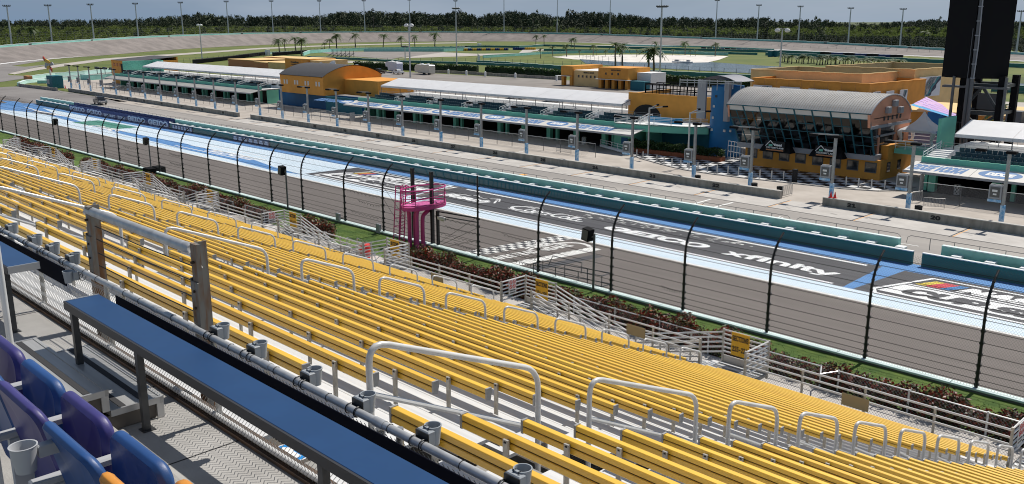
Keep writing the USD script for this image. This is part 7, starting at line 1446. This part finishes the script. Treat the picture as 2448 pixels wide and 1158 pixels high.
# upright steel posts with a thick handrail and four cables
YG = 3.27; gk = YG/3.1
t = thing("guard_rail", "tall rusty steel guard rail with thick grey handrail and four cables", "guard rail", (-7.9*gk, YG, ZF))
for x, zt in ((-8.98*gk, 1.73*gk), (-6.72*gk, 1.71*gk)):
    obj("post", MB().box(x-.055, YG-.04, rf(-1), x+.05, YG, CZ-zt).box(x-.055, YG+.001, rf(-1), x-.04, YG+.1, CZ-zt), "weathered_steel", t); obj("lower_plate", MB().bev(x-.065, YG-.056, rf(-1), x+.055, YG-.042, CZ-2.02*gk, .004), "weathered_steel", t); obj("side_flange", MB().box(x-.085, YG-.05, rf(-1), x-.066, YG+.09, CZ-2.0*gk), "leg_steel", t)
    for dz in (1.86, 2.1, 2.24, 2.4): obj("bolt", MB().tube([(x-.005, YG-.068, CZ-dz*gk), (x-.005, YG-.04, CZ-dz*gk)], .013, 8), "rust_brown", t)
obj("handrail", MB().tube([(-9.12*gk, YG, CZ-1.81*gk), (-9.05*gk, YG, CZ-1.782*gk), (-8.0*gk, YG, CZ-1.779*gk), (-6.90*gk, YG, CZ-1.777*gk)], [.030, .047, .047, .047], 16), "pipe_grey", t, 40); obj("rail_end", MB().tube([(-6.94*gk, YG, CZ-1.777*gk), (-6.88*gk, YG, CZ-1.777*gk), (-6.84*gk, YG, CZ-1.777*gk)], [.05, .052, .035], 14), "pipe_grey", t, 40); obj("bracket", MB().bar((-6.82*gk, YG, CZ-1.80*gk), (-6.72*gk, YG, CZ-1.93*gk), .03, .08), "pipe_grey", t)
for dz in (1.93, 2.06, 2.2, 2.33): obj("cable", MB().tube([(-8.97*gk, YG+.02, CZ-dz*gk), (-7.85*gk, YG+.02, CZ-dz*gk-.012), (-6.74*gk, YG+.02, CZ-dz*gk)], .006, 5), "tie_black", t)
# cup holders clamped to the pipe
def cup(rim=True):
    t = thing("cup_holder", "cup holder", "cup holder", group=None); L = dict(local=True); yc = .115; prof = [(.038, -.075), (.050, .035), (.053, .04), (.053, .046), (.046, .046), (.036, -.065), (0, -.065)]
    obj("cup", MB().rev(prof, 0, yc, 0, 22), "cup_grey", t, 50, **L); obj("web", MB().bev(-.055, .035, -.055, .055, .085, .036, .006).bev(-.035, .08, -.06, .035, .105, .03, .004), "cup_grey", t, **L); obj("clamp_plate", MB().box(-.06, .030, -.05, .06, .0345, .028), "tie_black", t, **L)
    for x in (-.045, .045): obj("clamp_ring", MB().tube([(x, .034*math.cos(a), -.032+.034*math.sin(a)) for a in np.linspace(0, 2*PI, 15)], .004, 5, cap=False), "tie_black", t, **L)
    for x in (-.018, .022): obj("zip_tie", MB().tube([(x, .06, .036), (x, .062, .05), (x+.012, .07, .055)], .003, 4), "tie_black", t, **L)
    return t
CU = cup(); cups = [(-11.62, "grey cup holder on the pipe rail at the left edge, cut by the frame"), (-10.78, "grey cup holder on the pipe rail, second from the left edge"), (-10.22, "grey cup holder on the pipe rail, third from the left edge"), (-9.62, "grey cup holder on the pipe rail just left of the guard rail"), (-6.42, "grey cup holder on the pipe rail just right of the guard rail post"), (-5.84, "grey cup holder tilted outward, second right of the guard rail"), (-5.10, "grey cup holder at the end of the nearest bench, third right of the guard rail"), (-4.48, "grey cup holder below the large looped handrail"), (-3.83, "grey cup holder on the pipe rail, second from the right end"), (-3.08, "grey cup holder on the pipe rail at the bottom edge, last to the right")]
for k, (x, lb) in enumerate(cups): place(CU, k == 0, (x, YF, ZPIPE+.032), 0, lb, "cup holders clamped to the pipe rail")
dup(CU, (-9.18, YF, ZPIPE-.03), PI, "grey cup holder turned to the walkway side, beside the guard rail", "cup holders clamped to the pipe rail")
# counters
def counter(label, x0, x1, legs, trim):
    t = thing("counter", label, "counter", ((x0+x1)/2, 2.64, ZF)); zt = CZ-2.37; yn, yfar = 2.49, 2.79
    obj("top", MB().bev(x0+.012, yn+.012, zt-.03, x1, yfar, zt, .004), "counter_blue", t); obj("front_edge", MB().box(x0, yn-.004, zt-.075, x1, yn+.0115, zt-.002), "counter_edge", t); obj("end_trim", MB().box(x0-.004 if trim < 0 else x1-.012, yn, zt-.07, x0+.0115 if trim < 0 else x1+.004, yfar, zt+.003), "counter_trim", t)
    obj("frame", MB().box(x0+.02, yn+.02, zt-.075, x1-.02, yn+.06, zt-.0305).box(x0+.02, yfar-.06, zt-.075, x1-.02, yfar-.02, zt-.0305), "leg_steel", t)
    for x in legs: obj("leg", MB().bar((x, yn+.045, ZF), (x, yn+.045, zt-.076), .052, .052), "leg_steel", t); obj("brace", MB().bar((x, yn+.07, zt-.1), (x, yfar-.02, zt-.1), .04), "leg_steel", t); obj("foot_plate", MB().box(x-.05, yn, ZF+.001, x+.05, yn+.1, ZF+.008), "leg_steel", t)
    obj("screen_cloth", MB().box(x0+.02, YF-.075, ZPIPE-.20, x1+.3 if trim > 0 else x1, YF-.068, ZPIPE-.012), "screen_navy", t)
counter("long blue counter with dark steel legs running along the pipe rail", -8.13, -1.2, (-8.05, -6.68, -4.12, -2.2), -1)
counter("blue counter end with pale edge at the left edge of the picture", -14.5, float(aty(40, 592, 2.6)[0]), (-12.5, -9.95), 1)
# aluminium steps up from the walkway
t = thing("walkway_steps", "two aluminium steps with dark strips between walkway and seat ledge", "steps", (-7.66, 2.4, ZF))
for k, (y0, y1, z) in enumerate(((2.33, 2.75, CZ-2.94), (1.905, 2.33, CZ-2.76))):
    x0, x1 = -8.5, -6.82; obj("tread", MB().box(x0+.02, y0, z-.05, x1-.02, y1-.03, z-.004), "step_alu", t)
    for q in (.08, .25): obj("grip_strip", MB().box(x0+.03, y0+q, z-.0035, x1-.03, y0+q+.05, z), "tape_black", t)
    obj("nosing", MB().box(x0, y1-.0295, z-.05, x1, y1, z+.002), "step_alu", t); obj("end_frame", MB().box(x1-.0195, y0, z-.05, x1, y1-.03, z+.002).box(x1-.0195, y1-.06, (ZF if k == 0 else CZ-2.94)+.003, x1, y1-.004, z-.0505), "counter_trim", t); obj("end_frame", MB().box(x0, y0, z-.05, x0+.0195, y1-.03, z+.002), "counter_trim", t)
    obj("side_board", MB().box(x1-.05, y0 if k else 1.91, (ZF if k == 0 else CZ-2.94)+.003, x1-.03, y1-.061, z-.051), "step_riser", t); obj("riser", MB().box(x0, y1-.055, (ZF if k == 0 else CZ-2.94)+.003, x1-.06, y1-.04, z-.051), "step_riser", t)
# pale hand post on the ledge at the left
single("hand_post", MB().tube([(-7.33, 1.83, ZL), (-7.33, 1.83, ZL+.05), (-7.33, 1.83, CZ-1.5), (-7.36, 1.80, CZ-1.4), (-7.5, 1.6, CZ-1.36)], [.03, .024, .024, .024, .024], 12), "rail_white", "pale round hand post at the left edge behind the blue seats", "post", smooth=40)
single("grey_backrest", MB().bev(-7.4, 1.42, ZL+.25, -6.95, 1.55, CZ-1.86, .05), "seat_grey", "grey rounded panel at the left edge beside the hand post", "panel")
# tip-up seats
def seat_part(w, y, z0, z1, th, lean, r=.09):
    g_ = sg.box(-w/2+r, 0+r, w/2-r, z1-z0-r).buffer(r, 8); m = trimesh.creation.extrude_polygon(g_, th*.5, engine="earcut"); g2 = sg.box(-w/2+r, r, w/2-r, z1-z0-r).buffer(r-.022, 8); m2 = trimesh.creation.extrude_polygon(g2, th, engine="earcut")
    mb = MB()
    rings = []; offs = [(0.0, -.016), (.012, -.004), (th*.35, 0), (th*.65, 0), (th-.012, -.004), (th, -.016)]
    bpts = np.array(g_.exterior.coords)[:-1]; c = bpts.mean(0); n = len(bpts)
    tang = np.roll(bpts, -1, 0)-np.roll(bpts, 1, 0); nn_ = np.stack([tang[:, 1], -tang[:, 0]], 1); nn_ /= np.linalg.norm(nn_, axis=1, keepdims=True)+1e-9; nn_ *= np.sign(((bpts-c)*nn_).sum(1))[:, None]
    V = []
    for d, o in offs: q = bpts+nn_*o; V.append(np.column_stack([q[:, 0], np.full(n, d), q[:, 1]]))
    f = [(i*n+j, i*n+(j+1) % n, (i+1)*n+(j+1) % n, (i+1)*n+j) for i in range(5) for j in range(n)]
    caps = []
    for k, s_ in ((0, 1), (5, -1)):          # dished faces: an inner ring pushed inwards
        base = V[k]; ins = np.column_stack([c[0]+(base[:, 0]-c[0])*.72, base[:, 1]+s_*.018, c[1]+(base[:, 2]-c[1])*.72]); cen = np.array([[c[0], base[0, 1]+s_*.024, c[1]]]); o0 = 6*n+len(caps)*(n+1); V.append(ins); V.append(cen); caps.append(1)
        f += [(k*n+j, k*n+(j+1) % n, o0+(j+1) % n, o0+j) for j in range(n)]; f += [(o0+j, o0+(j+1) % n, o0+n, o0+n) for j in range(n)]
    v = np.vstack(V); v[:, 1] = y+v[:, 1]-lean*v[:, 2]-.10*(v[:, 0]**2)*0; v[:, 1] += .35*v[:, 0]**2; v[:, 2] += z0; return mb.add(v, f)
def seat(label, x, m):
    t = thing("stadium_seat", label, "seat", (x, 1.05, ZL), group="tip-up stadium seats on the ledge")
    def P(mb): 
        for i in range(len(mb.v)): mb.v[i] = mb.v[i]+[x, 0, 0]
        return mb
    obj("back", P(seat_part(.53, 1.06, ZL+.42, CZ-1.485, .05, .22)), m, t, 60); obj("seat_pan", P(seat_part(.50, 1.17, ZL+.38, CZ-1.605, .06, -.02)), m, t, 60)
    ax_ = x+.285; obj("armrest", MB().bev(ax_-.022, .90, CZ-1.785, ax_+.022, 1.26, CZ-1.75, .008), "seat_grey", t); obj("stanchion", MB().bev(ax_-.018, .98, ZL, ax_+.018, 1.06, CZ-1.786, .005).bev(ax_-.018, .9, ZL, ax_+.018, 1.3, ZL+.03, .004), "seat_grey", t)
    obj("foot_bracket", MB().bev(ax_-.028, 1.262, CZ-1.787, ax_+.028, 1.33, CZ-1.748, .01), "tape_black", t)
for x, m, lb in ((-5.02, "seat_purple", "purple tip-up seat at the left edge"), (-4.46, "seat_blue", "blue tip-up seat at the left, its back outside the frame"), (-3.90, "seat_purple", "purple tip-up seat between two blue ones"), (-3.33, "seat_blue", "blue tip-up seat nearest the bottom edge"), (-2.76, "seat_orange", "orange tip-up seat at the bottom edge")): seat(lb, x, m)
q = aty(55, 1068, .86); t = thing("seat_cup_holder", "grey cup holder hanging behind the purple and blue seats", "cup holder", q)
obj("cup", MB().rev([(.036, -.10), (.048, .0), (.051, .005), (.045, .005), (.033, -.09), (0, -.09)], q[0], q[1], q[2], 22), "seat_grey", t, 50); obj("bracket", MB().bev(q[0]-.02, q[1]+.045, q[2]-.06, q[0]+.02, q[1]+.12, q[2]-.01, .004), "seat_grey", t)
# blue arrow decal on the cross aisle
zd = rf(-1); dx_, dy_ = -6.39, 3.62; t = thing("floor_decal", "round blue floor decal with a white arrow seen through the fence", "decal", (dx_, dy_, zd))
disc = sg.Point(0, 0).buffer(.185, 24); obj("rim", MB().shape(disc.difference(sg.Point(0, 0).buffer(.172, 24)), (dx_, dy_, zd+.002), (1, 0, 0), (0, 1, 0), .002), "canvas_white", t); obj("disc", MB().shape(sg.Point(0, 0).buffer(.1715, 24), (dx_, dy_, zd+.002), (1, 0, 0), (0, 1, 0), .002), "decal_blue", t)
obj("arrow", MB().shape(unary_union([sg.Polygon([(-.14, 0), (-.02, .09), (-.02, -.09)]), sg.box(-.03, -.03, .12, .03)]), (dx_, dy_, zd+.0045), (1, 0, 0), (0, 1, 0), .001), "canvas_white", t)
